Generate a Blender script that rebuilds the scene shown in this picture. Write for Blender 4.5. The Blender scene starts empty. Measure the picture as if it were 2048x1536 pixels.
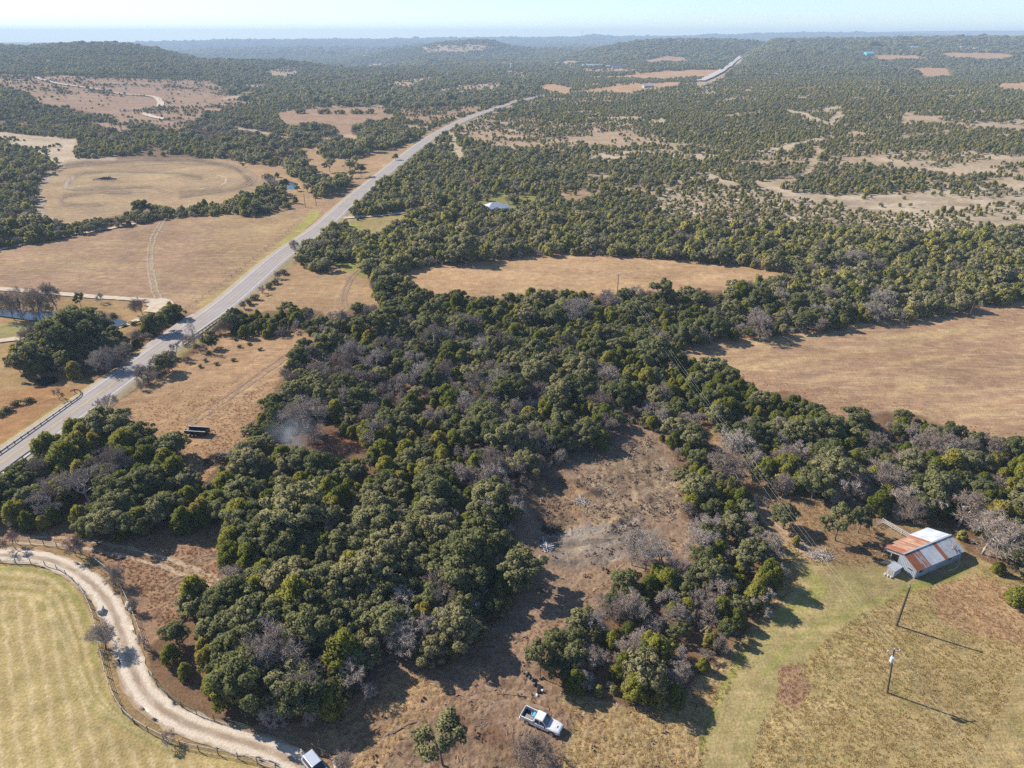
import bpy, math, random
import numpy as np
from mathutils import Vector, Matrix

random.seed(11)
rng = np.random.default_rng(11)

# ------------------------------------------------------------------ camera, sky, sun, exposure
CAM_H, FPX, HOR = 86.0, 1384.0, 75.0            # drone height (m), focal length in 2048-px units, horizon row
PITCH = math.atan((768.0 - HOR) / FPX)
CP, SP = math.cos(PITCH), math.sin(PITCH)
scene = bpy.context.scene
col = scene.collection
cam_data = bpy.data.cameras.new("camera")
cam_data.sensor_width = 36.0
cam_data.lens = FPX / 2048.0 * 36.0
cam_data.clip_start, cam_data.clip_end = 1.0, 90000.0
cam = bpy.data.objects.new("camera", cam_data)
cam.location = (0, 0, CAM_H)
cam.rotation_euler = (math.pi / 2 - PITCH, 0, 0)
col.objects.link(cam)
scene.camera = cam

SUN_AZ, SUN_EL = math.radians(152.0), math.radians(35.0)   # direction towards the sun: ahead-left of the camera
world = bpy.data.worlds.new("World")
scene.world = world
world.use_nodes = True
wn = world.node_tree.nodes
sky = wn.new("ShaderNodeTexSky")
sky.sky_type = 'NISHITA'
sky.sun_disc = False
sky.sun_elevation = SUN_EL
sky.sun_rotation = math.pi / 2 - SUN_AZ
sky.altitude = 1500
sky.air_density, sky.dust_density, sky.ozone_density = 1.0, 0.05, 2.0
wn["Background"].inputs[1].default_value = 0.096
tint = wn.new("ShaderNodeVectorMath")          # a slightly cooler white balance for the sky
tint.operation = 'MULTIPLY'
tint.inputs[1].default_value = (0.90, 0.96, 1.06)
world.node_tree.links.new(sky.outputs[0], tint.inputs[0])
world.node_tree.links.new(tint.outputs[0], wn["Background"].inputs[0])
sun_data = bpy.data.lights.new("sun", 'SUN')
sun_data.energy = 4.8
sun_data.angle = math.radians(0.53)
sun_data.color = (1.0, 0.93, 0.82)
sun = bpy.data.objects.new("sun", sun_data)
sd = Vector((math.cos(SUN_EL) * math.cos(SUN_AZ), math.cos(SUN_EL) * math.sin(SUN_AZ), math.sin(SUN_EL)))
sun.rotation_euler = sd.to_track_quat('Z', 'Y').to_euler()
sun.location = (-200, 100, 300)
col.objects.link(sun)
vs = scene.view_settings
vs.view_transform = 'Standard'
vs.look = 'None'
vs.exposure = 0.84
vs.gamma = 1.0
cyc = scene.cycles
cyc.max_bounces = 5
cyc.diffuse_bounces = 2
cyc.glossy_bounces = 2
cyc.transmission_bounces = 3
cyc.transparent_max_bounces = 6
cyc.volume_bounces = 0
cyc.use_denoising = False
cyc.sample_clamp_indirect = 4.0

# ------------------------------------------------------------------ helpers: noise, projection, terrain
def sstep(t):
    t = np.clip(t, 0.0, 1.0)
    return t * t * (3 - 2 * t)

def _hash(ix, iy, seed):
    n = (ix.astype(np.int64) * 374761393 + iy.astype(np.int64) * 668265263 + seed * 982451653) & 0x7fffffff
    n = ((n ^ (n >> 13)) * 1274126177) & 0x7fffffff
    n = (n ^ (n >> 16)) & 0xffff
    return n / 65535.0 * 2 - 1

def vn(x, y, seed=0):
    x = np.asarray(x, float); y = np.asarray(y, float)
    ix, iy = np.floor(x), np.floor(y)
    fx, fy = x - ix, y - iy
    fx = fx * fx * (3 - 2 * fx); fy = fy * fy * (3 - 2 * fy)
    ix = ix.astype(np.int64); iy = iy.astype(np.int64)
    a = _hash(ix, iy, seed); b = _hash(ix + 1, iy, seed)
    c = _hash(ix, iy + 1, seed); d = _hash(ix + 1, iy + 1, seed)
    return (a * (1 - fx) + b * fx) * (1 - fy) + (c * (1 - fx) + d * fx) * fy

def fbm(x, y, seed=0, n=3):
    s, a, t = 0.0, 1.0, 0.0
    for k in range(n):
        s = s + a * vn(np.asarray(x) * 2 ** k, np.asarray(y) * 2 ** k, seed + k * 7); t += a; a *= 0.5
    return s / t

def pix(x, y, z):
    dz = z - CAM_H
    dep = np.maximum(y * CP - dz * SP, 0.5)
    return 1024 + FPX * x / dep, 768 - FPX * (y * SP + dz * CP) / dep

def crest(pts, dist):
    a = np.array(pts, float)
    return a[:, 0], CAM_H - dist * (a[:, 1] - HOR) / 1730.0
RIDGES = []
def ridge(dist, wf, wb, pts):
    RIDGES.append((dist, wf, wb) + crest(pts, dist))
ridge(2300, 850, 1500, [(-1200, 104), (-700, 101), (-300, 99), (-100, 97), (0, 95), (45, 98), (100, 92), (150, 90), (200, 90), (250, 92), (290, 98),
                        (330, 107), (370, 118), (410, 132), (430, 142), (470, 156), (520, 175)])
ridge(3400, 900, 900, [(1000, 140), (1150, 106), (1190, 100), (1240, 90), (1290, 83), (1340, 81), (1450, 81), (1500, 82), (1525, 86), (1540, 91), (1570, 94), (1620, 110)])
ridge(3300, 1700, 1500, [(1440, 140), (1480, 112), (1500, 102), (1530, 92), (1545, 82), (1570, 80), (1700, 79), (1830, 78), (1900, 77), (2048, 76), (2400, 75), (3200, 75)])
ridge(4200, 800, 1300, [(640, 130), (700, 117), (780, 103), (830, 97), (870, 90), (900, 85), (940, 81.5), (975, 81.5), (1000, 88), (1020, 93), (1060, 98), (1110, 99), (1150, 103), (1220, 112)])
ridge(6000, 1500, 1500, [(150, 118), (300, 110), (380, 104), (430, 101), (500, 99), (600, 98), (700, 99), (800, 100), (900, 104), (1000, 108)])
ridge(9500, 2600, 1500, [(-1500, 88), (-600, 86), (0, 85), (150, 84.5), (340, 83), (450, 80.5), (560, 81), (640, 80), (800, 80.5), (900, 79), (1000, 78), (1100, 77.5), (1160, 77), (1175, 74),
                          (1187, 72.5), (1200, 73.5), (1230, 76), (1300, 75.5), (1390, 74.5), (1410, 72), (1430, 71), (1460, 72.5), (1500, 69), (1540, 67.5), (1560, 68.5), (1600, 66), (1800, 63.5), (2048, 61), (2600, 58), (3500, 58)])
# ridge(13500, 2500, 2500, [(-1500, 81), (-600, 81), (0, 80), (60, 79.3), (150, 80.5), (300, 80), (420, 82), (700, 82), (3500, 82)])

PONDS = []          # filled in below: (world polygon, ground level)
def sdf_poly(px, py, poly):
    d = np.full(px.shape, 1e9); inside = np.zeros(px.shape, bool)
    n = len(poly)
    for i in range(n):
        x0, y0 = poly[i]; x1, y1 = poly[(i + 1) % n]
        ex, ey = x1 - x0, y1 - y0
        t = np.clip(((px - x0) * ex + (py - y0) * ey) / (ex * ex + ey * ey + 1e-9), 0, 1)
        d = np.minimum(d, np.hypot(px - x0 - t * ex, py - y0 - t * ey))
        c = (y0 > py) != (y1 > py)
        with np.errstate(divide='ignore', invalid='ignore'):
            xi = (x1 - x0) * (py - y0) / (y1 - y0 + 1e-12) + x0
        inside ^= c & (px < xi)
    return np.where(inside, -d, d)

def terr(x, y):
    x = np.asarray(x, float); y = np.asarray(y, float)
    r = np.hypot(x, y)
    yy = np.maximum(y, 40.0)
    pxa = 1024 + 1547 * x / yy
    amp = 0.25 + 3.0 * sstep((r - 260) / 700) + 5 * sstep((r - 1200) / 2000) + 12 * sstep((r - 4000) / 6000)
    z = amp * fbm(x / 210, y / 210, 3, 3) + 0.16 * vn(x / 17, y / 17, 9) * sstep((r - 30) / 60) * (1 - sstep((r - 500) / 300))
    z = z + 13 * sstep((x - 40) / 480) * sstep((y - 330) / 560)
    z = z + 26 * sstep((-430 - x) / 420) * sstep((y - 480) / 420)
    z = z - 55 * sstep((y - 2250) / 620) * (1 - sstep((pxa - 700) / 160))
    for dist, wf, wb, cx, cz in RIDGES:
        c = np.interp(pxa, cx, cz) + min(dist / 900.0, 8) * fbm(x / (dist * 0.06), y / (dist * 0.06), 21, 2)
        w = sstep((y - dist + wf) / wf) * (1 - sstep((y - dist) / wb))
        z = np.where(y > 300, z + np.maximum(c - z, 0) * w, z)
    # bulldozed hollow in the clearing, heaps of spoil beside it
    for cx, cy, rx, ry, rot, dz in BUMPS:
        ca, sa = math.cos(rot), math.sin(rot)
        u = ((x - cx) * ca + (y - cy) * sa) / rx; v = (-(x - cx) * sa + (y - cy) * ca) / ry
        z = z + dz * np.exp(-(u * u + v * v))
    for poly, lev in PONDS:
        m = (x > poly[:, 0].min() - 9) & (x < poly[:, 0].max() + 9) & (y > poly[:, 1].min() - 9) & (y < poly[:, 1].max() + 9)
        if np.any(m):
            xm, ym = (x[m], y[m]) if x.ndim else (x.reshape(1), y.reshape(1))
            k = sstep((4.0 - sdf_poly(xm, ym, poly)) / 5.0)
            if x.ndim:
                z[m] = z[m] * (1 - k) + (lev - 1.3) * k
            else:
                z = z * (1 - k[0]) + (lev - 1.3) * k[0]
    return z
BUMPS = []

_RT = np.geomspace(40, 11200, 2600)
def ray(px, py):
    return (px - 1024) / FPX, CP + (768 - py) / FPX * SP, -SP + (768 - py) / FPX * CP
def unp(px, py, up=0.0):
    """ground point seen at this picture position (up: at this height above the ground)"""
    dx, dy, dz = ray(px, py)
    if dz >= -1e-5: dz = -1e-5
    hl = math.hypot(dx, dy)
    t = _RT / hl
    X, Y, Z = dx * t, dy * t, CAM_H + dz * t
    g = Z - (terr(X, Y) + up)
    k = np.argmax(g < 0) if np.any(g < 0) else len(t) - 1
    if k == 0: k = 1
    t0, t1 = t[k - 1], t[k]
    a, b = g[k - 1], g[k]
    tt = t0 + (t1 - t0) * a / (a - b + 1e-12)
    x, y = dx * tt, dy * tt
    return np.array([x, y, float(terr(np.array([x]), np.array([y]))[0])])
def unps(pts, up=0.0):
    return np.array([unp(a, b, up) for a, b in pts])

_c = unp(1112, 1040); BUMPS.append((_c[0], _c[1], 5.5, 13.0, 0.25, -2.2))
_c = unp(1290, 1000); BUMPS.append((_c[0], _c[1], 3.2, 2.2, 0.5, 0.9))
_c = unp(1245, 950); BUMPS.append((_c[0], _c[1], 4.5, 2.0, -0.4, 0.8))
_c = unp(1180, 985); BUMPS.append((_c[0], _c[1], 2.2, 1.6, 0.2, 0.9))
_c = unp(1105, 1055); BUMPS.append((_c[0], _c[1], 1.6, 1.1, 0.2, 0.9))
_c = unp(1230, 1045); BUMPS.append((_c[0], _c[1], 5.0, 1.2, 0.9, 0.4))
for pts in ([(-120, 606), (0, 612), (60, 620), (110, 622), (160, 628), (215, 633), (246, 639), (244, 650), (220, 649), (160, 640), (110, 641), (60, 635), (0, 628), (-120, 622)],
            [(76, 758), (90, 752), (104, 753), (106, 759), (92, 764)],
            [(552, 364), (575, 360), (592, 366), (590, 376), (562, 376)]):
    P = unps(pts)
    PONDS.append((P[:, :2].copy(), float(np.median(P[:, 2]))))

# ------------------------------------------------------------------ mesh building
MATS = {}
def new_obj(name, me, parent=None, mat=None):
    o = bpy.data.objects.new(name, me)
    col.objects.link(o)
    if parent is not None: o.parent = parent
    return o
def tag(o, label=None, cat=None, group=None, kind=None):
    if label: o["label"] = label
    if cat: o["category"] = cat
    if group: o["group"] = group
    if kind: o["kind"] = kind
    return o
def empty(name, loc, rz=0.0, label=None, cat=None, group=None):
    o = bpy.data.objects.new(name, None)
    o.empty_display_size = 0.3
    o.location = loc; o.rotation_euler = (0, 0, rz)
    col.objects.link(o)
    return tag(o, label, cat, group)
def np_mesh(name, V, F, smooth=False):
    me = bpy.data.meshes.new(name)
    V = np.asarray(V, np.float32); F = np.asarray(F, np.int32)
    k = F.shape[1]
    me.vertices.add(len(V)); me.vertices.foreach_set("co", V.ravel())
    me.loops.add(F.size); me.loops.foreach_set("vertex_index", F.ravel())
    me.polygons.add(len(F)); me.polygons.foreach_set("loop_start", np.arange(0, F.size, k, dtype=np.int32))
    me.update(calc_edges=True)
    if smooth: me.polygons.foreach_set("use_smooth", np.ones(len(F), bool))
    return me

class MB:
    def __init__(s): s.v, s.f = [], []
    def add(s, V, F):
        o = len(s.v); s.v += [tuple(p) for p in V]; s.f += [tuple(i + o for i in q) for q in F]; return s
    def hexa(s, b, t):        # 4 bottom corners, 4 top corners (counter-clockwise from above)
        return s.add(list(b) + list(t), [(3, 2, 1, 0), (4, 5, 6, 7), (0, 1, 5, 4), (1, 2, 6, 5), (2, 3, 7, 6), (3, 0, 4, 7)])
    def box(s, c, d, rz=0.0, bev=0.0):
        x, y, z = d[0] / 2, d[1] / 2, d[2] / 2
        ca, sa = math.cos(rz), math.sin(rz)
        R = lambda p: (c[0] + p[0] * ca - p[1] * sa, c[1] + p[0] * sa + p[1] * ca, c[2] + p[2])
        return s.hexa([R(p) for p in ((-x, -y, -z), (x, -y, -z), (x, y, -z), (-x, y, -z))], [R(p) for p in ((-x, -y, z), (x, -y, z), (x, y, z), (-x, y, z))])
    def tube(s, pts, rad, n=6, cap=True):
        pts = [Vector(p) for p in pts]
        if not hasattr(rad, '__len__'): rad = [rad] * len(pts)
        rings = []
        for i, p in enumerate(pts):
            d = (pts[min(i + 1, len(pts) - 1)] - pts[max(i - 1, 0)])
            d = d.normalized() if d.length > 1e-9 else Vector((0, 0, 1))
            a = d.cross(Vector((0, 0, 1)))
            if a.length < 0.05: a = Vector((1, 0, 0)); a = (a - d * a.dot(d))
            a.normalize(); b = d.cross(a)
            rings.append([tuple(p + (a * math.cos(2 * math.pi * k / n) + b * math.sin(2 * math.pi * k / n)) * rad[i]) for k in range(n)])
        V = [q for r in rings for q in r]; F = []
        for i in range(len(rings) - 1):
            for k in range(n):
                F.append((i * n + k, i * n + (k + 1) % n, (i + 1) * n + (k + 1) % n, (i + 1) * n + k))
        if cap:
            F.append(tuple(range(n))[::-1]); F.append(tuple((len(rings) - 1) * n + k for k in range(n)))
        return s.add(V, F)
    def cyl(s, c, r, h, n=12, r2=None):
        return s.tube([c, (c[0], c[1], c[2] + h)], [r, r if r2 is None else r2], n)
    def cyl_y(s, c, r, w, n=16):
        return s.tube([(c[0], c[1] - w / 2, c[2]), (c[0], c[1] + w / 2, c[2])], r, n)
    def loft(s, secs):
        n = len(secs[0]); V = [p for q in secs for p in q]; F = []
        for i in range(len(secs) - 1):
            for k in range(n):
                F.append((i * n + k, i * n + (k + 1) % n, (i + 1) * n + (k + 1) % n, (i + 1) * n + k))
        F.append(tuple(range(n))[::-1]); F.append(tuple((len(secs) - 1) * n + k for k in range(n)))
        return s.add(V, F)
    def build(s, name, mat, parent=None, smooth=False, bevel=0.0, label=None):
        me = bpy.data.meshes.new(name)
        me.from_pydata([tuple(map(float, p)) for p in s.v], [], s.f); me.update()
        if smooth:
            me.polygons.foreach_set("use_smooth", np.ones(len(me.polygons), bool))
        me.materials.append(mat)
        o = new_obj(name, me, parent)
        if bevel > 0:
            m = o.modifiers.new("bevel", 'BEVEL'); m.width = bevel; m.segments = 2; m.limit_method = 'ANGLE'; m.angle_limit = math.radians(40)
        if label: o["label"] = label
        return o

# ------------------------------------------------------------------ materials
def mat_new(name):
    m = bpy.data.materials.new(name); m.use_nodes = True
    nt = m.node_tree
    return m, nt, nt.nodes, nt.links, nt.nodes["Principled BSDF"]
def simple_mat(name, c, rough=0.8, metal=0.0, var=0.12, scale=3.0, spec=0.3, bump=0.0, dirt=None):
    m, nt, N, L, P = mat_new(name)
    tc = N.new("ShaderNodeTexCoord")
    nz = N.new("ShaderNodeTexNoise"); nz.inputs["Scale"].default_value = scale; nz.inputs["Detail"].default_value = 5
    L.new(tc.outputs["Object"], nz.inputs["Vector"])
    rp = N.new("ShaderNodeValToRGB")
    lo = [max(0, k * (1 - var)) for k in c]; hi = [min(1, k * (1 + var)) for k in c]
    rp.color_ramp.elements[0].position, rp.color_ramp.elements[1].position = 0.3, 0.7
    rp.color_ramp.elements[0].color = (*(dirt or lo), 1); rp.color_ramp.elements[1].color = (*hi, 1)
    L.new(nz.outputs[0], rp.inputs[0]); L.new(rp.outputs[0], P.inputs["Base Color"])
    P.inputs["Roughness"].default_value = rough; P.inputs["Metallic"].default_value = metal
    P.inputs["Specular IOR Level"].default_value = spec
    if bump:
        b = N.new("ShaderNodeBump"); b.inputs["Strength"].default_value = bump; b.inputs["Distance"].default_value = 0.05
        L.new(nz.outputs[0], b.inputs["Height"]); L.new(b.outputs[0], P.inputs["Normal"])
    MATS[name] = m
    return m

def leaf_mat(name, cols, trans=0.3, rnd_src=True):
    """foliage: colour varies from plant to plant and clump to clump"""
    m, nt, N, L, P = mat_new(name)
    oi = N.new("ShaderNodeObjectInfo")
    rp = N.new("ShaderNodeValToRGB")
    els = rp.color_ramp.elements
    for i, (p, c) in enumerate(cols):
        e = els[i] if i < 2 else els.new(p)
        e.position = p; e.color = (*c, 1)
    tc = N.new("ShaderNodeTexCoord")
    nz = N.new("ShaderNodeTexNoise"); nz.inputs["Scale"].default_value = 0.9; nz.inputs["Detail"].default_value = 3
    L.new(tc.outputs["Object"], nz.inputs["Vector"])
    mx = N.new("ShaderNodeMath"); mx.operation = 'MULTIPLY_ADD'; mx.inputs[1].default_value = 0.5; mx.inputs[2].default_value = -0.25
    L.new(nz.outputs[0], mx.inputs[0])
    ad = N.new("ShaderNodeMath"); ad.operation = 'ADD'; ad.use_clamp = True
    L.new(oi.outputs["Random"], ad.inputs[0]); L.new(mx.outputs[0], ad.inputs[1])
    L.new(ad.outputs[0], rp.inputs[0])
    dif = N.new("ShaderNodeBsdfDiffuse"); tr = N.new("ShaderNodeBsdfTranslucent")
    ms = N.new("ShaderNodeMixShader"); ms.inputs[0].default_value = trans
    L.new(rp.outputs[0], dif.inputs[0]); L.new(rp.outputs[0], tr.inputs[0])
    L.new(dif.outputs[0], ms.inputs[1]); L.new(tr.outputs[0], ms.inputs[2])
    N.remove(P)
    L.new(ms.outputs[0], N["Material Output"].inputs["Surface"])
    MATS[name] = m
    return m

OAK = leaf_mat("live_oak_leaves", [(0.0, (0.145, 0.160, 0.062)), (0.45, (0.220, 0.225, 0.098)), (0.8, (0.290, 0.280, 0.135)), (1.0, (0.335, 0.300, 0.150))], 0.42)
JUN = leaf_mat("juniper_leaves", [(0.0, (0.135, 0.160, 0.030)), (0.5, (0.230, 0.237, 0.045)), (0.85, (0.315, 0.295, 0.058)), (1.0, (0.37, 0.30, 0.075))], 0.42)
TWIG = leaf_mat("bare_twigs", [(0.0, (0.34, 0.265, 0.21)), (0.5, (0.47, 0.385, 0.315)), (1.0, (0.60, 0.52, 0.445))], 0.0)
SHRUBM = leaf_mat("shrub_leaves", [(0.0, (0.192, 0.168, 0.090)), (0.6, (0.240, 0.198, 0.120)), (1.0, (0.132, 0.144, 0.054))], 0.25)
YELM = leaf_mat("yellow_leaves", [(0.0, (0.36, 0.29, 0.06)), (1.0, (0.45, 0.35, 0.10))], 0.3)
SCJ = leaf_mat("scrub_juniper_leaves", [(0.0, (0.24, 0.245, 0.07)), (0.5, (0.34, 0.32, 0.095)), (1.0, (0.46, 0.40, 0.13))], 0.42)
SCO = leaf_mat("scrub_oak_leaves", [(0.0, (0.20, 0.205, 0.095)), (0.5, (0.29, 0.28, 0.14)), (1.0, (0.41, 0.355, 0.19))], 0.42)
BARK = simple_mat("bark", (0.125, 0.105, 0.088), 0.95, var=0.3, scale=6, bump=0.4)
PALEBARK = simple_mat("pale_bark", (0.36, 0.32, 0.28), 0.95, var=0.3, scale=5, bump=0.3)
# ------------------------------------------------------------------ land cover map (drawn over the ground the camera sees, looked up per ground point)
RS = 0.5
RX0, RY0, RX1, RY1 = -900, 60, 2950, 1900
RW, RH = int((RX1 - RX0) * RS), int((RY1 - RY0) * RS)
yy_, xx_ = np.mgrid[0:RH, 0:RW]
PXG = (xx_ + 0.5) / RS + RX0; PYG = (yy_ + 0.5) / RS + RY0
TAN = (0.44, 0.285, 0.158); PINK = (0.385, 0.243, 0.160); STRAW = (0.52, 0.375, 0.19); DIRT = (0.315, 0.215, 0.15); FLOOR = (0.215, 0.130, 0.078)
LAWN = (0.50, 0.378, 0.178); GREEN = (0.285, 0.29, 0.075); CALI = (0.56, 0.45, 0.325); ASH = (0.27, 0.235, 0.215); REDD = (0.42, 0.225, 0.105); SCRUBG = (0.47, 0.355, 0.235)
MEADOW = (0.43, 0.325, 0.155)
gcol = np.zeros((RH, RW, 3)); gvar = np.zeros((RH, RW, 3)); grow_ = np.zeros((RH, RW))      # colour; (lumps, streaks, green flecks)
wood = np.zeros((RH, RW)); wmix = np.zeros((RH, RW), np.int8); wsize = np.ones((RH, RW)); wzone = np.zeros((RH, RW), np.int16)
ZONES = [""]
MIX = [(0.44, 0.29, 0.27), (0.70, 0.24, 0.06), (0.31, 0.49, 0.20), (0.16, 0.26, 0.58), (0.62, 0.34, 0.04)]   # juniper, oak, bare
MIXED, JUNI, OAKY, BARE, SCRUB = range(5)
def pmask(poly):
    a = np.array(poly, float)
    i0 = max(0, int((a[:, 1].min() - RY0) * RS) - 1); i1 = min(RH, int((a[:, 1].max() - RY0) * RS) + 2)
    j0 = max(0, int((a[:, 0].min() - RX0) * RS) - 1); j1 = min(RW, int((a[:, 0].max() - RX0) * RS) + 2)
    m = np.zeros((RH, RW), bool)
    if i1 <= i0 or j1 <= j0: return m
    X = PXG[i0:i1, j0:j1]; Y = PYG[i0:i1, j0:j1]
    ins = np.zeros(X.shape, bool); n = len(a)
    for k in range(n):
        x0, y0 = a[k]; x1, y1 = a[(k + 1) % n]
        if y0 == y1: continue
        c = (y0 > Y) != (y1 > Y)
        ins ^= c & (X < (x1 - x0) * (Y - y0) / (y1 - y0) + x0)
    m[i0:i1, j0:j1] = ins
    return m
def zone(poly, c=None, var=None, w=None, mix=MIXED, size=1.0, name=None):
    m = pmask(poly)
    if c is not None: gcol[m] = c
    if var is not None: gvar[m] = var
    if w is not None: wood[m] = w; wmix[m] = mix; wsize[m] = size
    if name:
        if name not in ZONES: ZONES.append(name)
        wzone[m] = ZONES.index(name)
def line(pts, wpx, c, soft=0.7, clear=True, alpha=1.0):
    """a painted strip: verge, bank, worn wheel tracks with rut shade"""
    for k in range(len(pts) - 1):
        (x0, y0), (x1, y1) = pts[k][:2], pts[k + 1][:2]
        w = wpx
        j0 = max(0, int((min(x0, x1) - w * 2 - RX0) * RS)); j1 = min(RW, int((max(x0, x1) + w * 2 - RX0) * RS) + 2)
        i0 = max(0, int((min(y0, y1) - w * 2 - RY0) * RS)); i1 = min(RH, int((max(y0, y1) + w * 2 - RY0) * RS) + 2)
        if i1 <= i0 or j1 <= j0: continue
        X = PXG[i0:i1, j0:j1]; Y = PYG[i0:i1, j0:j1]
        ex, ey = x1 - x0, y1 - y0
        t = np.clip(((X - x0) * ex + (Y - y0) * ey) / (ex * ex + ey * ey + 1e-9), 0, 1)
        d = np.hypot(X - x0 - t * ex, Y - y0 - t * ey)
        a = sstep((w * (0.5 + soft * 0.5) - d) / (w * soft + 0.01)) * alpha
        gcol[i0:i1, j0:j1] = gcol[i0:i1, j0:j1] * (1 - a[..., None]) + np.array(c) * a[..., None]
        if clear: wood[i0:i1, j0:j1][d < w * 0.8 + 1] = 0
# default: hill country scrub
gcol[:] = SCRUBG; gvar[:] = (0.4, 0.3, 0.1); wood[:] = 0.93; wmix[:] = SCRUB; wsize[:] = 0.66
zone([(-900, 560), (2950, 560), (2950, 1900), (-900, 1900)], FLOOR, (0.5, 0.2, 0.0), 0.9, MIXED, 1.0)
zone([(-900, 60), (2950, 60), (2950, 150), (-900, 150)], (0.30, 0.24, 0.16), (0.2, 0.2, 0.1), 0.96, OAKY, 0.9)
zone([(1100, 150), (2950, 150), (2950, 320), (1000, 320)], SCRUBG, None, 0.97, JUNI, 0.60)
zone([(430, 150), (1100, 150), (1050, 205), (900, 215), (700, 215), (560, 215), (470, 200), (420, 185)], SCRUBG, None, 0.95, OAKY, 0.95)
# left hills
zone([(-900, 145), (60, 146), (420, 160), (470, 195), (500, 205), (420, 225), (400, 245), (330, 255), (250, 262), (-900, 400)], PINK, (0.4, 0.5, 0.1), 0.30, BARE, 0.6)
zone([(75, 195), (330, 190), (330, 212), (250, 214), (165, 219), (110, 204)], PINK, (0.3, 0.7, 0.0), 0.05, BARE, 0.5)
zone([(230, 170), (330, 172), (430, 188), (370, 205), (330, 192), (230, 185)], PINK, (0.3, 0.7, 0.0), 0.06, BARE, 0.5)
zone([(-900, 160), (0, 168), (45, 180), (85, 208), (150, 218), (215, 232), (240, 250), (330, 256), (400, 262), (440, 275), (455, 292), (430, 312), (370, 322), (300, 318), (220, 312), (180, 318),
      (165, 300), (215, 285), (150, 275), (90, 268), (0, 262), (-900, 260)], FLOOR, (0.4, 0.2, 0), 0.86, MIXED, 0.8, "on the slope beyond the field with looping tracks")
zone([(175, 242), (215, 242), (275, 258), (240, 265), (215, 258)], PINK, None, 0.12, BARE, 0.5)
zone([(-900, 262), (0, 268), (70, 280), (120, 280), (150, 285), (150, 310), (120, 330), (60, 300), (0, 294), (-900, 300)], CALI, (0.4, 0.3, 0), 0.22, SCRUB, 0.6)
zone([(290, 250), (345, 235), (420, 225), (400, 262), (340, 262)], PINK, None, 0.2, BARE, 0.6)
# fields left of the highway
zone([(70, 425), (88, 372), (120, 335), (220, 318), (380, 313), (440, 314), (500, 335), (528, 362), (500, 395), (470, 402), (420, 404), (300, 422), (200, 440), (120, 448), (100, 440)], (0.425, 0.295, 0.175), (0.3, 0.9, 0.05), 0.0)
zone([(-900, 300), (0, 294), (55, 296), (105, 325), (110, 340), (85, 352), (68, 400), (70, 425), (118, 450), (125, 465), (60, 478), (0, 488), (-900, 620)], FLOOR, (0.4, 0.2, 0), 0.97, MIXED, 1.0, "on the far left beside the field with looping tracks")
zone([(-900, 640), (0, 490), (60, 482), (150, 466), (240, 448), (335, 432), (430, 425), (520, 425), (600, 405), (660, 405), (720, 385), (640, 445), (560, 505), (480, 565), (400, 622), (380, 635), (335, 605), (240, 600), (130, 585), (0, 575), (-900, 560)], PINK, (0.5, 1.0, 0.15), 0.0)
zone([(440, 425), (560, 420), (650, 415), (600, 470), (520, 530), (460, 540), (420, 500)], (0.415, 0.275, 0.155), (0.5, 1.0, 0.2), 0.0)
zone([(125, 452), (200, 438), (290, 420), (335, 412), (350, 425), (250, 446), (150, 466)], FLOOR, (0.4, 0.2, 0), 0.75, OAKY, 0.8, "in the hedge line between the two left fields")
zone([(-900, 560), (0, 575), (130, 586), (240, 600), (318, 604), (345, 640), (280, 700), (215, 765), (130, 790), (0, 800), (-900, 900)], (0.40, 0.26, 0.125), (0.5, 0.6, 0.3), 0.0)
zone([(-900, 640), (0, 650), (60, 645), (110, 660), (0, 676), (-900, 690)], (0.36, 0.32, 0.13), (0.3, 0.4, 0.6), 0.0)
zone([(110, 628), (150, 618), (200, 622), (245, 632), (240, 640), (160, 634)], (0.17, 0.12, 0.085), (0.9, 0.2, 0), 0.0)
zone([(-900, 800), (0, 785), (90, 772), (205, 775), (150, 800), (80, 850), (0, 905), (-900, 1300)], REDD, (0.8, 0.7, 0.1), 0.0)
# pastures and oak groups between the creek and the highway bend
zone([(440, 310), (480, 262), (560, 262), (700, 272), (720, 262), (830, 285), (850, 262), (900, 240), (940, 228), (900, 262), (800, 325), (740, 375), (700, 402), (620, 412), (540, 402), (528, 362), (500, 335)], TAN, (0.5, 0.8, 0.05), 0.03, OAKY, 1.0)
zone([(553, 225), (590, 217), (690, 212), (790, 218), (785, 236), (705, 262), (690, 276), (640, 262), (590, 255), (570, 245)], PINK, (0.2, 0.8, 0.0), 0.0)
zone([(800, 215), (870, 212), (935, 208), (1000, 208), (930, 225), (870, 245), (830, 240), (800, 235)], PINK, (0.4, 0.5, 0.0), 0.25, SCRUB, 0.6)
zone([(360, 262), (420, 222), (480, 235), (545, 250), (560, 262), (600, 285), (605, 308), (570, 332), (520, 325), (440, 318), (425, 300)], FLOOR, (0.4, 0.2, 0), 0.72, BARE, 1.0, "in the leafless creek band left of the highway bend")
for poly in ([(581, 258), (610, 250), (672, 252), (672, 272), (610, 292), (581, 280)], [(705, 252), (760, 242), (815, 262), (812, 285), (770, 297), (720, 292), (705, 270)],
             [(637, 290), (690, 282), (752, 288), (740, 308), (690, 314), (645, 312)], [(570, 325), (600, 322), (632, 342), (615, 360), (575, 345)], [(622, 366), (690, 356), (712, 372), (690, 392), (630, 390)],
             [(518, 382), (568, 380), (572, 402), (520, 404)], [(470, 392), (500, 388), (525, 418), (505, 432), (472, 426)]):
    zone(poly, FLOOR, None, 0.92, OAKY, 1.05, "in the oak groups on the pasture beside the highway bend")
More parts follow.
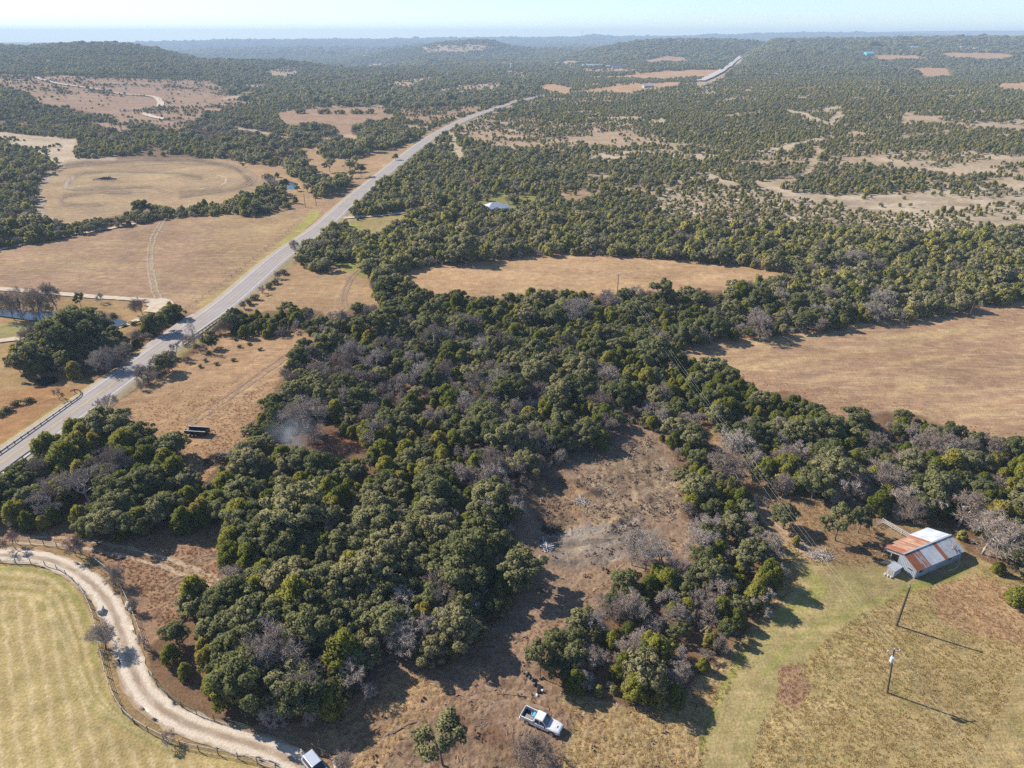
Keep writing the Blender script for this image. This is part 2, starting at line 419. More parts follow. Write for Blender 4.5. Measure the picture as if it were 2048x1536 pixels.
for poly in ([(592, 220), (610, 220), (610, 226), (592, 226)], [(632, 221), (662, 220), (662, 227), (632, 227)], [(668, 222), (690, 221), (690, 227), (668, 227)], [(700, 222), (748, 221), (748, 227), (700, 227)], [(768, 221), (795, 221), (795, 227), (768, 227)]):
    zone(poly, None, None, 0.9, OAKY, 0.9)
# right of the highway: scrub and hillside
zone([(720, 400), (790, 335), (860, 285), (930, 240), (1010, 215), (1100, 200), (1100, 320), (1100, 440), (960, 440), (870, 470), (790, 480), (730, 450)], SCRUBG, (0.4, 0.3, 0.1), 0.95, MIXED, 0.85, "in the wood right of the highway bend")
zone([(930, 225), (1010, 222), (1100, 240), (1160, 245), (1280, 228), (1290, 245), (1270, 285), (1200, 290), (1080, 296), (960, 290), (920, 275)], (0.47, 0.335, 0.225), (0.5, 0.4, 0), 0.62, SCRUB, 0.5)
zone([(895, 265), (908, 262), (932, 318), (915, 325)], CALI, None, 0.05, SCRUB, 0.5)
zone([(1300, 408), (1330, 378), (1420, 366), (1500, 372), (1600, 384), (1700, 388), (1850, 374), (2048, 368), (2950, 340), (2950, 440), (2060, 452), (1900, 466), (1750, 462), (1600, 450), (1500, 456), (1400, 446), (1330, 432)], CALI, (0.7, 0.3, 0), 0.74, SCRUB, 0.44, "on the pale rocky slope")
zone([(1600, 382), (1700, 385), (1850, 382), (1950, 392), (1930, 406), (1750, 405), (1640, 398)], CALI, (0.5, 0.3, 0), 0.06, SCRUB, 0.5)
zone([(1745, 312), (1800, 302), (1900, 300), (2048, 305), (2950, 290), (2950, 350), (2048, 352), (1900, 348), (1800, 332)], (0.50, 0.38, 0.26), (0.5, 0.3, 0), 0.72, SCRUB, 0.45)
zone([(1830, 228), (1900, 232), (1990, 240), (2060, 236), (2060, 262), (1980, 252), (1900, 246)], (0.50, 0.38, 0.27), None, 0.2, SCRUB, 0.6)
for poly in ([(1335, 306), (1400, 303), (1440, 308), (1430, 318), (1350, 318)], [(1560, 212), (1600, 220), (1660, 240), (1690, 226), (1695, 232), (1665, 248), (1600, 234)], [(1395, 345), (1440, 344), (1430, 358), (1400, 352)],
             [(1180, 300), (1260, 305), (1230, 322), (1170, 318)], [(1640, 212), (1680, 208), (1685, 216), (1650, 220)], [(1500, 300), (1640, 270), (1660, 276), (1540, 306)], [(1290, 240), (1330, 232), (1330, 246), (1300, 250)]):
    zone(poly, CALI, None, 0.28, SCRUB, 0.55)
for poly in ([(1150, 181), (1240, 168), (1362, 161), (1356, 170), (1300, 176), (1260, 184)], [(1080, 171), (1102, 165), (1142, 173), (1136, 186), (1092, 179)], [(1180, 153), (1250, 149), (1330, 140), (1445, 137), (1430, 150), (1330, 156)],
             [(1288, 120), (1330, 110), (1362, 112), (1382, 122), (1300, 126)], [(1815, 136), (1890, 133), (1905, 150), (1850, 152)], [(1875, 103), (1990, 104), (2048, 110), (2000, 118), (1900, 116)], [(1985, 166), (2060, 162), (2060, 180), (2010, 176)], [(1735, 108), (1830, 108), (1865, 116), (1760, 120)]):
    zone(poly, (0.52, 0.315, 0.18), (0.2, 0.4, 0), 0.0)
for poly in ([(735, 172), (790, 160), (860, 152), (866, 164), (790, 178)], [(840, 184), (930, 168), (1000, 163), (1000, 178), (900, 188)], [(525, 143), (570, 130), (610, 132), (590, 152), (540, 154)], [(735, 126), (760, 124), (765, 132), (740, 134)], [(1010, 138), (1060, 145), (1050, 156), (1020, 150)],
             [(1100, 122), (1150, 120), (1160, 134), (1110, 138)], [(1160, 136), (1260, 134), (1280, 144), (1180, 148)], [(840, 92), (960, 88), (990, 95), (930, 104), (850, 104)], [(450, 170), (500, 165), (560, 168), (500, 178)]):
    zone(poly, (0.50, 0.36, 0.25), None, 0.25, SCRUB, 0.7)
# the wooded belts around the enclosed field
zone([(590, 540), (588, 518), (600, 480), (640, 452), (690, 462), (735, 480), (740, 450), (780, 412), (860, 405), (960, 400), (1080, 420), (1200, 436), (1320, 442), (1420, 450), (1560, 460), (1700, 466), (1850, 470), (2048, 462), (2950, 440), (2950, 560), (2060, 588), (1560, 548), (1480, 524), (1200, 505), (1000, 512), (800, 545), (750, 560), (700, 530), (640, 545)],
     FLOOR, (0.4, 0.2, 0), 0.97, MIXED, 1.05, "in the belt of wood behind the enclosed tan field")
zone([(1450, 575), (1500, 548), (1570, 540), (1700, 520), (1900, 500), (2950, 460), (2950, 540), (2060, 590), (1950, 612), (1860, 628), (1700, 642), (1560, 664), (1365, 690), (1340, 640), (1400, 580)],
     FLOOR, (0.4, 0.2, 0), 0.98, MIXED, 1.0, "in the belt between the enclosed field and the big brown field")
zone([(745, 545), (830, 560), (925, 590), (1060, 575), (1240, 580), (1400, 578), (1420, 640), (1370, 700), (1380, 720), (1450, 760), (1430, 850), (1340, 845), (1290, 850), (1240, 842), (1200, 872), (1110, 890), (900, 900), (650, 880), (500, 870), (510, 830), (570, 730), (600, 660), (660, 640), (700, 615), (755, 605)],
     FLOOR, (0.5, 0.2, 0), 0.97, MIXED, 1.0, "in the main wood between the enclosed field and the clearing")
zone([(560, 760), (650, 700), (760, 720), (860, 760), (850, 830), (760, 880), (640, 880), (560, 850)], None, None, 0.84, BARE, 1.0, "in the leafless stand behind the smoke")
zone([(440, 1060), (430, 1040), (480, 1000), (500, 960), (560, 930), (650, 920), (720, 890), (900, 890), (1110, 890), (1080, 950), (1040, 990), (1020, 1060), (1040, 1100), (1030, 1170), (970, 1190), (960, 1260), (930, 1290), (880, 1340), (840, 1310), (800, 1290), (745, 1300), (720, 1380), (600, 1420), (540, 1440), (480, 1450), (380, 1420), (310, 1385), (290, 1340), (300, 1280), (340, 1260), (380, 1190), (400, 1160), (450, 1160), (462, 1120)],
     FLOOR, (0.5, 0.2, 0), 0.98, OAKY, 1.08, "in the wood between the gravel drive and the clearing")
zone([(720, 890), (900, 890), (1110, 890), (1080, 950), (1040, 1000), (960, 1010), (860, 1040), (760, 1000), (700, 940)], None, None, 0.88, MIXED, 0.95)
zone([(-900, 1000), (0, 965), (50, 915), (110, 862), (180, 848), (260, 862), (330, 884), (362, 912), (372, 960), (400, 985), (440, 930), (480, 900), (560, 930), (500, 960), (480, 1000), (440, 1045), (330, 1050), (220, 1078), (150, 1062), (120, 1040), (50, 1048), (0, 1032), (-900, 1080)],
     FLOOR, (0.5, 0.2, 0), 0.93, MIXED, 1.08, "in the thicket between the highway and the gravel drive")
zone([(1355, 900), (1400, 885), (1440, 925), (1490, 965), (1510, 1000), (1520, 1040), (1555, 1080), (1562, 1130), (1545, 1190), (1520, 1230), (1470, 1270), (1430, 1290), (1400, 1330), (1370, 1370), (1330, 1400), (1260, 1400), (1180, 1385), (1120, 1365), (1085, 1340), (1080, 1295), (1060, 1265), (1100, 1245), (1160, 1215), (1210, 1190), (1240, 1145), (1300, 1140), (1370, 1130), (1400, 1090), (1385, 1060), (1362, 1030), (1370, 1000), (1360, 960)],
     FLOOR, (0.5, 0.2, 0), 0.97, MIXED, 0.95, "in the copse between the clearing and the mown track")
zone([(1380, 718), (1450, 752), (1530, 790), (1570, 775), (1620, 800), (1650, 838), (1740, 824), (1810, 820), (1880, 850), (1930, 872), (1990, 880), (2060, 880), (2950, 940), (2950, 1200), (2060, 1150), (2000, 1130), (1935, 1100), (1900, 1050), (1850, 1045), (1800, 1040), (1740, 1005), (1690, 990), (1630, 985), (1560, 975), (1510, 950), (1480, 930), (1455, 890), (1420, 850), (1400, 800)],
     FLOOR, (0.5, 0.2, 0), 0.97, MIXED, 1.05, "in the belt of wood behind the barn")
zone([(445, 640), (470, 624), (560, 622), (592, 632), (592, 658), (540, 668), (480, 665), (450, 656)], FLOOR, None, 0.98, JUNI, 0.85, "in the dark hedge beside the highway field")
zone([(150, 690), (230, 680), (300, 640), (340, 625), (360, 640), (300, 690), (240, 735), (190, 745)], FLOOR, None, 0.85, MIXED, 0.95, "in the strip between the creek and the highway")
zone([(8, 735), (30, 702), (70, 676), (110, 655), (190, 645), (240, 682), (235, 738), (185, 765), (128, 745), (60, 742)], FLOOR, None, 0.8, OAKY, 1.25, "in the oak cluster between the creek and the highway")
# open ground again
zone([(790, 549), (850, 529), (1000, 514), (1050, 507), (1200, 506), (1330, 512), (1480, 526), (1592, 541), (1585, 554), (1500, 560), (1460, 579), (1400, 584), (1290, 582), (1240, 590), (1180, 590), (1140, 582), (1060, 587), (1000, 597), (925, 602), (860, 587), (815, 566)], (0.50, 0.315, 0.175), (0.6, 1.0, 0.0), 0.0)
zone([(1368, 692), (1450, 673), (1560, 666), (1660, 656), (1700, 646), (1860, 630), (1950, 614), (2060, 592), (2950, 520), (2950, 930), (2060, 880), (1990, 880), (1930, 872), (1880, 850), (1850, 835), (1810, 820), (1740, 825), (1680, 842), (1640, 832), (1620, 800), (1570, 780), (1530, 790), (1500, 770), (1450, 750), (1420, 730), (1380, 715)], (0.42, 0.265, 0.165), (0.6, 1.3, 0.0), 0.0)
zone([(470, 627), (478, 605), (560, 540), (600, 525), (640, 547), (690, 517), (715, 520), (735, 548), (752, 590), (756, 612), (700, 616), (660, 640), (640, 622), (600, 618)], TAN, (0.6, 0.9, 0.1), 0.0)
zone([(660, 525), (690, 515), (735, 548), (725, 556), (690, 540)], GREEN, (0.4, 0.2, 0.5), 0.0)
zone([(185, 845), (240, 800), (330, 745), (420, 690), (452, 662), (480, 668), (560, 670), (600, 655), (640, 680), (590, 690), (565, 740), (545, 790), (520, 830), (490, 852), (500, 872), (470, 895), (440, 930), (405, 965), (378, 950), (368, 905), (330, 880), (260, 862)], (0.435, 0.270, 0.155), (0.9, 0.9, 0.05), 0.0)
zone([(690, 450), (720, 432), (790, 425), (850, 405), (855, 420), (812, 440), (770, 452), (742, 470), (715, 468)], (0.40, 0.31, 0.13), (0.4, 0.5, 0.4), 0.0)
zone([(945, 398), (1010, 378), (1075, 386), (1085, 410), (1045, 420), (1012, 440), (985, 430), (975, 420)], (0.27, 0.255, 0.08), (0.3, 0.2, 0.5), 0.10, OAKY, 0.9)
zone([(1005, 440), (1060, 448), (1050, 462), (1015, 455)], (0.40, 0.28, 0.18), None, 0.1, OAKY, 0.7)
zone([(1120, 382), (1170, 368), (1220, 376), (1180, 392), (1130, 410)], (0.42, 0.29, 0.17), None, 0.1, OAKY, 0.8)
zone([(1270, 362), (1290, 372), (1285, 384), (1262, 376)], (0.45, 0.32, 0.2), None, 0.1)
# the bulldozed clearing and the dirt in front
CLEAR = [(1195, 882), (1240, 848), (1290, 852), (1338, 880), (1355, 945), (1362, 1000), (1362, 1030), (1385, 1060), (1396, 1090), (1366, 1128), (1300, 1138), (1238, 1145), (1212, 1190), (1160, 1218), (1100, 1245), (1060, 1268), (1068, 1310), (1090, 1360), (1140, 1385), (1250, 1410), (1335, 1410), (1400, 1370), (1440, 1310), (1470, 1290), (1420, 1400), (1400, 1540), (1380, 1900), (640, 1900), (640, 1440), (725, 1385), (750, 1305), (800, 1295), (840, 1315), (880, 1345), (935, 1295), (965, 1260), (1010, 1235), (1040, 1185), (1075, 1150), (1045, 1105), (1025, 1060), (1045, 1000), (1085, 950), (1150, 895)]
zone(CLEAR, DIRT, (1.2, 0.3, 0.0), 0.0)
zone([(1060, 1255), (1110, 1238), (1200, 1190), (1235, 1140), (1290, 1090), (1300, 1130), (1230, 1150), (1212, 1190), (1100, 1245)], (0.40, 0.26, 0.165), (0.6, 0.6, 0), 0.0)
zone([(640, 1440), (725, 1385), (790, 1340), (880, 1360), (930, 1400), (860, 1440), (800, 1480), (760, 1540), (640, 1560)], (0.44, 0.29, 0.165), (1.3, 0.9, 0.0), 0.0)
zone([(1110, 1385), (1250, 1412), (1340, 1412), (1420, 1330), (1460, 1300), (1425, 1400), (1400, 1540), (1120, 1540), (1150, 1450)], (0.45, 0.32, 0.165), (1.2, 0.8, 0.3), 0.0)
zone([(1200, 930), (1240, 900), (1300, 910), (1345, 960), (1340, 1010), (1280, 1030), (1210, 1010)], (0.27, 0.19, 0.13), (1.8, 0.2, 0), 0.0)
zone([(1180, 1050), (1230, 985), (1270, 985), (1300, 1010), (1250, 1060), (1200, 1080)], (0.42, 0.31, 0.20), (1.3, 0.6, 0), 0.0)
zone([(1085, 1075), (1140, 1068), (1200, 1060), (1240, 1050), (1230, 1085), (1180, 1110), (1110, 1112)], (0.25,0.205,0.18), (1.0, 0.7, 0), 0.0)
zone([(1120, 1058), (1140, 1052), (1150, 1068), (1128, 1070)], (0.42, 0.33, 0.16), (0.4, 0.3, 0), 0.0)
zone([(545, 858), (600, 850), (680, 860), (720, 870), (735, 905), (660, 915), (600, 925), (550, 890)], (0.19, 0.105, 0.075), (1.2, 0.3, 0), 0.0)
zone([(655, 862), (700, 866), (728, 884), (700, 905), (665, 900)], (0.30, 0.135, 0.075), (1.0, 0.2, 0), 0.0)
zone([(700, 812), (780, 812), (790, 835), (720, 838)], (0.36, 0.22, 0.13), (0.8, 0.2, 0), 0.1, BARE)
# barn yard, mown track, right meadow
zone([(1395, 842), (1420, 842), (1462, 895), (1495, 955), (1540, 978), (1590, 982), (1640, 990), (1700, 995), (1745, 1010), (1800, 1045), (1850, 1050), (1900, 1060), (1935, 1105), (2000, 1135), (2060, 1155), (2950, 1220), (2950, 1900), (1380, 1900), (1400, 1540), (1425, 1400), (1470, 1285), (1530, 1232), (1555, 1190), (1565, 1130), (1558, 1080), (1520, 1035), (1510, 985), (1470, 945), (1430, 890)], MEADOW, (1.0, 0.9, 0.5), 0.0)
zone([(1400, 842), (1422, 842), (1470, 900), (1500, 955), (1545, 978), (1650, 992), (1745, 1012), (1800, 1050), (1830, 1070), (1780, 1095), (1770, 1120), (1700, 1135), (1620, 1120), (1560, 1080), (1520, 1035), (1510, 985), (1465, 940)], (0.37, 0.245, 0.14), (0.6, 0.4, 0.1), 0.0)
MOWN = [(1395, 1560), (1425, 1440), (1475, 1335), (1525, 1255), (1580, 1185), (1600, 1150), (1590, 1120), (1640, 1128), (1720, 1130), (1790, 1140), (1860, 1160), (1930, 1140), (1900, 1160), (1810, 1182), (1720, 1232), (1640, 1292), (1570, 1370), (1525, 1450), (1490, 1560)]
zone(MOWN, (0.385, 0.315, 0.145), (0.4, 0.7, 0.5), 0.0)
zone([(1560, 1330), (1600, 1330), (1620, 1380), (1590, 1420), (1555, 1400)], (0.37, 0.23, 0.14), (1.0, 0.6, 0.1), 0.0)
zone([(1850, 1180), (1960, 1150), (2060, 1200), (2200, 1300), (2060, 1290), (1950, 1270), (1880, 1250)], (0.45, 0.295, 0.165), (1.0, 0.9, 0.15), 0.0)
# gravel drive surroundings
zone([(-900, 1060), (0, 1042), (60, 1050), (150, 1066), (230, 1080), (340, 1055), (440, 1050), (462, 1100), (450, 1160), (398, 1170), (350, 1255), (302, 1290), (290, 1330), (310, 1390), (380, 1425), (480, 1452), (560, 1450), (640, 1440), (660, 1500), (690, 1560), (640, 1900), (-900, 1900)], (0.375, 0.232, 0.148), (0.9, 0.6, 0.0), 0.0)
zone([(-900, 1075), (0, 1088), (90, 1092), (160, 1106), (205, 1135), (240, 1175), (268, 1235), (290, 1295), (310, 1365), (370, 1420), (500, 1462), (625, 1500), (690, 1560), (640, 1900), (-900, 1900)], (0.37, 0.25, 0.13), (0.6, 0.5, 0.3), 0.0)
zone([(-900, 1135), (0, 1127), (70, 1130), (118, 1140), (150, 1168), (178, 1215), (194, 1262), (204, 1320), (224, 1390), (260, 1442), (330, 1482), (430, 1508), (540, 1534), (600, 1600), (640, 1900), (-900, 1900)], LAWN, (0.35, 0.35, 0.42), 0.0)
# strips, tracks and worn lines; dark track lines carry painted rut shadow
line([(-40, 934), (0, 906), (100, 834), (168, 792)], 20, (0.41, 0.42, 0.11)); line([(200, 770), (300, 700), (345, 675)], 9, (0.42, 0.30, 0.13))
line([(400, 612), (480, 556), (560, 495), (620, 446)], 10, (0.44, 0.34, 0.13)); line([(592, 462), (632, 428)], 10, (0.34, 0.40, 0.05)); line([(545, 505), (590, 465)], 6, (0.36, 0.37, 0.09))
line([(370, 618), (450, 560), (540, 492), (600, 446)], 3, (0.27, 0.20, 0.12), alpha=0.7)
line([(470, 610), (560, 545), (600, 510)], 7, (0.34, 0.31, 0.12)); line([(350, 715), (420, 668), (450, 640)], 7, (0.36, 0.32, 0.10))
line([(640, 405), (700, 372), (760, 338), (800, 310)], 5, (0.45, 0.30, 0.17)); line([(830, 285), (870, 262), (910, 245), (950, 232)], 5, (0.46, 0.32, 0.2))
line([(304, 575), (300, 530), (303, 490), (318, 455), (330, 436)], 5, (0.42, 0.34, 0.22)); line([(316, 600), (312, 575), (318, 550)], 8, (0.40, 0.31, 0.17))
line([(690, 622), (686, 590), (702, 555), (718, 540)], 4, (0.33, 0.21, 0.13)); line([(672, 640), (670, 600), (690, 565)], 3, (0.5, 0.36, 0.22))
line([(372, 842), (440, 800), (510, 752), (570, 712)], 4, (0.30, 0.19, 0.12)); line([(380, 848), (450, 806), (520, 760), (575, 722)], 5, (0.52, 0.36, 0.22)); line([(420, 842), (490, 800), (530, 770)], 3, (0.36, 0.23, 0.14))
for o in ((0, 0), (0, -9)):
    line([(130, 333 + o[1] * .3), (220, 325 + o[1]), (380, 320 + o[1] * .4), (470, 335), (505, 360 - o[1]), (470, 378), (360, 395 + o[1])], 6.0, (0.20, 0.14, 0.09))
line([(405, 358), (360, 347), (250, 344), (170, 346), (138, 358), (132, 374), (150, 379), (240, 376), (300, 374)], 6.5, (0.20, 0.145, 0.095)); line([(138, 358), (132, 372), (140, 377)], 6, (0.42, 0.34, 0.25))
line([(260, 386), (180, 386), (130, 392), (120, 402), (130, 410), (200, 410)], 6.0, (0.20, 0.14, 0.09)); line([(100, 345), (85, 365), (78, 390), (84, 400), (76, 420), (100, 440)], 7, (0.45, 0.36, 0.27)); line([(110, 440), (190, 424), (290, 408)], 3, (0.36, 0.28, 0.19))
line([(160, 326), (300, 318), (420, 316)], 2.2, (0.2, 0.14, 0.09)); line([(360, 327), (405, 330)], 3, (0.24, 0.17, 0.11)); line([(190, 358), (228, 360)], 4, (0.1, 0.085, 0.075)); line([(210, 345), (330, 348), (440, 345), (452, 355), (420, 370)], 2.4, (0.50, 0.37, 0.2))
line([(60, 1082), (150, 1085), (240, 1100), (330, 1124), (400, 1150), (440, 1172)], 13, (0.45, 0.30, 0.185)); line([(170, 1090), (250, 1108), (340, 1132), (410, 1160)], 4, (0.30, 0.195, 0.125), alpha=0.8); line([(240, 1092), (330, 1115)], 3, (0.24, 0.155, 0.1))
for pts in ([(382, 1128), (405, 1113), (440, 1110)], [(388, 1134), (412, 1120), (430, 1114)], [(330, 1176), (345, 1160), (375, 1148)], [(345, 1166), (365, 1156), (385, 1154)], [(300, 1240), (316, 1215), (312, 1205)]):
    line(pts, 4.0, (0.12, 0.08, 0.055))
line([(760, 1300), (850, 1340), (920, 1380), (1000, 1390)], 14, (0.37, 0.24, 0.15)); line([(900, 1395), (980, 1330), (1060, 1270), (1150, 1225)], 20, (0.40, 0.265, 0.17)); line([(640, 1540), (720, 1480), (800, 1440), (870, 1420)], 3, (0.22, 0.14, 0.09)); line([(700, 1536), (790, 1470), (850, 1430)], 3, (0.22, 0.14, 0.09))
line([(820, 1375), (880, 1366), (940, 1372)], 10, (0.47, 0.32, 0.18)); line([(890, 1430), (980, 1470), (1060, 1520)], 40, (0.225, 0.13, 0.085)); line([(1020, 1400), (1120, 1420), (1200, 1450)], 12, (0.33, 0.20, 0.12)); line([(960, 1300), (1060, 1420), (1100, 1536)], 18, (0.29, 0.175, 0.11), alpha=0.6)
line([(1415, 1540), (1450, 1440), (1500, 1350), (1560, 1280), (1640, 1220), (1740, 1160)], 5, (0.42, 0.32, 0.17)); line([(1445, 1540), (1478, 1450), (1530, 1360), (1590, 1295), (1670, 1235), (1770, 1170)], 5, (0.43, 0.33, 0.18)); line([(1430, 1540), (1464, 1445), (1515, 1355)], 22, (0.40, 0.31, 0.15), alpha=0.6)
line([(1400, 1500), (1445, 1380), (1490, 1300)], 9, (0.30, 0.31, 0.075)); line([(1560, 1240), (1640, 1180), (1620, 1150)], 26, (0.32, 0.31, 0.09)); line([(1530, 1345), (1600, 1275), (1720, 1215), (1830, 1176)], 12, (0.31, 0.31, 0.09), alpha=0.8); line([(1800, 1180), (1860, 1168), (1930, 1140)], 12, (0.27, 0.28, 0.07))
line([(1520, 985), (1530, 1040), (1590, 1085), (1650, 1120)], 12, (0.42, 0.28, 0.16)); line([(1405, 850), (1450, 915), (1490, 965), (1525, 1000)], 9, (0.44, 0.29, 0.16)); line([(1640, 1140), (1740, 1135), (1800, 1130)], 20, (0.35, 0.26, 0.13))
line([(1095, 1080), (1150, 1074), (1200, 1062)], 7, (0.46, 0.42, 0.39)); line([(1210, 1060), (1260, 1040), (1300, 1035), (1330, 1010)], 3, (0.22, 0.15, 0.1)); line([(1130, 1010), (1160, 990), (1210, 985)], 8, (0.24, 0.155, 0.1)); line([(1085, 1093), (1125, 1110)], 10, (0.12, 0.10, 0.095))
for k in range(9):
    line([(1080 + k * 14, 1235 - k * 12), (1150 + k * 12, 1190 - k * 10), (1230 + k * 6, 1130 - k * 6)], 2.4, (0.42, 0.28, 0.18) if k % 2 else (0.235, 0.145, 0.09), alpha=0.55)
line([(690, 437), (740, 432), (800, 424)], 6, (0.50, 0.39, 0.27)); line([(745, 468), (770, 455), (800, 440)], 7, (0.44, 0.34, 0.2)); line([(700, 448), (720, 455)], 8, (0.33, 0.36, 0.07))
line([(470, 255), (520, 264), (580, 278)], 4.5, (0.58, 0.46, 0.33)); line([(640, 280), (700, 270), (715, 276)], 5, (0.58, 0.46, 0.33)); line([(448, 197), (480, 190), (500, 184)], 4, (0.56, 0.45, 0.33)); line([(765, 331), (790, 330)], 4, (0.58, 0.46, 0.33))
line([(0, 265), (40, 271), (110, 277), (145, 283), (125, 305), (118, 315), (150, 318), (230, 318)], 5, (0.58, 0.46, 0.34)); line([(145, 283), (128, 300), (122, 314)], 11, (0.58, 0.45, 0.33))
line([(1415, 346), (1440, 360), (1470, 365)], 5, (0.6, 0.49, 0.36)); line([(1510, 362), (1560, 378), (1590, 388)], 6, (0.62, 0.5, 0.37)); line([(1520, 365), (1590, 354), (1615, 342), (1640, 300), (1630, 292)], 5, (0.52, 0.41, 0.29)); line([(1662, 240), (1680, 224)], 4.5, (0.60, 0.49, 0.37)); line([(1760, 318), (1800, 328), (1880, 338), (1990, 337)], 4, (0.58, 0.46, 0.34)); line([(1600, 385), (1720, 398), (1900, 400), (2048, 392)], 5, (0.60, 0.49, 0.36)); line([(1690, 408), (1800, 414), (1930, 410)], 4, (0.56, 0.45, 0.33))
line([(1480, 118), (1440, 150), (1400, 165)], 7, (0.45, 0.34, 0.22)); line([(1020, 214), (1005, 212)], 5, (0.5, 0.4, 0.3))
line([(880, 540), (1000, 545), (1200, 548), (1400, 545)], 2.4, (0.36, 0.23, 0.14), alpha=0.6); line([(905, 536), (1060, 540), (1130, 536)], 6, (0.55, 0.39, 0.25), alpha=0.6)
LR = random.Random(4)
for k in range(7):
    o = 10 * k + 6
    line([(-60, 1128 + o), (40, 1131 + o), (100 - o * .3, 1140 + o), (140 - o * .7, 1170 + o * .8), (168 - o, 1220 + o * .4), (184 - o, 1280), (200 - o, 1350), (222 - o, 1400), (262 - o * .6, 1455 - o * .2), (340, 1492 + o * .2)], 6, (0.62, 0.50, 0.29) if k % 2 else (0.33, 0.30, 0.10), alpha=0.8)
line([(-60, 1138), (60, 1139), (120, 1156), (158, 1200), (182, 1262), (194, 1330)], 8, (0.32, 0.32, 0.09), alpha=0.7)
grow_[pmask([(-900, 1190), (0, 1190), (60, 1196), (110, 1225), (140, 1280), (150, 1340), (172, 1410), (220, 1465), (300, 1500), (420, 1530), (520, 1580), (640, 1900), (-900, 1900)])] = 1.0
def strokes(poly, n, ang, lo, hi, wlo, whi, cols, alpha, rnd=0.15):
    a = np.array(poly, float); x0, y0 = a.min(0); x1, y1 = a.max(0); m = pmask(poly); k = 0
    for _ in range(n * 12):
        if k >= n: break
        x, y = LR.uniform(x0, x1), LR.uniform(y0, y1)
        i, j = int((y - RY0) * RS), int((x - RX0) * RS)
        if not (0 <= i < RH and 0 <= j < RW and m[i, j]): continue
        t = ang + LR.gauss(0, rnd); L2 = LR.uniform(lo, hi) / 2; dx, dy = math.cos(t) * L2, math.sin(t) * L2
        line([(x - dx, y - dy), (x, y + LR.gauss(0, 1.5)), (x + dx, y + dy)], LR.uniform(wlo, whi), cols[LR.randrange(len(cols))], soft=0.9, clear=False, alpha=alpha * LR.uniform(0.5, 1.2)); k += 1
# laid grass and bare spots in the big fields
strokes([(830, 545), (1050, 512), (1330, 516), (1560, 541), (1400, 572), (1000, 582), (860, 572)], 60, 0.02, 40, 190, 2.5, 6, [(0.62, 0.43, 0.27), (0.37, 0.225, 0.135), (0.58, 0.40, 0.22)], 0.5, 0.06)
strokes([(1400, 695), (1700, 650), (2040, 600), (2040, 870), (1900, 850), (1700, 800), (1480, 740)], 110, -0.10, 50, 220, 4, 11, [(0.60, 0.43, 0.25), (0.33, 0.21, 0.145), (0.62, 0.47, 0.24), (0.38, 0.245, 0.165)], 0.5, 0.10)
strokes([(0, 500), (330, 440), (600, 415), (400, 615), (200, 595), (0, 570)], 90, 0.03, 40, 180, 3, 9, [(0.50, 0.345, 0.19), (0.30, 0.19, 0.135), (0.33, 0.215, 0.15), (0.45, 0.33, 0.17)], 0.5, 0.12)
strokes([(100, 420), (110, 345), (300, 320), (500, 345), (480, 390), (300, 412)], 50, -0.05, 30, 140, 1.6, 4, [(0.54, 0.40, 0.21), (0.30, 0.215, 0.14)], 0.6, 0.08)
strokes([(200, 845), (420, 690), (560, 675), (540, 790), (480, 850), (300, 865)], 70, -0.55, 20, 110, 2, 6, [(0.55, 0.37, 0.22), (0.27, 0.165, 0.105), (0.50, 0.33, 0.17)], 0.5, 0.25)
strokes([(1620, 1300), (1760, 1220), (1950, 1170), (2040, 1200), (2040, 1530), (1520, 1530)], 90, -0.35, 20, 90, 3, 9, [(0.52, 0.40, 0.20), (0.30, 0.235, 0.11), (0.37, 0.33, 0.12), (0.48, 0.34, 0.18)], 0.45, 0.5)
strokes(MOWN, 60, -0.95, 40, 140, 2, 5, [(0.30, 0.29, 0.09), (0.46, 0.36, 0.19), (0.36, 0.31, 0.12)], 0.5, 0.2)
strokes([(640, 1445), (790, 1345), (920, 1400), (800, 1490), (700, 1540)], 50, -0.55, 20, 90, 2, 5, [(0.55, 0.38, 0.22), (0.25, 0.155, 0.10)], 0.6, 0.25)
strokes([(1120, 1400), (1340, 1412), (1420, 1340), (1410, 1530), (1130, 1530)], 50, -0.3, 20, 90, 2, 6, [(0.56, 0.41, 0.22), (0.29, 0.20, 0.11), (0.36, 0.31, 0.12)], 0.5, 0.4)
strokes([(20, 1060), (230, 1090), (440, 1060), (450, 1150), (340, 1250), (260, 1200), (120, 1085)], 50, 0.2, 20, 100, 2, 5, [(0.46, 0.30, 0.19), (0.27, 0.165, 0.105)], 0.5, 0.4)
# churned and burnt earth in the clearing
strokes([(1200, 900), (1300, 890), (1350, 960), (1350, 1020), (1250, 1050), (1150, 1010)], 150, 0.3, 10, 50, 4, 12, [(0.17, 0.115, 0.08), (0.22, 0.15, 0.105), (0.47, 0.36, 0.24), (0.36, 0.27, 0.19)], 0.8, 0.8)
strokes([(1090, 1070), (1240, 1040), (1300, 1070), (1220, 1130), (1100, 1130)], 80, -0.35, 20, 90, 4, 9, [(0.16, 0.14, 0.13), (0.44, 0.39, 0.35), (0.24, 0.19, 0.165)], 0.6, 0.15)
strokes([(1060, 980), (1120, 940), (1180, 980), (1120, 1060), (1060, 1060)], 60, 0.6, 12, 60, 5, 12, [(0.19, 0.12, 0.08), (0.42, 0.27, 0.15), (0.15, 0.10, 0.07)], 0.7, 0.4)
strokes([(1090, 1250), (1230, 1140), (1380, 1080), (1300, 1135), (1180, 1220)], 70, -0.62, 50, 180, 3, 7, [(0.46, 0.32, 0.21), (0.25, 0.16, 0.105)], 0.55, 0.1)
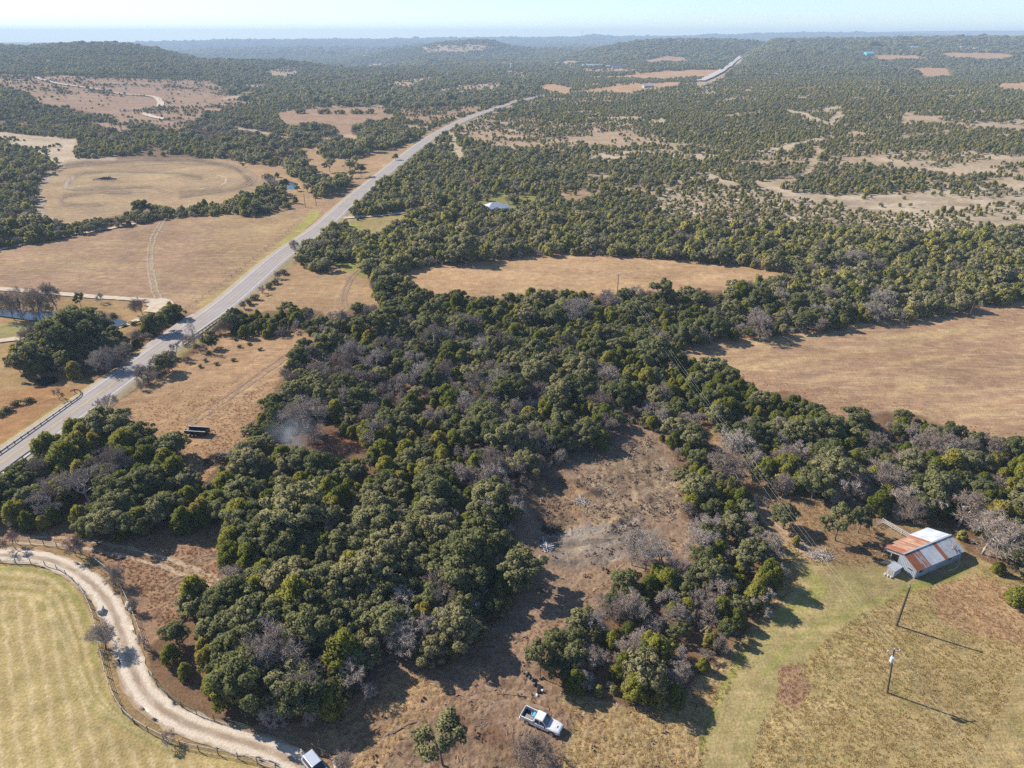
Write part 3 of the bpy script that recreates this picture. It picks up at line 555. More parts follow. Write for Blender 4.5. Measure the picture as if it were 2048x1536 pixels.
strokes([(880, 1400), (1080, 1300), (1130, 1400), (1120, 1530), (760, 1530)], 110, -0.4, 20, 100, 4, 11, [(0.23, 0.14, 0.095), (0.40, 0.275, 0.175), (0.20, 0.12, 0.08)], 0.5, 0.5)
# rock ledges on the pale slope
strokes([(1330, 420), (1500, 375), (1850, 378), (2048, 372), (2048, 448), (1750, 458), (1500, 450)], 200, 0.03, 25, 150, 1.6, 4.5, [(0.27, 0.20, 0.14), (0.66, 0.55, 0.42), (0.40, 0.30, 0.20)], 0.75, 0.06)
strokes([(1750, 312), (1900, 302), (2048, 308), (2048, 350), (1900, 346)], 40, 0.05, 25, 120, 1.2, 3, [(0.35, 0.26, 0.18), (0.62, 0.50, 0.37)], 0.7, 0.06)
strokes([(930, 230), (1280, 232), (1260, 285), (960, 288)], 50, 0.03, 25, 120, 1.2, 3, [(0.35, 0.25, 0.17), (0.58, 0.45, 0.33)], 0.7, 0.08)
# soften the map a little so that its borders are not ruled lines
def blur(a):
    b = a.copy()
    b[1:-1, 1:-1] = (a[1:-1, 1:-1] * 4 + a[:-2, 1:-1] + a[2:, 1:-1] + a[1:-1, :-2] + a[1:-1, 2:]) / 8
    return b
grow_ = blur(blur(blur(grow_)))
gcol = blur(blur(gcol)) * np.array((0.72, 0.70, 0.65)); gvar = blur(blur(gvar))

def look(arr, px, py):
    j = np.clip(((px - RX0) * RS - 0.5), 0, RW - 1.001); i = np.clip(((py - RY0) * RS - 0.5), 0, RH - 1.001)
    j0 = j.astype(int); i0 = i.astype(int); fj = j - j0; fi = i - i0
    if arr.ndim == 3: fj = fj[..., None]; fi = fi[..., None]
    return (arr[i0, j0] * (1 - fj) + arr[i0, j0 + 1] * fj) * (1 - fi) + (arr[i0 + 1, j0] * (1 - fj) + arr[i0 + 1, j0 + 1] * fj) * fi
def look0(arr, px, py):
    j = np.clip(((px - RX0) * RS), 0, RW - 1).astype(int); i = np.clip(((py - RY0) * RS), 0, RH - 1).astype(int)
    return arr[i, j]

# ------------------------------------------------------------------ ground: one sheet to the horizon
rs = [22.0]
while rs[-1] < 11400:
    r = rs[-1]
    rs.append(r + min(max((r * r + CAM_H ** 2) / CAM_H / (FPX / 2) * 1.45 * 0.8, 0.18), max(0.014 * r, 0.3)))
rs = np.array(rs)
th = np.concatenate([np.linspace(-180, -58, 22)[:-1], np.linspace(-58, -41, 50)[:-1], np.linspace(-41, 41, 680), np.linspace(41, 58, 50)[1:], np.linspace(58, 180, 22)[1:]])
TH, RR = np.meshgrid(np.radians(th), rs)
GX, GY = RR * np.sin(TH), RR * np.cos(TH)
GZ = terr(GX, GY)
nr, nt_ = GX.shape
jx = 0.14 * vn(GX / 0.7, GY / 0.7, 31) + 0.2 * vn(GX / 3.1, GY / 3.1, 32); jy = 0.14 * vn(GX / 0.7, GY / 0.7, 33) + 0.2 * vn(GX / 3.1, GY / 3.1, 34)
jk = 1 + 0.8 * sstep((RR - 250) / 600)
GPX, GPY = pix(GX + jx * jk, GY + jy * jk, GZ)
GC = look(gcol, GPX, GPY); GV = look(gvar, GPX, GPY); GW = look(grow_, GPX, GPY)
GZ = GZ + (0.05 * GV[..., 0] ** 2 * vn(GX / 0.9, GY / 0.9, 41) + 0.10 * vn(GX / 0.45, GY / 0.45, 43)) * (RR < 220) * (GV[..., 0] > 1.05)      # churned earth
V = np.stack([GX, GY, GZ], -1).reshape(-1, 3)
idx = np.arange(nr * nt_).reshape(nr, nt_)
F = np.stack([idx[:-1, :-1], idx[:-1, 1:], idx[1:, 1:], idx[1:, :-1]], -1).reshape(-1, 4)[:, ::-1]
gme = np_mesh("ground", V, F, True)
# close the middle under the camera
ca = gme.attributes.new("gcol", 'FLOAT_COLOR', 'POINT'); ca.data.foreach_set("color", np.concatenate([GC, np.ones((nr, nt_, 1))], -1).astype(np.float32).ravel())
cv = gme.attributes.new("gvar", 'FLOAT_COLOR', 'POINT'); cv.data.foreach_set("color", np.concatenate([GV, GW[..., None]], -1).astype(np.float32).ravel())
ground = new_obj("ground", gme)
tag(ground, "dry tan and brown valley ground running out to the hills", "ground", kind="structure")

m, nt, N, L, P = mat_new("ground")
def nd(t, **kw):
    n = N.new(t)
    for k, v in kw.items(): setattr(n, k, v)
    return n
geo = nd("ShaderNodeNewGeometry")
def noise(scale, detail=4, rough=0.55, vec=None, stretch=None):
    n = nd("ShaderNodeTexNoise"); n.inputs["Scale"].default_value = scale; n.inputs["Detail"].default_value = detail; n.inputs["Roughness"].default_value = rough
    if stretch:
        mp = nd("ShaderNodeMapping"); mp.inputs["Scale"].default_value = stretch[:3]; mp.inputs["Rotation"].default_value = (0, 0, stretch[3])
        L.new(geo.outputs["Position"], mp.inputs[0]); L.new(mp.outputs[0], n.inputs["Vector"])
    else: L.new(geo.outputs["Position"], n.inputs["Vector"])
    return n.outputs[0]
def mth(op, a, b=None, c=None, clamp=False):
    n = nd("ShaderNodeMath", operation=op, use_clamp=clamp)
    for i, q in enumerate((a, b, c)):
        if q is None: continue
        if isinstance(q, (int, float)): n.inputs[i].default_value = q
        else: L.new(q, n.inputs[i])
    return n.outputs[0]
def mapr(v, a, b, c=0.0, d=1.0):
    n = nd("ShaderNodeMapRange"); L.new(v, n.inputs[0])
    for i, q in enumerate((a, b, c, d)): n.inputs[i + 1].default_value = q
    return n.outputs[0]
def mixc(fac, a, b, mode='MIX'):
    n = nd("ShaderNodeMix", data_type='RGBA', blend_type=mode)
    if isinstance(fac, (int, float)): n.inputs[0].default_value = fac
    else: L.new(fac, n.inputs[0])
    for i, q in ((6, a), (7, b)):
        if isinstance(q, tuple): n.inputs[i].default_value = (*q, 1)
        else: L.new(q, n.inputs[i])
    return n.outputs[2]
ac = nd("ShaderNodeAttribute", attribute_name="gcol"); av = nd("ShaderNodeAttribute", attribute_name="gvar")
sep = nd("ShaderNodeSeparateColor"); L.new(av.outputs["Color"], sep.inputs[0])
lump, streak, green = sep.outputs
n_big = noise(0.035, 3); n_mid = noise(0.33, 4, 0.6); n_fine = noise(2.6, 4, 0.65); n_gr = noise(0.16, 5, 0.7)
n_str = noise(1.0, 4, 0.6, stretch=(0.10, 0.62, 0.3, 0.16)); n_str2 = noise(1.0, 3, 0.6, stretch=(0.22, 1.5, 0.5, 0.1))
base = ac.outputs["Color"]
# straw streaks of laid grass
f_str = mth('MULTIPLY', mapr(n_str, 0.50, 0.70), streak, clamp=True)
c1 = mixc(mth('MULTIPLY', f_str, 0.55), base, (0.47, 0.33, 0.165))
f_dk = mth('MULTIPLY', mapr(n_str2, 0.56, 0.74), streak, clamp=True)
c2 = mixc(mth('MULTIPLY', f_dk, 0.42), c1, (0.185, 0.112, 0.072))
# raked rows on the lawn
_r0, _r1 = unp(95, 1250), unp(140, 1500); _rd = _r1 - _r0; _ra = math.atan2(_rd[1], _rd[0])
mpr = nd("ShaderNodeMapping"); mpr.vector_type = 'TEXTURE'; mpr.inputs["Rotation"].default_value = (0, 0, _ra); L.new(geo.outputs["Position"], mpr.inputs[0])
wvt = nd("ShaderNodeTexWave"); wvt.bands_direction = 'Y'; wvt.inputs["Scale"].default_value = 0.155; wvt.inputs["Distortion"].default_value = 2.4; wvt.inputs["Detail"].default_value = 3; wvt.inputs["Detail Scale"].default_value = 1.6; L.new(mpr.outputs[0], wvt.inputs["Vector"])
rows = mth('MULTIPLY', mapr(wvt.outputs["Fac"], 0.62, 0.98), av.outputs["Alpha"])
c2 = mixc(mth('MULTIPLY', rows, 0.42), c2, (0.50, 0.40, 0.235))
rowd = mth('MULTIPLY', mapr(wvt.outputs["Fac"], 0.35, 0.05), av.outputs["Alpha"])
c2 = mixc(mth('MULTIPLY', rowd, 0.22), c2, (0.235, 0.215, 0.082))
f_gr = mth('MULTIPLY', mapr(n_gr, 0.48, 0.66), green, clamp=True)
c3 = mixc(mth('MULTIPLY', f_gr, 0.75), c2, (0.19, 0.185, 0.052))
val = mth('MULTIPLY', mapr(n_big, 0.3, 0.7, 0.84, 1.16), mapr(n_mid, 0.3, 0.7, 0.80, 1.18))
val = mth('MULTIPLY', val, mapr(n_fine, 0.25, 0.75, 0.62, 1.32))
vm = nd("ShaderNodeVectorMath", operation='SCALE'); L.new(c3, vm.inputs[0]); L.new(val, vm.inputs[3])
L.new(vm.outputs[0], P.inputs["Base Color"])
P.inputs["Roughness"].default_value = 1.0; P.inputs["Specular IOR Level"].default_value = 0.1
bh = mth('ADD', mth('MULTIPLY', n_fine, 0.22), mth('MULTIPLY', n_mid, 0.5))
bh = mth('ADD', bh, mth('MULTIPLY', mth('MULTIPLY', n_str2, streak), 0.35))
bp = nd("ShaderNodeBump"); bp.inputs["Distance"].default_value = 1.0
L.new(bh, bp.inputs["Height"]); L.new(mapr(lump, 0.0, 2.0, 0.35, 1.0), bp.inputs["Strength"])
L.new(bp.outputs[0], P.inputs["Normal"])
gme.materials.append(m)

# water
m, nt, N, L, P = mat_new("water")
P.inputs["Base Color"].default_value = (0.03, 0.032, 0.026, 1); P.inputs["Roughness"].default_value = 0.16; P.inputs["Specular IOR Level"].default_value = 0.35
wv = N.new("ShaderNodeTexNoise"); wv.inputs["Scale"].default_value = 1.6; tcw = N.new("ShaderNodeTexCoord"); L.new(tcw.outputs["Object"], wv.inputs["Vector"])
bw = N.new("ShaderNodeBump"); bw.inputs["Strength"].default_value = 0.25; bw.inputs["Distance"].default_value = 0.1; L.new(wv.outputs[0], bw.inputs["Height"]); L.new(bw.outputs[0], P.inputs["Normal"])
WATER = m
for k, (poly, lev) in enumerate(PONDS):
    c = poly.mean(0)
    q = c + (poly - c) * 1.0
    # push every edge out a little so that the sheet meets the banks
    e = q - c; q = c + e * (1 + 1.2 / np.maximum(np.linalg.norm(e, axis=1, keepdims=True), 1))
    b = MB(); b.add([(x, y, lev - 0.55) for x, y in q], [tuple(range(len(q)))])
    o = b.build("creek_water" if k == 0 else "pond_water", WATER)
    tag(o, ("still creek water between the leafless trees on the left", "dark pond under the spreading oak beside the highway", "small pond among trees beside the far pasture")[k], "water", kind="structure")
    if o.data.polygons[0].normal.z < 0: o.data.flip_normals()

# ------------------------------------------------------------------ roads
def smooth_path(P, step):
    P = np.asarray(P, float); n = len(P)
    out = []
    for i in range(n - 1):
        p0, p1, p2, p3 = P[max(i - 1, 0)], P[i], P[i + 1], P[min(i + 2, n - 1)]
        k = max(2, int(np.linalg.norm(p2 - p1) / step))
        for t in np.linspace(0, 1, k, endpoint=False):
            out.append(0.5 * ((2 * p1) + (-p0 + p2) * t + (2 * p0 - 5 * p1 + 4 * p2 - p3) * t * t + (-p0 + 3 * p1 - 3 * p2 + p3) * t ** 3))
    out.append(P[-1])
    return np.array(out)
def relax(P, n):
    P = P.copy()
    for _ in range(n): P[1:-1] = P[1:-1] * 0.5 + (P[:-2] + P[2:]) * 0.25
    return P
def path2(px_pts, step=2.0, sm=8):
    P = unps(px_pts)[:, :2]
    return relax(smooth_path(P, step), sm)
def normals2(P):
    d = np.gradient(P, axis=0); d /= np.linalg.norm(d, axis=1, keepdims=True) + 1e-9
    return np.stack([-d[:, 1], d[:, 0]], -1)       # left of travel
def ribbon(name, P, offs, lift, mat, parent=None, wob=0.0, zbase=None, uv=True, skirt=None, far=0.0007):
    """strip draped on the ground: offs are sideways offsets (left positive)"""
    Nn = normals2(P); offs = np.asarray(offs, float)
    rr = np.hypot(P[:, 0], P[:, 1])
    s = np.concatenate([[0], np.cumsum(np.linalg.norm(np.diff(P, axis=0), axis=1))])
    o2 = offs[None, :] + (wob * (vn(s[:, None] / 2.2 + 0 * offs[None, :], offs[None, :] * 3.7, 5) + 0.6 * vn(s[:, None] / 0.8, offs[None, :] * 5.1, 6)) * (np.abs(offs)[None, :] > np.abs(offs).max() * 0.6) if wob else 0)
    X = P[:, 0:1] + Nn[:, 0:1] * o2; Y = P[:, 1:2] + Nn[:, 1:2] * o2
    Zt = terr(X, Y)
    if zbase is None: Z = Zt + lift + far * rr[:, None]
    else: Z = zbase[:, None] + lift + 0 * X
    if skirt is not None: Z[:, 0] -= skirt; Z[:, -1] -= skirt
    n, k = X.shape
    V = np.stack([X, Y, Z], -1).reshape(-1, 3); ii = np.arange(n * k).reshape(n, k)
    F = np.stack([ii[:-1, :-1], ii[:-1, 1:], ii[1:, 1:], ii[1:, :-1]], -1).reshape(-1, 4)
    me = np_mesh(name, V, F, True)
    A = me.attributes.new("across", 'FLOAT_VECTOR', 'POINT')
    A.data.foreach_set("vector", np.stack([np.broadcast_to(offs[None, :], X.shape), np.broadcast_to(s[:, None], X.shape), np.zeros_like(X)], -1).astype(np.float32).ravel())
    me.materials.append(mat)
    o = new_obj(name, me, parent)
    if me.polygons[len(me.polygons) // 2].normal.z < 0: me.flip_normals()
    return o

# sun-bleached asphalt with paler wheel paths
m, nt, N, L, P = mat_new("asphalt")
geo = nd("ShaderNodeNewGeometry"); aa = nd("ShaderNodeAttribute", attribute_name="across")
sx = nd("ShaderNodeSeparateXYZ"); L.new(aa.outputs["Vector"], sx.inputs[0])
w1 = mth('ABSOLUTE', mth('SUBTRACT', mth('ABSOLUTE', mth('SUBTRACT', mth('ABSOLUTE', sx.outputs[0]), 1.85)), 0.85))
tr = mapr(w1, 0.1, 0.75, 1.0, 0.0)
cb = mixc(mth('MULTIPLY', tr, 0.55), (0.315, 0.275, 0.25), (0.255, 0.22, 0.20))
nf = noise(3.0, 4, 0.7); nb = noise(0.12, 3)
v = mth('MULTIPLY', mapr(nf, 0.3, 0.7, 0.92, 1.08), mapr(nb, 0.3, 0.7, 0.92, 1.08))
vm = nd("ShaderNodeVectorMath", operation='SCALE'); L.new(cb, vm.inputs[0]); L.new(v, vm.inputs[3]); L.new(vm.outputs[0], P.inputs["Base Color"])
P.inputs["Roughness"].default_value = 0.9; P.inputs["Specular IOR Level"].default_value = 0.2
ASPHALT = m
# gravel drive: two pale wheel strips
m, nt, N, L, P = mat_new("gravel")
geo = nd("ShaderNodeNewGeometry"); aa = nd("ShaderNodeAttribute", attribute_name="across")
sx = nd("ShaderNodeSeparateXYZ"); L.new(aa.outputs["Vector"], sx.inputs[0])
nw = noise(0.7, 4, 0.6)
ax = mth('ADD', mth('ABSOLUTE', sx.outputs[0]), mth('MULTIPLY', mth('SUBTRACT', nw, 0.5), 1.0))
ctr = mapr(ax, 0.25, 0.75, 1.0, 0.0); edg = mapr(ax, 1.3, 1.9, 0.0, 1.0)
nf = noise(3.5, 4, 0.75); n2 = noise(0.35, 3)
cb = mixc(mth('MULTIPLY', ctr, mapr(n2, 0.3, 0.6, 0.5, 1.0)), (0.56, 0.465, 0.36), (0.29, 0.21, 0.14))
cb = mixc(edg, cb, (0.30, 0.21, 0.125))
v = mapr(nf, 0.25, 0.75, 0.74, 1.2)
vm = nd("ShaderNodeVectorMath", operation='SCALE'); L.new(cb, vm.inputs[0]); L.new(v, vm.inputs[3]); L.new(vm.outputs[0], P.inputs["Base Color"])
bp = nd("ShaderNodeBump"); bp.inputs["Strength"].default_value = 0.5; bp.inputs["Distance"].default_value = 0.2; L.new(nf, bp.inputs["Height"]); L.new(bp.outputs[0], P.inputs["Normal"])
P.inputs["Roughness"].default_value = 1.0
GRAVEL = m
CALICHE = simple_mat("caliche", (0.47, 0.375, 0.275), 1.0, var=0.16, scale=0.5, bump=0.3)
WHITEP = simple_mat("white_line", (0.62, 0.60, 0.57), 0.8, var=0.15, scale=1.0)
YELLP = simple_mat("yellow_line", (0.62, 0.44, 0.12), 0.8, var=0.15, scale=1.0)
CONC = simple_mat("concrete", (0.36, 0.305, 0.26), 0.95, var=0.14, scale=0.8, bump=0.2)

HW = path2([(-150, 1040), (-70, 980), (0, 931), (60, 889), (120, 847), (220, 777), (300, 718), (385, 657), (457, 606), (547, 541 - 15), (600, 487), (642, 458), (700, 405), (760, 355), (800, 323), (850, 285), (900, 255), (950, 232), (990, 218), (1012, 211)], 3.0, 30)
_e = HW[-1] - HW[-12]; _e /= np.linalg.norm(_e)
HW = np.concatenate([HW, HW[-1] + np.outer(np.arange(1, 60) * 3.0, _e)])
hwz = terr(HW[:, 0], HW[:, 1])
for _ in range(120): hwz[1:-1] = hwz[1:-1] * 0.5 + (hwz[:-2] + hwz[2:]) * 0.25
hwz = np.maximum(hwz, terr(HW[:, 0], HW[:, 1]) - 0.1) + 0.35 + 0.0006 * np.hypot(HW[:, 0], HW[:, 1])
highway = ribbon("highway", HW, [-7.4, -4.9, -3.7, -1.85, 0, 1.85, 3.7, 4.9, 7.4], 0.0, ASPHALT, zbase=hwz)
# shoulders fall to the ground
me = highway.data
co = np.zeros(len(me.vertices) * 3, np.float32); me.vertices.foreach_get("co", co); co = co.reshape(-1, 9, 3)
for k in (0, 8): co[:, k, 2] = terr(co[:, k, 0].astype(float), co[:, k, 1].astype(float)) - 0.15
me.vertices.foreach_set("co", co.ravel()); me.update()
tag(highway, "grey two-lane highway running from lower left to the distant bend", "road", kind="structure")
SHOULD = simple_mat("road_shoulder", (0.30, 0.235, 0.13), 1.0, var=0.2, scale=0.8)
me.materials.append(SHOULD)
for p in me.polygons:
    if p.index % 8 in (0, 7): p.material_index = 1
def mark(name, off, w, mat, i0=0, i1=None, label=None):
    o = ribbon(name, HW[i0:i1], [off - w / 2, off + w / 2], 0.012 + 0.0, mat, highway, zbase=hwz[i0:i1] + 0.00012 * np.hypot(HW[i0:i1, 0], HW[i0:i1, 1]))
    return o
mark("edge_line", 3.55, 0.22, WHITEP); mark("edge_line", -3.55, 0.22, WHITEP)
kd = int(np.argmin(np.linalg.norm(HW - unp(262, 746)[:2], axis=1)))
mark("centre_line", 0.16, 0.14, YELLP, 0, kd); mark("centre_line", -0.16, 0.14, YELLP, 0, kd)
for i in range(kd + 4, len(HW) - 90, 8): mark("centre_dash", 0.0, 0.17, YELLP, i, i + 3)
# the far stretch of the same highway, climbing to the pass
HW2 = path2([(1400, 163), (1425, 152), (1447, 139), (1464, 127), (1478, 117), (1488, 111)], 10, 6)
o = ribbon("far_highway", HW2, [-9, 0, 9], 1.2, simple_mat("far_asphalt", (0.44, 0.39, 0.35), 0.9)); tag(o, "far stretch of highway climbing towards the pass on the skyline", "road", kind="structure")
HW3 = path2([(1502, 104), (1512, 101), (1521, 99)], 10, 2)
o = ribbon("far_highway", HW3, [-8, 0, 8], 1.5, MATS["far_asphalt"]); tag(o, "short pale bit of road just below the pass on the skyline", "road", kind="structure")

DRIVE = path2([(-160, 1126), (-80, 1116), (0, 1111), (60, 1112), (110, 1124), (150, 1142), (190, 1172), (218, 1205), (236, 1245), (250, 1290), (262, 1330), (276, 1370), (305, 1408), (350, 1438), (410, 1462), (480, 1482), (540, 1500), (590, 1522), (640, 1556), (690, 1600)], 0.9, 20)
drive = ribbon("gravel_drive", DRIVE, np.linspace(-1.95, 1.95, 13), 0.035, GRAVEL, wob=0.3)
tag(drive, "pale two-track gravel drive curving round the mown lawn", "drive", kind="structure")
for nm, pts, w, lab in (("dirt_road", [(-60, 574), (0, 579), (75, 585), (150, 591), (230, 597), (285, 601), (312, 602)], 1.7, "pale dirt road along the far bank of the creek"),
                        ("dirt_road", [(304, 604), (322, 606), (326, 612), (318, 621), (306, 626)], 4.2, "pale turning circle at the end of the creek road"),
                        ("dirt_road", [(296, 634), (262, 646), (222, 657), (190, 664), (150, 669), (100, 673), (52, 676), (0, 683), (-60, 690)], 1.7, "pale dirt road passing behind the big spreading oak"),
                        ("dirt_road", [(-60, 510), (0, 500), (40, 490), (75, 484), (140, 471), (210, 460), (270, 448), (335, 433)], 1.6, "thin pale track along the near edge of the left woods"),
                        ("dirt_road", [(60, 153), (85, 160), (112, 167), (150, 173), (200, 180), (240, 189), (290, 191), (308, 194), (318, 200), (322, 209), (316, 218), (302, 224), (288, 228), (310, 235), (335, 240)], 4.5, "curving pale road on the far left hillside"),
                        ("dirt_road", [(683, 437), (715, 435), (755, 432), (790, 429), (808, 425)], 2.0, "pale driveway leaving the highway towards the white-roofed house")):
    o = ribbon(nm, path2(pts, 2.0 if pts[0][1] > 250 else 8.0, 4), [-w, -w * 0.4, w * 0.4, w], 0.10, CALICHE, wob=0.25); tag(o, lab, "road", kind="structure")
# concrete apron beside the highway at the creek crossing
AP = unps([(283, 697), (322, 700), (352, 678), (392, 646), (402, 630), (386, 629), (372, 636), (340, 658), (306, 681)])
b = MB(); zt = [float(z) for z in AP[:, 2]]
b.add([(p[0], p[1], p[2] + 0.34) for p in AP] + [(p[0], p[1], p[2] - 0.3) for p in AP], [tuple(range(9))] + [(i, (i + 9), ((i + 1) % 9) + 9, (i + 1) % 9) for i in range(9)])
o = b.build("concrete_apron", CONC); tag(o, "pale concrete pull-off beside the highway at the creek crossing", "pavement", kind="structure")
if o.data.polygons[0].normal.z < 0: o.data.flip_normals()

# worn wheel tracks: thin strips of bare earth, the dark ones coloured with rut shadow
TRK_D = simple_mat("shaded_rut", (0.235, 0.158, 0.103), 1.0, var=0.35, scale=0.8, bump=0.3); TRK_P = simple_mat("pale_rut", (0.375, 0.275, 0.185), 1.0, var=0.2, scale=0.6, bump=0.3)
TRK_G = simple_mat("grey_rut", (0.30, 0.225, 0.155), 1.0, var=0.2, scale=0.6)
def rut(pts, w, mat, label, pair=0.0):
    P_ = path2(pts, 1.2, 5)
    for s_ in ((-pair / 2, pair / 2) if pair else (0.0,)):
        Nn = normals2(P_); Q = P_ + Nn * s_
        o = ribbon("wheel_track", Q, [-w / 2, -w / 6, w / 6, w / 2], 0.018, mat, wob=w * 0.5, far=0.00013)
        tag(o, label if not pair else label + (", left wheel" if s_ > 0 else ", right wheel"), "track", kind="structure")
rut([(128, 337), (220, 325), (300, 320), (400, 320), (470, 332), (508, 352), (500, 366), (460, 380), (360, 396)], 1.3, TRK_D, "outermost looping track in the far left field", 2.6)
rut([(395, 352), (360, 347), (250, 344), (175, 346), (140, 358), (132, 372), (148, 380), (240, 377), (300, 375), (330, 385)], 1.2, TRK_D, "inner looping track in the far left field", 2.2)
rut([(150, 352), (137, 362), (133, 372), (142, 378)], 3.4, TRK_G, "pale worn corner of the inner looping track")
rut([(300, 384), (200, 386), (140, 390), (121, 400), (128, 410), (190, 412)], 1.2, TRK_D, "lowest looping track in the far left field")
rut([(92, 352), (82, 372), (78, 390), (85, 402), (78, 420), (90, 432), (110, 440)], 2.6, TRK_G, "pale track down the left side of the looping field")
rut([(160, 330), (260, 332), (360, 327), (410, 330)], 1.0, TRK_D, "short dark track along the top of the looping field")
rut([(400, 348), (430, 350), (452, 358), (440, 372), (400, 378)], 1.6, TRK_P, "pale curved track at the looping field's right end")
rut([(316, 598), (308, 575), (302, 540), (300, 510), (306, 478), (318, 455), (331, 436)], 0.7, TRK_G, "two-wheel track across the pink-brown field", 2.0)
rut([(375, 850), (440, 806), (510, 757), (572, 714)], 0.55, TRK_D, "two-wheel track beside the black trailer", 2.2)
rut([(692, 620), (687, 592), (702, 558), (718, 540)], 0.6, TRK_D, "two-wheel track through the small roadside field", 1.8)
rut([(30, 1078), (150, 1086), (240, 1101), (330, 1126), (400, 1152), (438, 1172)], 0.7, TRK_P, "two-wheel track across the small meadow by the drive", 2.0)
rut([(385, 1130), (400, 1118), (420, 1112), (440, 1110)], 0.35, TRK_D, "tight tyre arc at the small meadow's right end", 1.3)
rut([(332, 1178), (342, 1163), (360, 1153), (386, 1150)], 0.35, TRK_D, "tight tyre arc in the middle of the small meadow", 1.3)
rut([(1522, 985), (1528, 1035), (1575, 1075), (1640, 1118)], 0.7, TRK_P, "two-wheel track from the woods into the barn yard", 1.7)
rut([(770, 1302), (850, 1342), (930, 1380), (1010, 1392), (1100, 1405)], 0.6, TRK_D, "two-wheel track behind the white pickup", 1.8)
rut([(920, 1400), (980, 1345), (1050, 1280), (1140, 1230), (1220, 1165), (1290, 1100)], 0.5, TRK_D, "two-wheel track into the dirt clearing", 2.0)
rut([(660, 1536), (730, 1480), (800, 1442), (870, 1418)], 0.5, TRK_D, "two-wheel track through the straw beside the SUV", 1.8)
# ------------------------------------------------------------------ trees: a few models of each kind, then one object per tree
def unit(v): return v / (np.linalg.norm(v, axis=-1, keepdims=True) + 1e-9)
def leaf_cards(C, Nrm, size, aspect, R, droop=None):
    """diamond leaf tufts at C facing roughly along Nrm"""
    n = len(C)
    nn = unit(Nrm * 0.75 + R.normal(size=(n, 3)) * 0.75)
    t = R.normal(size=(n, 3)) if droop is None else droop + R.normal(size=(n, 3)) * 0.45
    t = unit(t - nn * np.sum(t * nn, 1, keepdims=True)); b = np.cross(nn, t)
    s = (size * R.uniform(0.65, 1.35, n))[:, None]
    V = np.stack([C - t * s * aspect, C - b * s, C + t * s * aspect, C + b * s], 1).reshape(-1, 3)
    F = np.arange(4 * n).reshape(n, 4)
    return V, F
def blob_leaves(cen, rad, n, R, shape=(1, 1, 0.85), shell=0.55, up=-0.35):
    d = unit(R.normal(size=(int(n * 1.6) + 4, 3)))
    d = d[d[:, 2] > up + R.uniform(-0.25, 0.25, len(d))][:n]
    rr = rad * (shell + (1 - shell) * R.uniform(0, 1, len(d)) ** 0.6)
    return cen + d * rr[:, None] * np.array(shape), d
def crown_mesh(name, blobs, per, size, aspect, R, mat, shape=(1, 1, 0.85), centre=None, up_bias=0.0, axis_up=False):
    Cs, Ns = [], []
    for c, r in blobs:
        p, d = blob_leaves(np.array(c), r, int(per * r * r), R, shape)
        Cs.append(p)
        o = d * 0.7
        if centre is not None: o = o + unit(p - np.array(centre)) * 0.6
        o[:, 2] += up_bias
        Ns.append(unit(o))
    C = np.concatenate(Cs); Nn = np.concatenate(Ns)
    droop = None
    if axis_up: droop = unit(Nn * 0.8 + np.array([0, 0, 0.7]))
    V, F = leaf_cards(C, Nn, size, aspect, R, droop)
    me = np_mesh(name, V, F, True)
    me.normals_split_custom_set_from_vertices(np.repeat(unit(Nn + R.normal(size=Nn.shape) * 0.28), 4, 0).tolist())
    me.materials.append(mat)
    return me
def limb_mesh(name, segs, mat, n=6):
    b = MB()
    for pts, rad in segs: b.tube(pts, rad, n, False)
    me = bpy.data.meshes.new(name); me.from_pydata(b.v, [], b.f); me.update()
    me.polygons.foreach_set("use_smooth", np.ones(len(me.polygons), bool)); me.materials.append(mat)
    return me
def bend(p, q, R, k=0.12, n=4):
    p, q = np.array(p, float), np.array(q, float); L_ = np.linalg.norm(q - p); out = []
    off = R.normal(size=3) * L_ * k
    for t in np.linspace(0, 1, n): out.append(tuple(p + (q - p) * t + off * math.sin(math.pi * t)))
    return out
def oak_model(i, lod):
    R = np.random.default_rng(100 + i)
    rad = R.uniform(2.7, 3.4); ht = R.uniform(5.6, 6.8); cz = ht * 0.60; vz = ht * 0.40
    nb = 38 if lod == 0 else (16 if lod == 1 else 9)
    blobs = []; squash = R.uniform(0.75, 1.25); gap = R.uniform(0, 6.28)
    for k in range(nb):
        a = k * 2.39996 + R.uniform(-0.4, 0.4); u = 1 - (k + 0.5) / nb * 1.5; u = np.clip(u + R.uniform(-0.12, 0.12), -0.62, 0.98)
        s = math.sqrt(1 - u * u) * R.uniform(0.50, 1.2) * (0.62 if math.cos(a - gap) > 0.75 and lod == 0 else 1.0)
        r = R.uniform(0.40, 1.05) * (1.0 if lod == 0 else (1.25 if lod == 1 else 1.6))
        blobs.append(((rad * s * math.cos(a) * squash, rad * s * math.sin(a) / squash, cz + vz * u * 0.86), r))
    for k in range(4 if lod == 0 else 2): blobs.append(((R.uniform(-1, 1), R.uniform(-1, 1), cz + R.uniform(-.4, .6)), 1.5))
    per, size = ((270, 0.112), (70, 0.225), (27, 0.40))[lod]
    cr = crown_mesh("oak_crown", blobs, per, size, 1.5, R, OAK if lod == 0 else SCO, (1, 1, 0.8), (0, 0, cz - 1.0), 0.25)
    segs = []
    lean = (R.uniform(-.3, .3), R.uniform(-.3, .3), cz * 0.45)
    segs.append((bend((0, 0, -0.3), lean, R, 0.06), [0.24, 0.2, 0.18, 0.17]))
    if lod < 2:
        for k in range(8 if lod == 0 else 4):
            c, r = blobs[(k * 3) % nb]
            segs.append((bend(lean, c, R, 0.14, 5), [0.14, 0.11, 0.085, 0.06, 0.03]))
    return cr, limb_mesh("oak_trunk", segs, BARK)
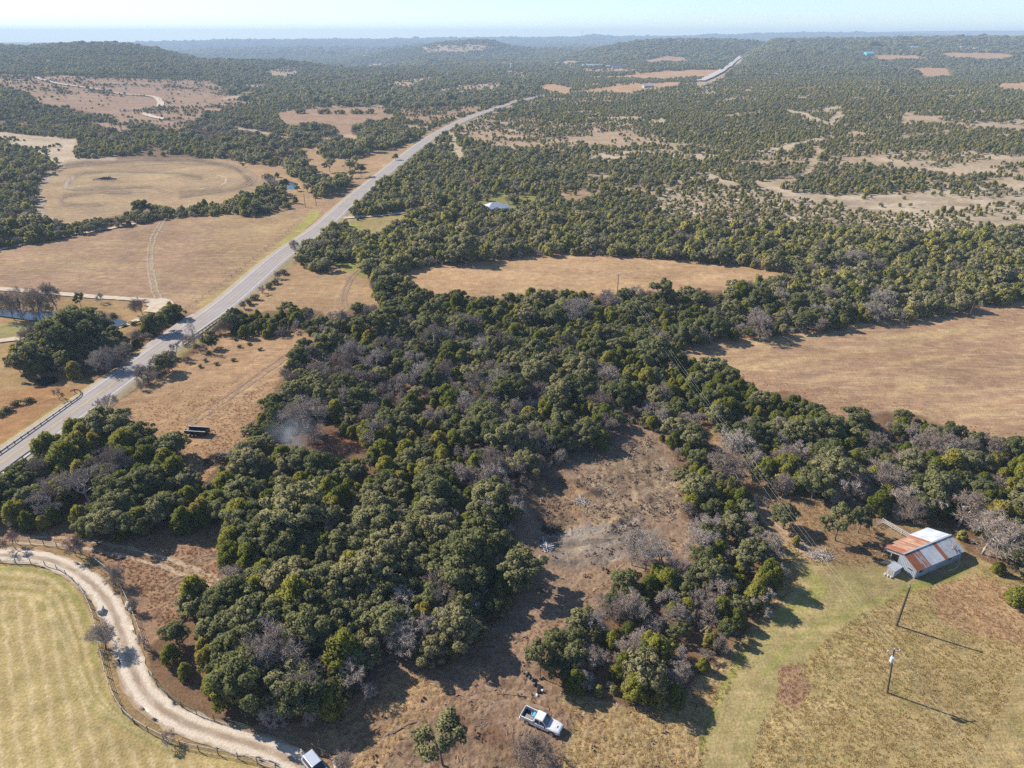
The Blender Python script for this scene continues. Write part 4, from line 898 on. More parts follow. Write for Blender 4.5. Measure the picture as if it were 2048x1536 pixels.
def loose_oak_model(i):
    R = np.random.default_rng(150 + i)
    blobs = []; segs = []
    fork = np.array([R.uniform(-.2, .2), R.uniform(-.2, .2), 2.3])
    segs.append((bend((0, 0, -0.3), fork, R, 0.05), [0.19, 0.16, 0.14, 0.13]))
    for k in range(9):
        a = k * 2.39996; u = R.uniform(0.15, 1); q = np.array([2.5 * math.cos(a) * math.sqrt(1 - u * u * .8), 2.5 * math.sin(a) * math.sqrt(1 - u * u * .8), 3.3 + 2.9 * u])
        segs.append((bend(fork, q, R, 0.12, 5), [0.09, 0.07, 0.05, 0.035, 0.015]))
        for j in range(5): blobs.append((tuple(q + R.normal(size=3) * (0.6, 0.6, 0.45)), R.uniform(0.5, 0.85)))
    cr = crown_mesh("oak_crown", blobs, 210, 0.125, 1.6, R, OAK, (1, 1, 0.75), (0, 0, 3), 0.25)
    return cr, limb_mesh("oak_trunk", segs, BARK)
def juniper_model(i, lod):
    R = np.random.default_rng(300 + i)
    ht = R.uniform(4.4, 6.2); rad = R.uniform(1.7, 2.4)
    nb = 30 if lod == 0 else (15 if lod == 1 else 8)
    blobs = []
    for k in range(nb):
        t = (k + 0.5) / nb; a = k * 2.39996 + R.uniform(-.5, .5)
        prof = rad * (0.78 + 0.3 * math.sin(t * 2.6)) * (1 - t ** 2.2) ** 0.7 + 0.15
        s = prof * R.uniform(0.6, 0.95)
        blobs.append(((s * math.cos(a), s * math.sin(a), 0.7 + t * (ht - 1.3) + R.uniform(-.2, .2)), R.uniform(0.55, 0.95) * (1.0 if lod == 0 else (1.3 if lod == 1 else 1.7))))
    blobs.append(((0, 0, ht * 0.4), 1.1)); blobs.append(((0, 0, ht * 0.6), 0.9))
    per, size = ((340, 0.084), (92, 0.17), (33, 0.32))[lod]
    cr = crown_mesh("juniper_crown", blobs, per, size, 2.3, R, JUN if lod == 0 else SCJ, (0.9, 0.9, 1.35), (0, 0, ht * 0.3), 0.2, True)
    segs = [(bend((0, 0, -0.3), (R.uniform(-.2, .2), R.uniform(-.2, .2), ht * 0.75), R, 0.05), [0.16, 0.12, 0.08, 0.03])]
    if lod == 0:
        for k in range(4):
            c, r = blobs[k * 5]; segs.append((bend((0, 0, 0.1), c, R, 0.12), [0.1, 0.08, 0.06, 0.02]))
    return cr, limb_mesh("juniper_trunk", segs, BARK)
def bare_model(i, lod, tall=1.0, pale=False):
    R = np.random.default_rng(500 + i)
    segs, tw = [], []
    def grow(p, d, L_, r, lev):
        q = p + d * L_
        mid = (p + q) / 2 + R.normal(size=3) * L_ * 0.07
        if lev <= 2: segs.append(([tuple(p), tuple(mid), tuple(q)], [r, r * 0.82, r * 0.66]))
        else:
            tw.append((p, mid, r)); tw.append((mid, q, r * 0.8))
        if lev >= maxlev: return
        nk = (3 if lev < 2 else (4 if lev < 4 else 9)) + int(R.uniform() < 0.6)
        for k in range(nk):
            nd_ = unit(d * (0.62 if lev else 0.75) + R.normal(size=3) * 0.55 + np.array([0, 0, 0.16 if lev < 3 else 0.02]))
            st = p + (q - p) * (1.0 if k < 2 else R.uniform(0.45, 0.95))
            grow(st, nd_, L_ * R.uniform(0.58, 0.82), r * (0.66 if lev < 3 else 0.72), lev + 1)
    maxlev = 5 if lod == 0 else 4
    ns = 1 if tall > 1.1 else int(R.integers(1, 3))
    for k in range(ns):
        d0 = unit(np.array([R.uniform(-.25, .25), R.uniform(-.25, .25), 1.0]))
        grow(np.array([R.uniform(-.15, .15), R.uniform(-.15, .15), -0.3]), d0, 1.9 * tall, 0.15 / math.sqrt(ns), 0)
    A = np.array([t[0] for t in tw]); B = np.array([t[1] for t in tw]); rr = np.array([max(t[2] * 0.9, 0.011 if lod == 0 else 0.026) for t in tw]) * (0.8 if lod == 0 else 1.3)
    d = unit(B - A); s = unit(np.cross(d, R.normal(size=d.shape))); s2 = np.cross(d, s)
    V = np.concatenate([np.stack([A - s * rr[:, None], A + s * rr[:, None], B + s * rr[:, None] * .7, B - s * rr[:, None] * .7], 1).reshape(-1, 3),
                        np.stack([A - s2 * rr[:, None], A + s2 * rr[:, None], B + s2 * rr[:, None] * .7, B - s2 * rr[:, None] * .7], 1).reshape(-1, 3)])
    cr = np_mesh("bare_crown", V, np.arange(len(V)).reshape(-1, 4)); cr.materials.append(TWIG)
    return cr, limb_mesh("bare_trunk", segs, PALEBARK if pale else BARK, 5)
def shrub_model(i, lod=0):
    R = np.random.default_rng(700 + i)
    blobs = [((R.uniform(-.7, .7), R.uniform(-.7, .7), R.uniform(0.3, 1.0)), R.uniform(0.45, 0.7)) for k in range(9)]
    cr = crown_mesh("shrub_crown", blobs, 210, 0.085, 1.8, R, SHRUBM, (1, 1, 0.9), (0, 0, 0), 0.2, True)
    segs = [(bend((0, 0, -0.15), c, R, 0.1), [0.035, 0.03, 0.02, 0.012]) for c, r in blobs[:6]]
    return cr, limb_mesh("shrub_trunk", segs, BARK, 4)

MODELS = {"live_oak_tree": [oak_model(i, 0) for i in range(5)] + [loose_oak_model(10 + i) for i in range(2)], "juniper_tree": [juniper_model(i, 0) for i in range(7)],
          "bare_tree": [bare_model(i, 0, 1.0, i % 3 == 0) for i in range(6)], "tall_bare_tree": [bare_model(20 + i, 0, 1.55) for i in range(3)], "shrub": [shrub_model(i) for i in range(4)], "loose_oak": [loose_oak_model(i) for i in range(4)]}
MH = {"live_oak_tree": 6.4, "juniper_tree": 5.6, "bare_tree": 6.4, "tall_bare_tree": 9.5, "shrub": 1.6, "loose_oak": 6.4}
MR = {"live_oak_tree": 3.3, "juniper_tree": 2.2, "bare_tree": 2.9, "tall_bare_tree": 3.0, "shrub": 1.1, "loose_oak": 2.9}
def plant(kind, x, y, h, label, cat, group=None, model=None, rz=None, wide=1.0, name=None):
    ms = MODELS[kind]; cr, tk = ms[model if model is not None else int(rng.integers(len(ms)))]
    z = float(terr(np.array([x]), np.array([y]))[0])
    s = h / CRH[cr.name] if kind in ("bare_tree", "tall_bare_tree") else h / MH[kind]
    e = empty(name or {"tall_bare_tree": "bare_tree", "loose_oak": "live_oak_tree"}.get(kind, kind), (x, y, z), rng.uniform(0, 6.28) if rz is None else rz, label, cat, group)
    e.scale = (s * wide, s * wide, s)
    for nm, me in (("trunk", tk), ("crown", cr)):
        o = bpy.data.objects.new(nm, me); o.parent = e; col.objects.link(o)
    TAKEN.append((x, y, MR[kind] * s * wide))
    return e
CRH = {me.name: max(v.co.z for v in me.vertices) for ms in MODELS.values() for me, _t in ms}
TAKEN = []
for _q, _r in (((990, 415), 11), ((392, 868), 5), ((603, 905), 4), ((436, 920), 4), ((1860, 1100), 8), ((1786, 1146), 4), ((1185, 134), 20)):
    _p = unp(*_q); TAKEN.append((_p[0], _p[1], _r * 1.6))

def ordinal(n):
    ones = "zeroth first second third fourth fifth sixth seventh eighth ninth tenth eleventh twelfth thirteenth fourteenth fifteenth sixteenth seventeenth eighteenth nineteenth".split()
    if n < 20: return ones[n]
    t = {2: "twent", 3: "thirt", 4: "fort", 5: "fift", 6: "sixt", 7: "sevent", 8: "eight", 9: "ninet"}[min(n // 10, 9)]
    return t + "ieth" if n % 10 == 0 else t + "y-" + ones[n % 10]
# ---- single trees one can point to
def at_base(px, py): p = unp(px, py); return p[0], p[1]
SINGLES = [
    ("loose_oak", 887, 1532, 7.6, 0.85, "lone slender live oak with a loose crown left of the white pickup", 0),
    ("bare_tree", 1077, 1548, 6.4, 1.0, "leafless grey tree at the picture's bottom in front of the white pickup", 1),
    ("loose_oak", 1080, 1356, 6.6, 0.62, "thin upright oak with a bare stem above the rubbish heap", 2),
    ("live_oak_tree", 1566, 1058, 5.6, 0.95, "round oak with a dead branch beside the dirt track to the barn", 3),
    ("loose_oak", 1672, 1082, 7.0, 0.85, "oak on a bare trunk shading the yard left of the barn", 4),
    ("loose_oak", 1717, 1066, 5.6, 0.7, "small leaning oak between the shading oak and the white rail fence", 5),
    ("juniper_tree", 1590, 1092, 2.2, 0.9, "knee-high bright green bush below the round oak", 0),
    ("juniper_tree", 2030, 1212, 4.2, 1.25, "rounded juniper bush at the right edge below the barn", 1),
    ("bare_tree", 1965, 1108, 9.2, 1.15, "biggest pale leafless tree spreading beside the barn's far end", 0),
    ("bare_tree", 1912, 1052, 8.0, 1.0, "pale leafless tree behind the barn's grey roof corner", 3),
    ("bare_tree", 2010, 1118, 7.6, 1.0, "pale leafless tree at the right edge behind the biggest bare one", 4),
    ("tall_bare_tree", 1263, 1132, 7.6, 0.9, "left one of the three leafless trees standing in the clearing", 0),
    ("tall_bare_tree", 1292, 1142, 9.0, 0.7, "tallest middle one of the three leafless trees in the clearing", 1),
    ("bare_tree", 1324, 1132, 5.6, 1.0, "forked dark-stemmed leafless tree at the clearing's right edge", 2),
    ("juniper_tree", 1203, 898, 4.6, 1.0, "single juniper standing at the top of the dirt clearing", 2),
    ("tall_bare_tree", 391, 700, 10.0, 0.55, "tall thin leafless tree on the roadside at the creek crossing", 2),
    ("bare_tree", 352, 716, 5.2, 0.9, "leafless roadside tree just below the tall thin one", 2),
    ("bare_tree", 322, 738, 5.0, 0.9, "second leafless roadside tree below the tall thin one", 3),
    ("bare_tree", 288, 764, 4.8, 0.9, "crooked leafless tree leaning by the roadside field corner", 5),
    ("bare_tree", 592, 500, 5.0, 1.0, "leafless tree overhanging the highway above the roadside oaks", 1),
    ("live_oak_tree", 150, 708, 13.5, 1.2, "huge spreading live oak between creek and highway", 4),
    ("loose_oak", 60, 748, 8.6, 1.0, "dark oak leaning over the pond at the left edge", 2),
    ("live_oak_tree", 82, 752, 8.0, 1.0, "oak right behind the pond next to the leaning oak", 3),
    ("live_oak_tree", 320, 668, 7.5, 1.0, "oak at the end of the creek strip beside the concrete pull-off", 1),
    ("loose_oak", 163, 614, 4.8, 0.8, "small one-sided oak on the creek bank beyond the huge oak", 0),
    ("bare_tree", 285, 630, 6.4, 1.0, "leafless tree inside the bend of the creek road", 0),
    ("bare_tree", 205, 606, 4.0, 0.8, "small leafless tree on the dark creek bank", 3),
    ("bare_tree", 205, 745, 8.0, 1.1, "grey leafless tree leaning in front of the huge oak", 4),
    ("bare_tree", 230, 735, 7.6, 1.1, "grey leafless tree between the huge oak and the highway", 1),
    ("bare_tree", 120, 800, 3.6, 0.8, "small leafless tree near the curled end of the guard rail", 2),
    ("live_oak_tree", 605, 318, 7.5, 0.95, "round oak alone on the pasture left of the highway bend", 3),
    ("loose_oak", 661, 344, 8.5, 1.15, "spreading oak with visible limbs in the middle of the pasture", 4),
    ("live_oak_tree", 722, 354, 8.0, 0.9, "oak standing near the highway on the pasture", 6),
    ("live_oak_tree", 792, 322, 5.5, 0.8, "small dark tree beside the highway driveway", 0),
    ("live_oak_tree", 287, 432, 9.0, 1.0, "big dark oak in the hedge line at the corner of the left fields", 1),
    ("juniper_tree", 495, 426, 9.0, 1.25, "large dark cedar clump on the left field's far edge", 3),
    ("live_oak_tree", 540, 404, 9.0, 1.0, "oak below the pink-grey creek trees on the field edge", 5),
    ("bare_tree", 548, 385, 10.0, 1.1, "tall pinkish leafless tree beside the small far pond", 2),
    ("live_oak_tree", 573, 378, 6.5, 0.8, "small oak standing right at the small far pond", 2),
    ("bare_tree", 33, 1098, 3.8, 0.9, "leafless young tree by the outer drive fence at the left edge", 3),
    ("bare_tree", 153, 1112, 4.6, 0.8, "leafless young tree where the outer drive fence begins to bend", 0),
    ("bare_tree", 231, 1172, 4.2, 0.8, "leafless young tree on the outer fence bend below the first one", 1),
    ("bare_tree", 212, 1300, 4.8, 0.9, "leafless tree casting its shadow across the gravel drive", 5),
    ("bare_tree", 270, 1222, 3.2, 0.8, "low leafless shrub tree beside the stone block on the outer fence", 4),
    ("bare_tree", 290, 1300, 3.0, 0.8, "low leafless tree at the wood's corner by the drive", 2),
    ("bare_tree", 336, 1488, 2.4, 0.8, "tiny leafless tree on the inner drive fence", 3),
    ("bare_tree", 552, 1450, 3.6, 0.9, "reddish leafless tree at the wood's foot above the drive", 1),
    ("bare_tree", 690, 1545, 3.4, 1.2, "leafless grey brush clump beside the parked SUV", 4),
    ("bare_tree", 872, 700, 8.5, 0.9, "dark-trunked leafless tree in the gap of the main wood", 3),
    ("bare_tree", 1143, 650, 9.0, 1.0, "white-limbed tree at the main wood's upper edge", 0),
    ("bare_tree", 1160, 640, 8.5, 1.0, "second white-limbed tree at the main wood's upper edge", 3),
    ("bare_tree", 625, 868, 10.0, 1.25, "wide leafless tree right behind the smoke", 5),
    ("bare_tree", 224, 960, 8.2, 1.1, "large pale leafless tree in the thicket below the highway", 0),
    ("bare_tree", 180, 1010, 8.6, 1.2, "silver-grey leafless tree at the thicket's front edge", 3),
]
for k in range(7):
    px, py = ((30, 640), (42, 637), (50, 640), (70, 634), (81, 639), (92, 637), (116, 622))[k]
    SINGLES.append(("tall_bare_tree", px, py, 11.0 + (k * 37 % 5) * 0.5, 0.7, "%s tall dark leafless tree from the left along the creek" % ("first", "second", "third", "fourth", "fifth", "sixth", "last")[k], k % 3))
for kind, px, py, h, w, lab, mdl in SINGLES:
    x, y = at_base(px, py)
    plant(kind, x, y, h, lab, "tree" if "bush" not in lab else "bush", model=mdl % len(MODELS[kind]), wide=w)
# roadside brush along the fence right of the highway
for k, (px, py) in enumerate([(440, 668), (455, 655), (475, 633), (488, 618), (500, 608), (512, 598), (525, 588), (538, 577), (548, 568), (560, 557), (570, 548), (330, 728), (300, 752), (312, 745), (340, 716), (378, 690), (410, 682), (420, 672)]):
    x, y = at_base(px, py)
    plant("shrub" if k % 3 else "bare_tree", x, y, 2.4 if k % 3 else 3.4, ("low grey roadside brush, %s" if k % 3 else "knotty small leafless roadside tree, %s") % (("%s up the fence line from the creek crossing" % ordinal(k + 1)) if k < 11 else ("%s down the roadside from the tall thin tree" % ordinal(k - 10))), "bush" if k % 3 else "tree", "brush along the highway fence", wide=1.1)
for k, (px, py) in enumerate([(410, 723), (432, 730), (468, 722), (418, 708), (480, 695), (500, 690), (520, 700), (470, 680), (400, 735)]):
    x, y = at_base(px, py); plant("shrub", x, y, 1.0, "%s dark bush from the left in the field below the hedge" % ordinal(1 + sorted([410, 432, 468, 418, 480, 500, 520, 470, 400]).index(px)), "bush", "bushes in the trailer field", wide=1.2)
for k, (px, py) in enumerate([(35, 810), (60, 805), (5, 830), (15, 822), (110, 640), (135, 640), (155, 635), (180, 632), (200, 630), (225, 634), (250, 655), (265, 650), (20, 608), (60, 612), (95, 615)]):
    x, y = at_base(px, py); plant("shrub", x, y, 1.5, ("low brown brush on the creek bank, %s from the left" % ordinal(1 + sorted([110, 135, 155, 180, 200, 225, 250, 265, 20, 60, 95]).index(px))) if k > 3 else "%s grey bush from the left in the rust-coloured grass by the guard rail" % ordinal(1 + sorted([35, 60, 5, 15]).index(px)), "bush", "brush left of the highway", wide=1.4)

# ---- the woods: scatter over the map
KINDS = ("juniper_tree", "live_oak_tree", "bare_tree")
def scatter(r0, r1, cell, amin, amax, hscale, erode=0.55, jit=0.48):
    a = math.radians
    n = int(2 * r1 / cell)
    gx = np.arange(-r1, r1, cell); gy = np.arange(0, r1, cell)
    X, Y = np.meshgrid(gx, gy)
    X = X + rng.uniform(-jit, jit, X.shape) * cell; Y = Y + rng.uniform(-jit, jit, Y.shape) * cell
    X, Y = X.ravel(), Y.ravel()
    r = np.hypot(X, Y); t = np.degrees(np.arctan2(X, Y))
    m = (r >= r0) & (r < r1) & (t > amin) & (t < amax)
    X, Y = X[m], Y[m]; Z = terr(X, Y)
    r = np.hypot(X, Y)
    n = len(X)
    px, py = pix(X, Y, Z + 2.8 * hscale)
    dens = look0(wood, px, py); mix = look0(wmix, px, py); size = look0(wsize, px, py); zn = look0(wzone, px, py)
    # the crown's outline must stay inside the wooded patch
    rad = 2.4 * size * hscale
    k = FPX / np.maximum(Y * CP + (CAM_H - Z) * SP, 1) * erode * rad
    ok = np.ones(n, bool)
    for dx, dy in ((1, 0), (-1, 0), (0, 0.8), (0, -0.8), (.7, .55), (-.7, .55)):
        ok &= look0(wood, px + dx * k, py + dy * k) > 0.015
    clump = vn(X / 26, Y / 26, 61) * 0.6 + vn(X / 9, Y / 9, 62) * 0.4
    p = np.clip(dens + np.where(dens < 0.5, 0.8, 0.22) * clump * np.minimum(1, dens * 4), 0, 1)
    if r0 > 400:
        opn = vn(X / 30, Y / 15, 63) * 0.5 + vn(X / 110, Y / 50, 64) * 0.35 + 0.4 * vn(X / 12, Y / 8, 65)
        p = np.clip(p - np.clip(-0.12 - opn, 0, 1) * 2.4, 0, 1)
    ok &= rng.uniform(size=n) < p
    # species come in patches
    q = rng.uniform(size=n) * 0.62 + 0.19 + 0.30 * (vn(X / 17, Y / 17, 71) * 0.7 + vn(X / 60, Y / 60, 72) * 0.5)
    q = np.argsort(np.argsort(q)) / max(n, 1)
    mx = np.array(MIX)[mix]
    kind = np.where(q < mx[:, 0], 0, np.where(q < mx[:, 0] + mx[:, 1], 1, 2))
    hs = size * 0.72 * np.exp(rng.normal(0, 0.24, n)) * np.where(kind == 2, 0.95, 1.0) * (1 + 0.16 * vn(X / 31, Y / 31, 73))
    sel = ok
    return X[sel], Y[sel], Z[sel], kind[sel], hs[sel], zn[sel], px[sel], py[sel]

HWX = HW[::2]
def off_road(X, Y, d=9.0):
    ok = np.ones(len(X), bool)
    for P_, dd in ((HWX, d), (DRIVE[::4], 4.9)):
        for i in range(0, len(P_), 40):
            q = P_[i:i + 41]
            m = (X > q[:, 0].min() - 15) & (X < q[:, 0].max() + 15) & (Y > q[:, 1].min() - 15) & (Y < q[:, 1].max() + 15)
            if np.any(m):
                D = np.min(np.hypot(X[m][:, None] - q[None, :, 0], Y[m][:, None] - q[None, :, 1]), 1)
                ok[np.where(m)[0][D < dd]] = False
    for x, y, r in TAKEN:
        ok &= np.hypot(X - x, Y - y) > r * 0.62
    return ok
STUFF = {}
def stuff_add(key, X, Y, Z, idx, S, rot):
    STUFF.setdefault(key, []).append((X, Y, Z, idx, S, rot))

X, Y, Z, K, HS, ZN, PX, PY = scatter(48, 430, 2.85, -47, 47, 0.75, 0.36)
o = off_road(X, Y); X, Y, Z, K, HS, ZN, PX, PY = (q[o] for q in (X, Y, Z, K, HS, ZN, PX, PY))
inview = (PX > -10) & (PX < 2058) & (PY < 1545)
show = HS * np.where(K == 0, 0.8, 1.0) / np.hypot(np.hypot(X, Y), CAM_H)
GRN = {0: ("olive-green juniper", "junipers"), 1: ("grey-green live oak", "live oaks"), 2: ("leafless grey tree", "leafless trees")}
LANDMARKS = [("the smouldering brush pile", 603, 912), ("the charred brush pile", 436, 922), ("the black dump trailer", 392, 872), ("the white pickup", 1082, 1455), ("the rubbish row", 1068, 1365), ("the barn", 1860, 1110),
             ("the small shed", 1786, 1146), ("the pole beside the dirt track", 1462, 950), ("the pole inside the main wood", 1291, 673), ("the pole against the enclosed field", 1237, 592), ("the brown field's leaning pole", 1938, 634),
             ("the tall thin roadside tree", 391, 700), ("the white stone block", 203, 1224), ("the SUV", 629, 1530), ("the enclosed field's left tip", 805, 548), ("the enclosed field's right tip", 1570, 542), ("the brown field's left tip", 1368, 694),
             ("the top of the dirt clearing", 1265, 850), ("the hollow in the clearing", 1105, 1050), ("the clearing's forked tree", 1324, 1132), ("the curled guard rail end", 160, 787), ("the white-roofed house", 990, 424),
             ("the round oak by the dirt track", 1566, 1058), ("the outer fence bend", 205, 1136), ("the short guard rail", 30, 932), ("the driveway bins", 719, 440), ("the barn's biggest bare tree", 1965, 1108), ("the barn yard's dead heap", 1640, 1112),
             ("the concrete pull-off", 345, 665), ("the wood's corner on the drive", 300, 1340), ("the dark hedge", 520, 666), ("the creek road's turning circle", 315, 612), ("the brown field's top right corner", 2040, 600), ("the wood gap's dark-trunked tree", 872, 700), ("the wood's white-limbed trees", 1150, 645), ("the notch below the enclosed field", 1000, 590), ("the wide tree behind the smoke", 625, 868), ("the juniper atop the clearing", 1203, 898), ("the round notch by the lawn track", 1560, 1140), ("the brown field's lower corner", 1640, 838), ("the brown field's lowest edge", 1990, 884), ("the thicket's silver tree", 180, 1010), ("the small meadow by the drive", 440, 1080), ("the wood's lower dirt notch", 770, 1295), ("the gap behind the smoke", 745, 825)]
LMW = unps([(q[1], q[2]) for q in LANDMARKS])[:, :2]
LMP = np.array([(q[1], q[2]) for q in LANDMARKS], float)
used = np.zeros(len(X), bool)
CAP = {0: 300, 1: 280, 2: 240}
seen_labels = set()
for kk in range(3):
    allk = np.where((K == kk) & inview)[0]
    c = allk[ZN[allk] > 0]
    c = c[np.argsort(-show[c])][:CAP[kk]]
    med = np.median(HS[c])
    D = np.hypot(X[allk][:, None] - LMW[None, :, 0], Y[allk][:, None] - LMW[None, :, 1])
    ddx = PX[allk][:, None] - LMP[None, :, 0]; ddy = PY[allk][:, None] - LMP[None, :, 1]
    quad = np.where(np.abs(ddx) > np.abs(ddy) * 1.15, np.where(ddx < 0, 0, 1), np.where(ddy < 0, 2, 3))
    rank = np.zeros(D.shape, int)
    for q_ in range(4):
        Dq = np.where(quad == q_, D, 1e9); rk = np.argsort(np.argsort(Dq, 0), 0) + 1
        rank = np.where(quad == q_, rk, rank)
    pos = {j: i for i, j in enumerate(allk)}
    for i in c:
        used[i] = True
        sz = "tall" if HS[i] > med * 1.12 else ("low" if HS[i] < med * 0.88 else "mid-sized")
        rr = rank[pos[i]]; lm = int(np.argmin(rr)); qd = ("left of", "right of", "behind", "in front of")[quad[pos[i], lm]]
        lab = "%s %s, %s %s %s" % (sz, GRN[kk][0], "the nearest" if rr[lm] == 1 else ordinal(int(min(rr[lm], 99))) + " nearest", qd, LANDMARKS[lm][0])
        plant(KINDS[kk], X[i], Y[i], MH[KINDS[kk]] * HS[i] * (1.05 if kk == 1 else 1.0), lab, "tree", "%s %s" % (GRN[kk][1], ZONES[ZN[i]]), wide=rng.uniform(0.9, 1.18))
rest = ~used
ix = np.where(K == 0, rng.integers(0, 4, len(K)), np.where(K == 1, 4 + rng.integers(0, 4, len(K)), 8 + rng.integers(0, 3, len(K))))
near = rest & (np.hypot(X, Y) < 250); rest &= ~near
stuff_add("mid", X[rest], Y[rest], Z[rest], ix[rest], HS[rest], rng.uniform(0, 6.28, rest.sum()))
ixn = np.where(K == 0, rng.integers(0, 7, len(K)), np.where(K == 1, 7 + rng.integers(0, 7, len(K)), 14 + rng.integers(0, 6, len(K))))
stuff_add("near", X[near], Y[near], Z[near], ixn[near], HS[near], rng.uniform(0, 6.28, near.sum()))
for r0, r1, cell, hsc, key, sc in ((430, 1100, 3.4, 0.7, "mid", 1.05), (1100, 2500, 4.8, 0.9, "far", 1.15), (2500, 5200, 11.0, 1.3, "far", 2.5), (5200, 9800, 27.0, 1.3, "far", 5.6)):
    X, Y, Z, K, HS, ZN, PX, PY = scatter(r0, r1, cell, -44, 44, hsc, 0.5 if r0 < 1000 else 0.25)
    o = off_road(X, Y, 8.5) if r0 < 1200 else np.ones(len(X), bool); X, Y, Z, K, HS = (q[o] for q in (X, Y, Z, K, HS))
    if key == "mid": ix = np.where(K == 0, rng.integers(0, 4, len(K)), np.where(K == 1, 4 + rng.integers(0, 4, len(K)), 8 + rng.integers(0, 3, len(K))))
    else: ix = np.where(K == 0, rng.integers(0, 3, len(K)), np.where(K == 1, 3 + rng.integers(0, 3, len(K)), np.where(rng.uniform(size=len(K)) < 0.5, 6, 4)))
    stuff_add("hill" if r0 >= 2500 else key, X, Y, Z, ix, HS * sc, rng.uniform(0, 6.28, len(X)))

UX, UY, UZ, UK, UH, _, _, _ = scatter(48, 430, 2.5, -47, 47, 0.45, 0.6)
_o = off_road(UX, UY) & (rng.uniform(size=len(UX)) < 0.62); UX, UY, UZ, UK, UH = (q[_o] for q in (UX, UY, UZ, UK, UH))
def proto_collection(name, pairs):
    c = bpy.data.collections.new(name)
    for i, (cr, tk) in enumerate(pairs):
        b = bpy.data.meshes.new("%s_%02d" % (name, i))
        # crown and trunk in one mesh, two materials
        vs_, fs, mi, ns = [], [], [], []
        parts = [cr, tk] if tk is not None else [cr]
        off = 0
        for k, me in enumerate(parts):
            co = np.zeros(len(me.vertices) * 3, np.float32); me.vertices.foreach_get("co", co); vs_.append(co.reshape(-1, 3))
            fs += [tuple(v + off for v in p.vertices) for p in me.polygons]; mi += [k] * len(me.polygons)
            nn = np.zeros(len(me.loops) * 3, np.float32); me.corner_normals.foreach_get("vector", nn); ns.append(nn.reshape(-1, 3))
            off += len(me.vertices)
        b.from_pydata(np.concatenate(vs_).tolist(), [], fs); b.update()
        b.polygons.foreach_set("material_index", np.array(mi, np.int32)); b.polygons.foreach_set("use_smooth", np.ones(len(fs), bool))
        b.normals_split_custom_set(np.concatenate(ns).tolist())
        for me in parts: b.materials.append(me.materials[0])
        c.objects.link(bpy.data.objects.new("%s_%02d" % (name, i), b))
    return c
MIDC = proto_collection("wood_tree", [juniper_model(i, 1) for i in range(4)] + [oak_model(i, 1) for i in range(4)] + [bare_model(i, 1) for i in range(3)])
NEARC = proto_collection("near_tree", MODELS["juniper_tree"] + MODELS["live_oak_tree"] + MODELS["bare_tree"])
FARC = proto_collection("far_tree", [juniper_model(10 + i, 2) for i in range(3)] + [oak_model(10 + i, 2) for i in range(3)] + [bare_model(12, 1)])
def gn_group(name, coll):
    g = bpy.data.node_groups.new(name, 'GeometryNodeTree')
    g.interface.new_socket("Geometry", in_out='INPUT', socket_type='NodeSocketGeometry'); g.interface.new_socket("Geometry", in_out='OUTPUT', socket_type='NodeSocketGeometry')
    n = g.nodes; l = g.links
    gi, go = n.new("NodeGroupInput"), n.new("NodeGroupOutput")
    iop = n.new("GeometryNodeInstanceOnPoints"); ci = n.new("GeometryNodeCollectionInfo"); ci.inputs[0].default_value = coll; ci.inputs[1].default_value = True; ci.inputs[2].default_value = True
    iop.inputs["Pick Instance"].default_value = True
    def na(nm, tp):
        a = n.new("GeometryNodeInputNamedAttribute"); a.data_type = tp; a.inputs[0].default_value = nm; return a.outputs[0]
    e2r = n.new("FunctionNodeEulerToRotation")
    l.new(gi.outputs[0], iop.inputs["Points"]); l.new(ci.outputs[0], iop.inputs["Instance"]); l.new(na("idx", 'INT'), iop.inputs["Instance Index"])
    l.new(na("rot", 'FLOAT_VECTOR'), e2r.inputs[0]); l.new(e2r.outputs[0], iop.inputs["Rotation"]); l.new(na("scl", 'FLOAT_VECTOR'), iop.inputs["Scale"])
    l.new(iop.outputs[0], go.inputs[0])
    return g
def points_obj(name, X, Y, Z, idx, scl, rot, group, label, cat, tint=None):
    me = bpy.data.meshes.new(name); n = len(X)
    me.vertices.add(n); me.vertices.foreach_set("co", np.stack([X, Y, Z], -1).astype(np.float32).ravel())
    a = me.attributes.new("idx", 'INT', 'POINT'); a.data.foreach_set("value", np.asarray(idx, np.int32))
    if scl.ndim == 1: scl = np.stack([scl * rng.uniform(0.88, 1.15, n), scl * rng.uniform(0.88, 1.15, n), scl], -1)
    a = me.attributes.new("scl", 'FLOAT_VECTOR', 'POINT'); a.data.foreach_set("vector", scl.astype(np.float32).ravel())
    a = me.attributes.new("rot", 'FLOAT_VECTOR', 'POINT'); a.data.foreach_set("vector", np.stack([0 * rot, 0 * rot, rot], -1).astype(np.float32).ravel())
    if tint is not None:
        a = me.attributes.new("tint", 'FLOAT_COLOR', 'POINT'); a.data.foreach_set("color", np.concatenate([tint, np.ones((n, 1))], -1).astype(np.float32).ravel())
    me.update()
    o = new_obj(name, me)
    md = o.modifiers.new("scatter", 'NODES'); md.node_group = group
    return tag(o, label, cat, kind="stuff")
GM, GF, GN_ = gn_group("scatter_mid", MIDC), gn_group("scatter_far", FARC), gn_group("scatter_near", NEARC)
for key, grp, nm, lab in (("near", GN_, "near_woodland", "smaller trees crowded between the others in the near woods"), ("mid", GM, "woodland", "olive and grey-green woodland covering the middle distance"), ("far", GF, "distant_woodland", "dark cedar and oak scrub over the far slopes"), ("hill", GF, "hill_forest", "forest on the hills along the skyline")):
    A = [np.concatenate([t[i] for t in STUFF[key]]) for i in range(6)]
    S = A[4]
    if key == "hill": S = np.stack([S * 1.15, S * 1.15, S * 0.62], -1)
    points_obj(nm, A[0], A[1], A[2] - 0.1, A[3], S, A[5], grp, lab, "woodland")
    print("STUFF", key, len(A[0]))

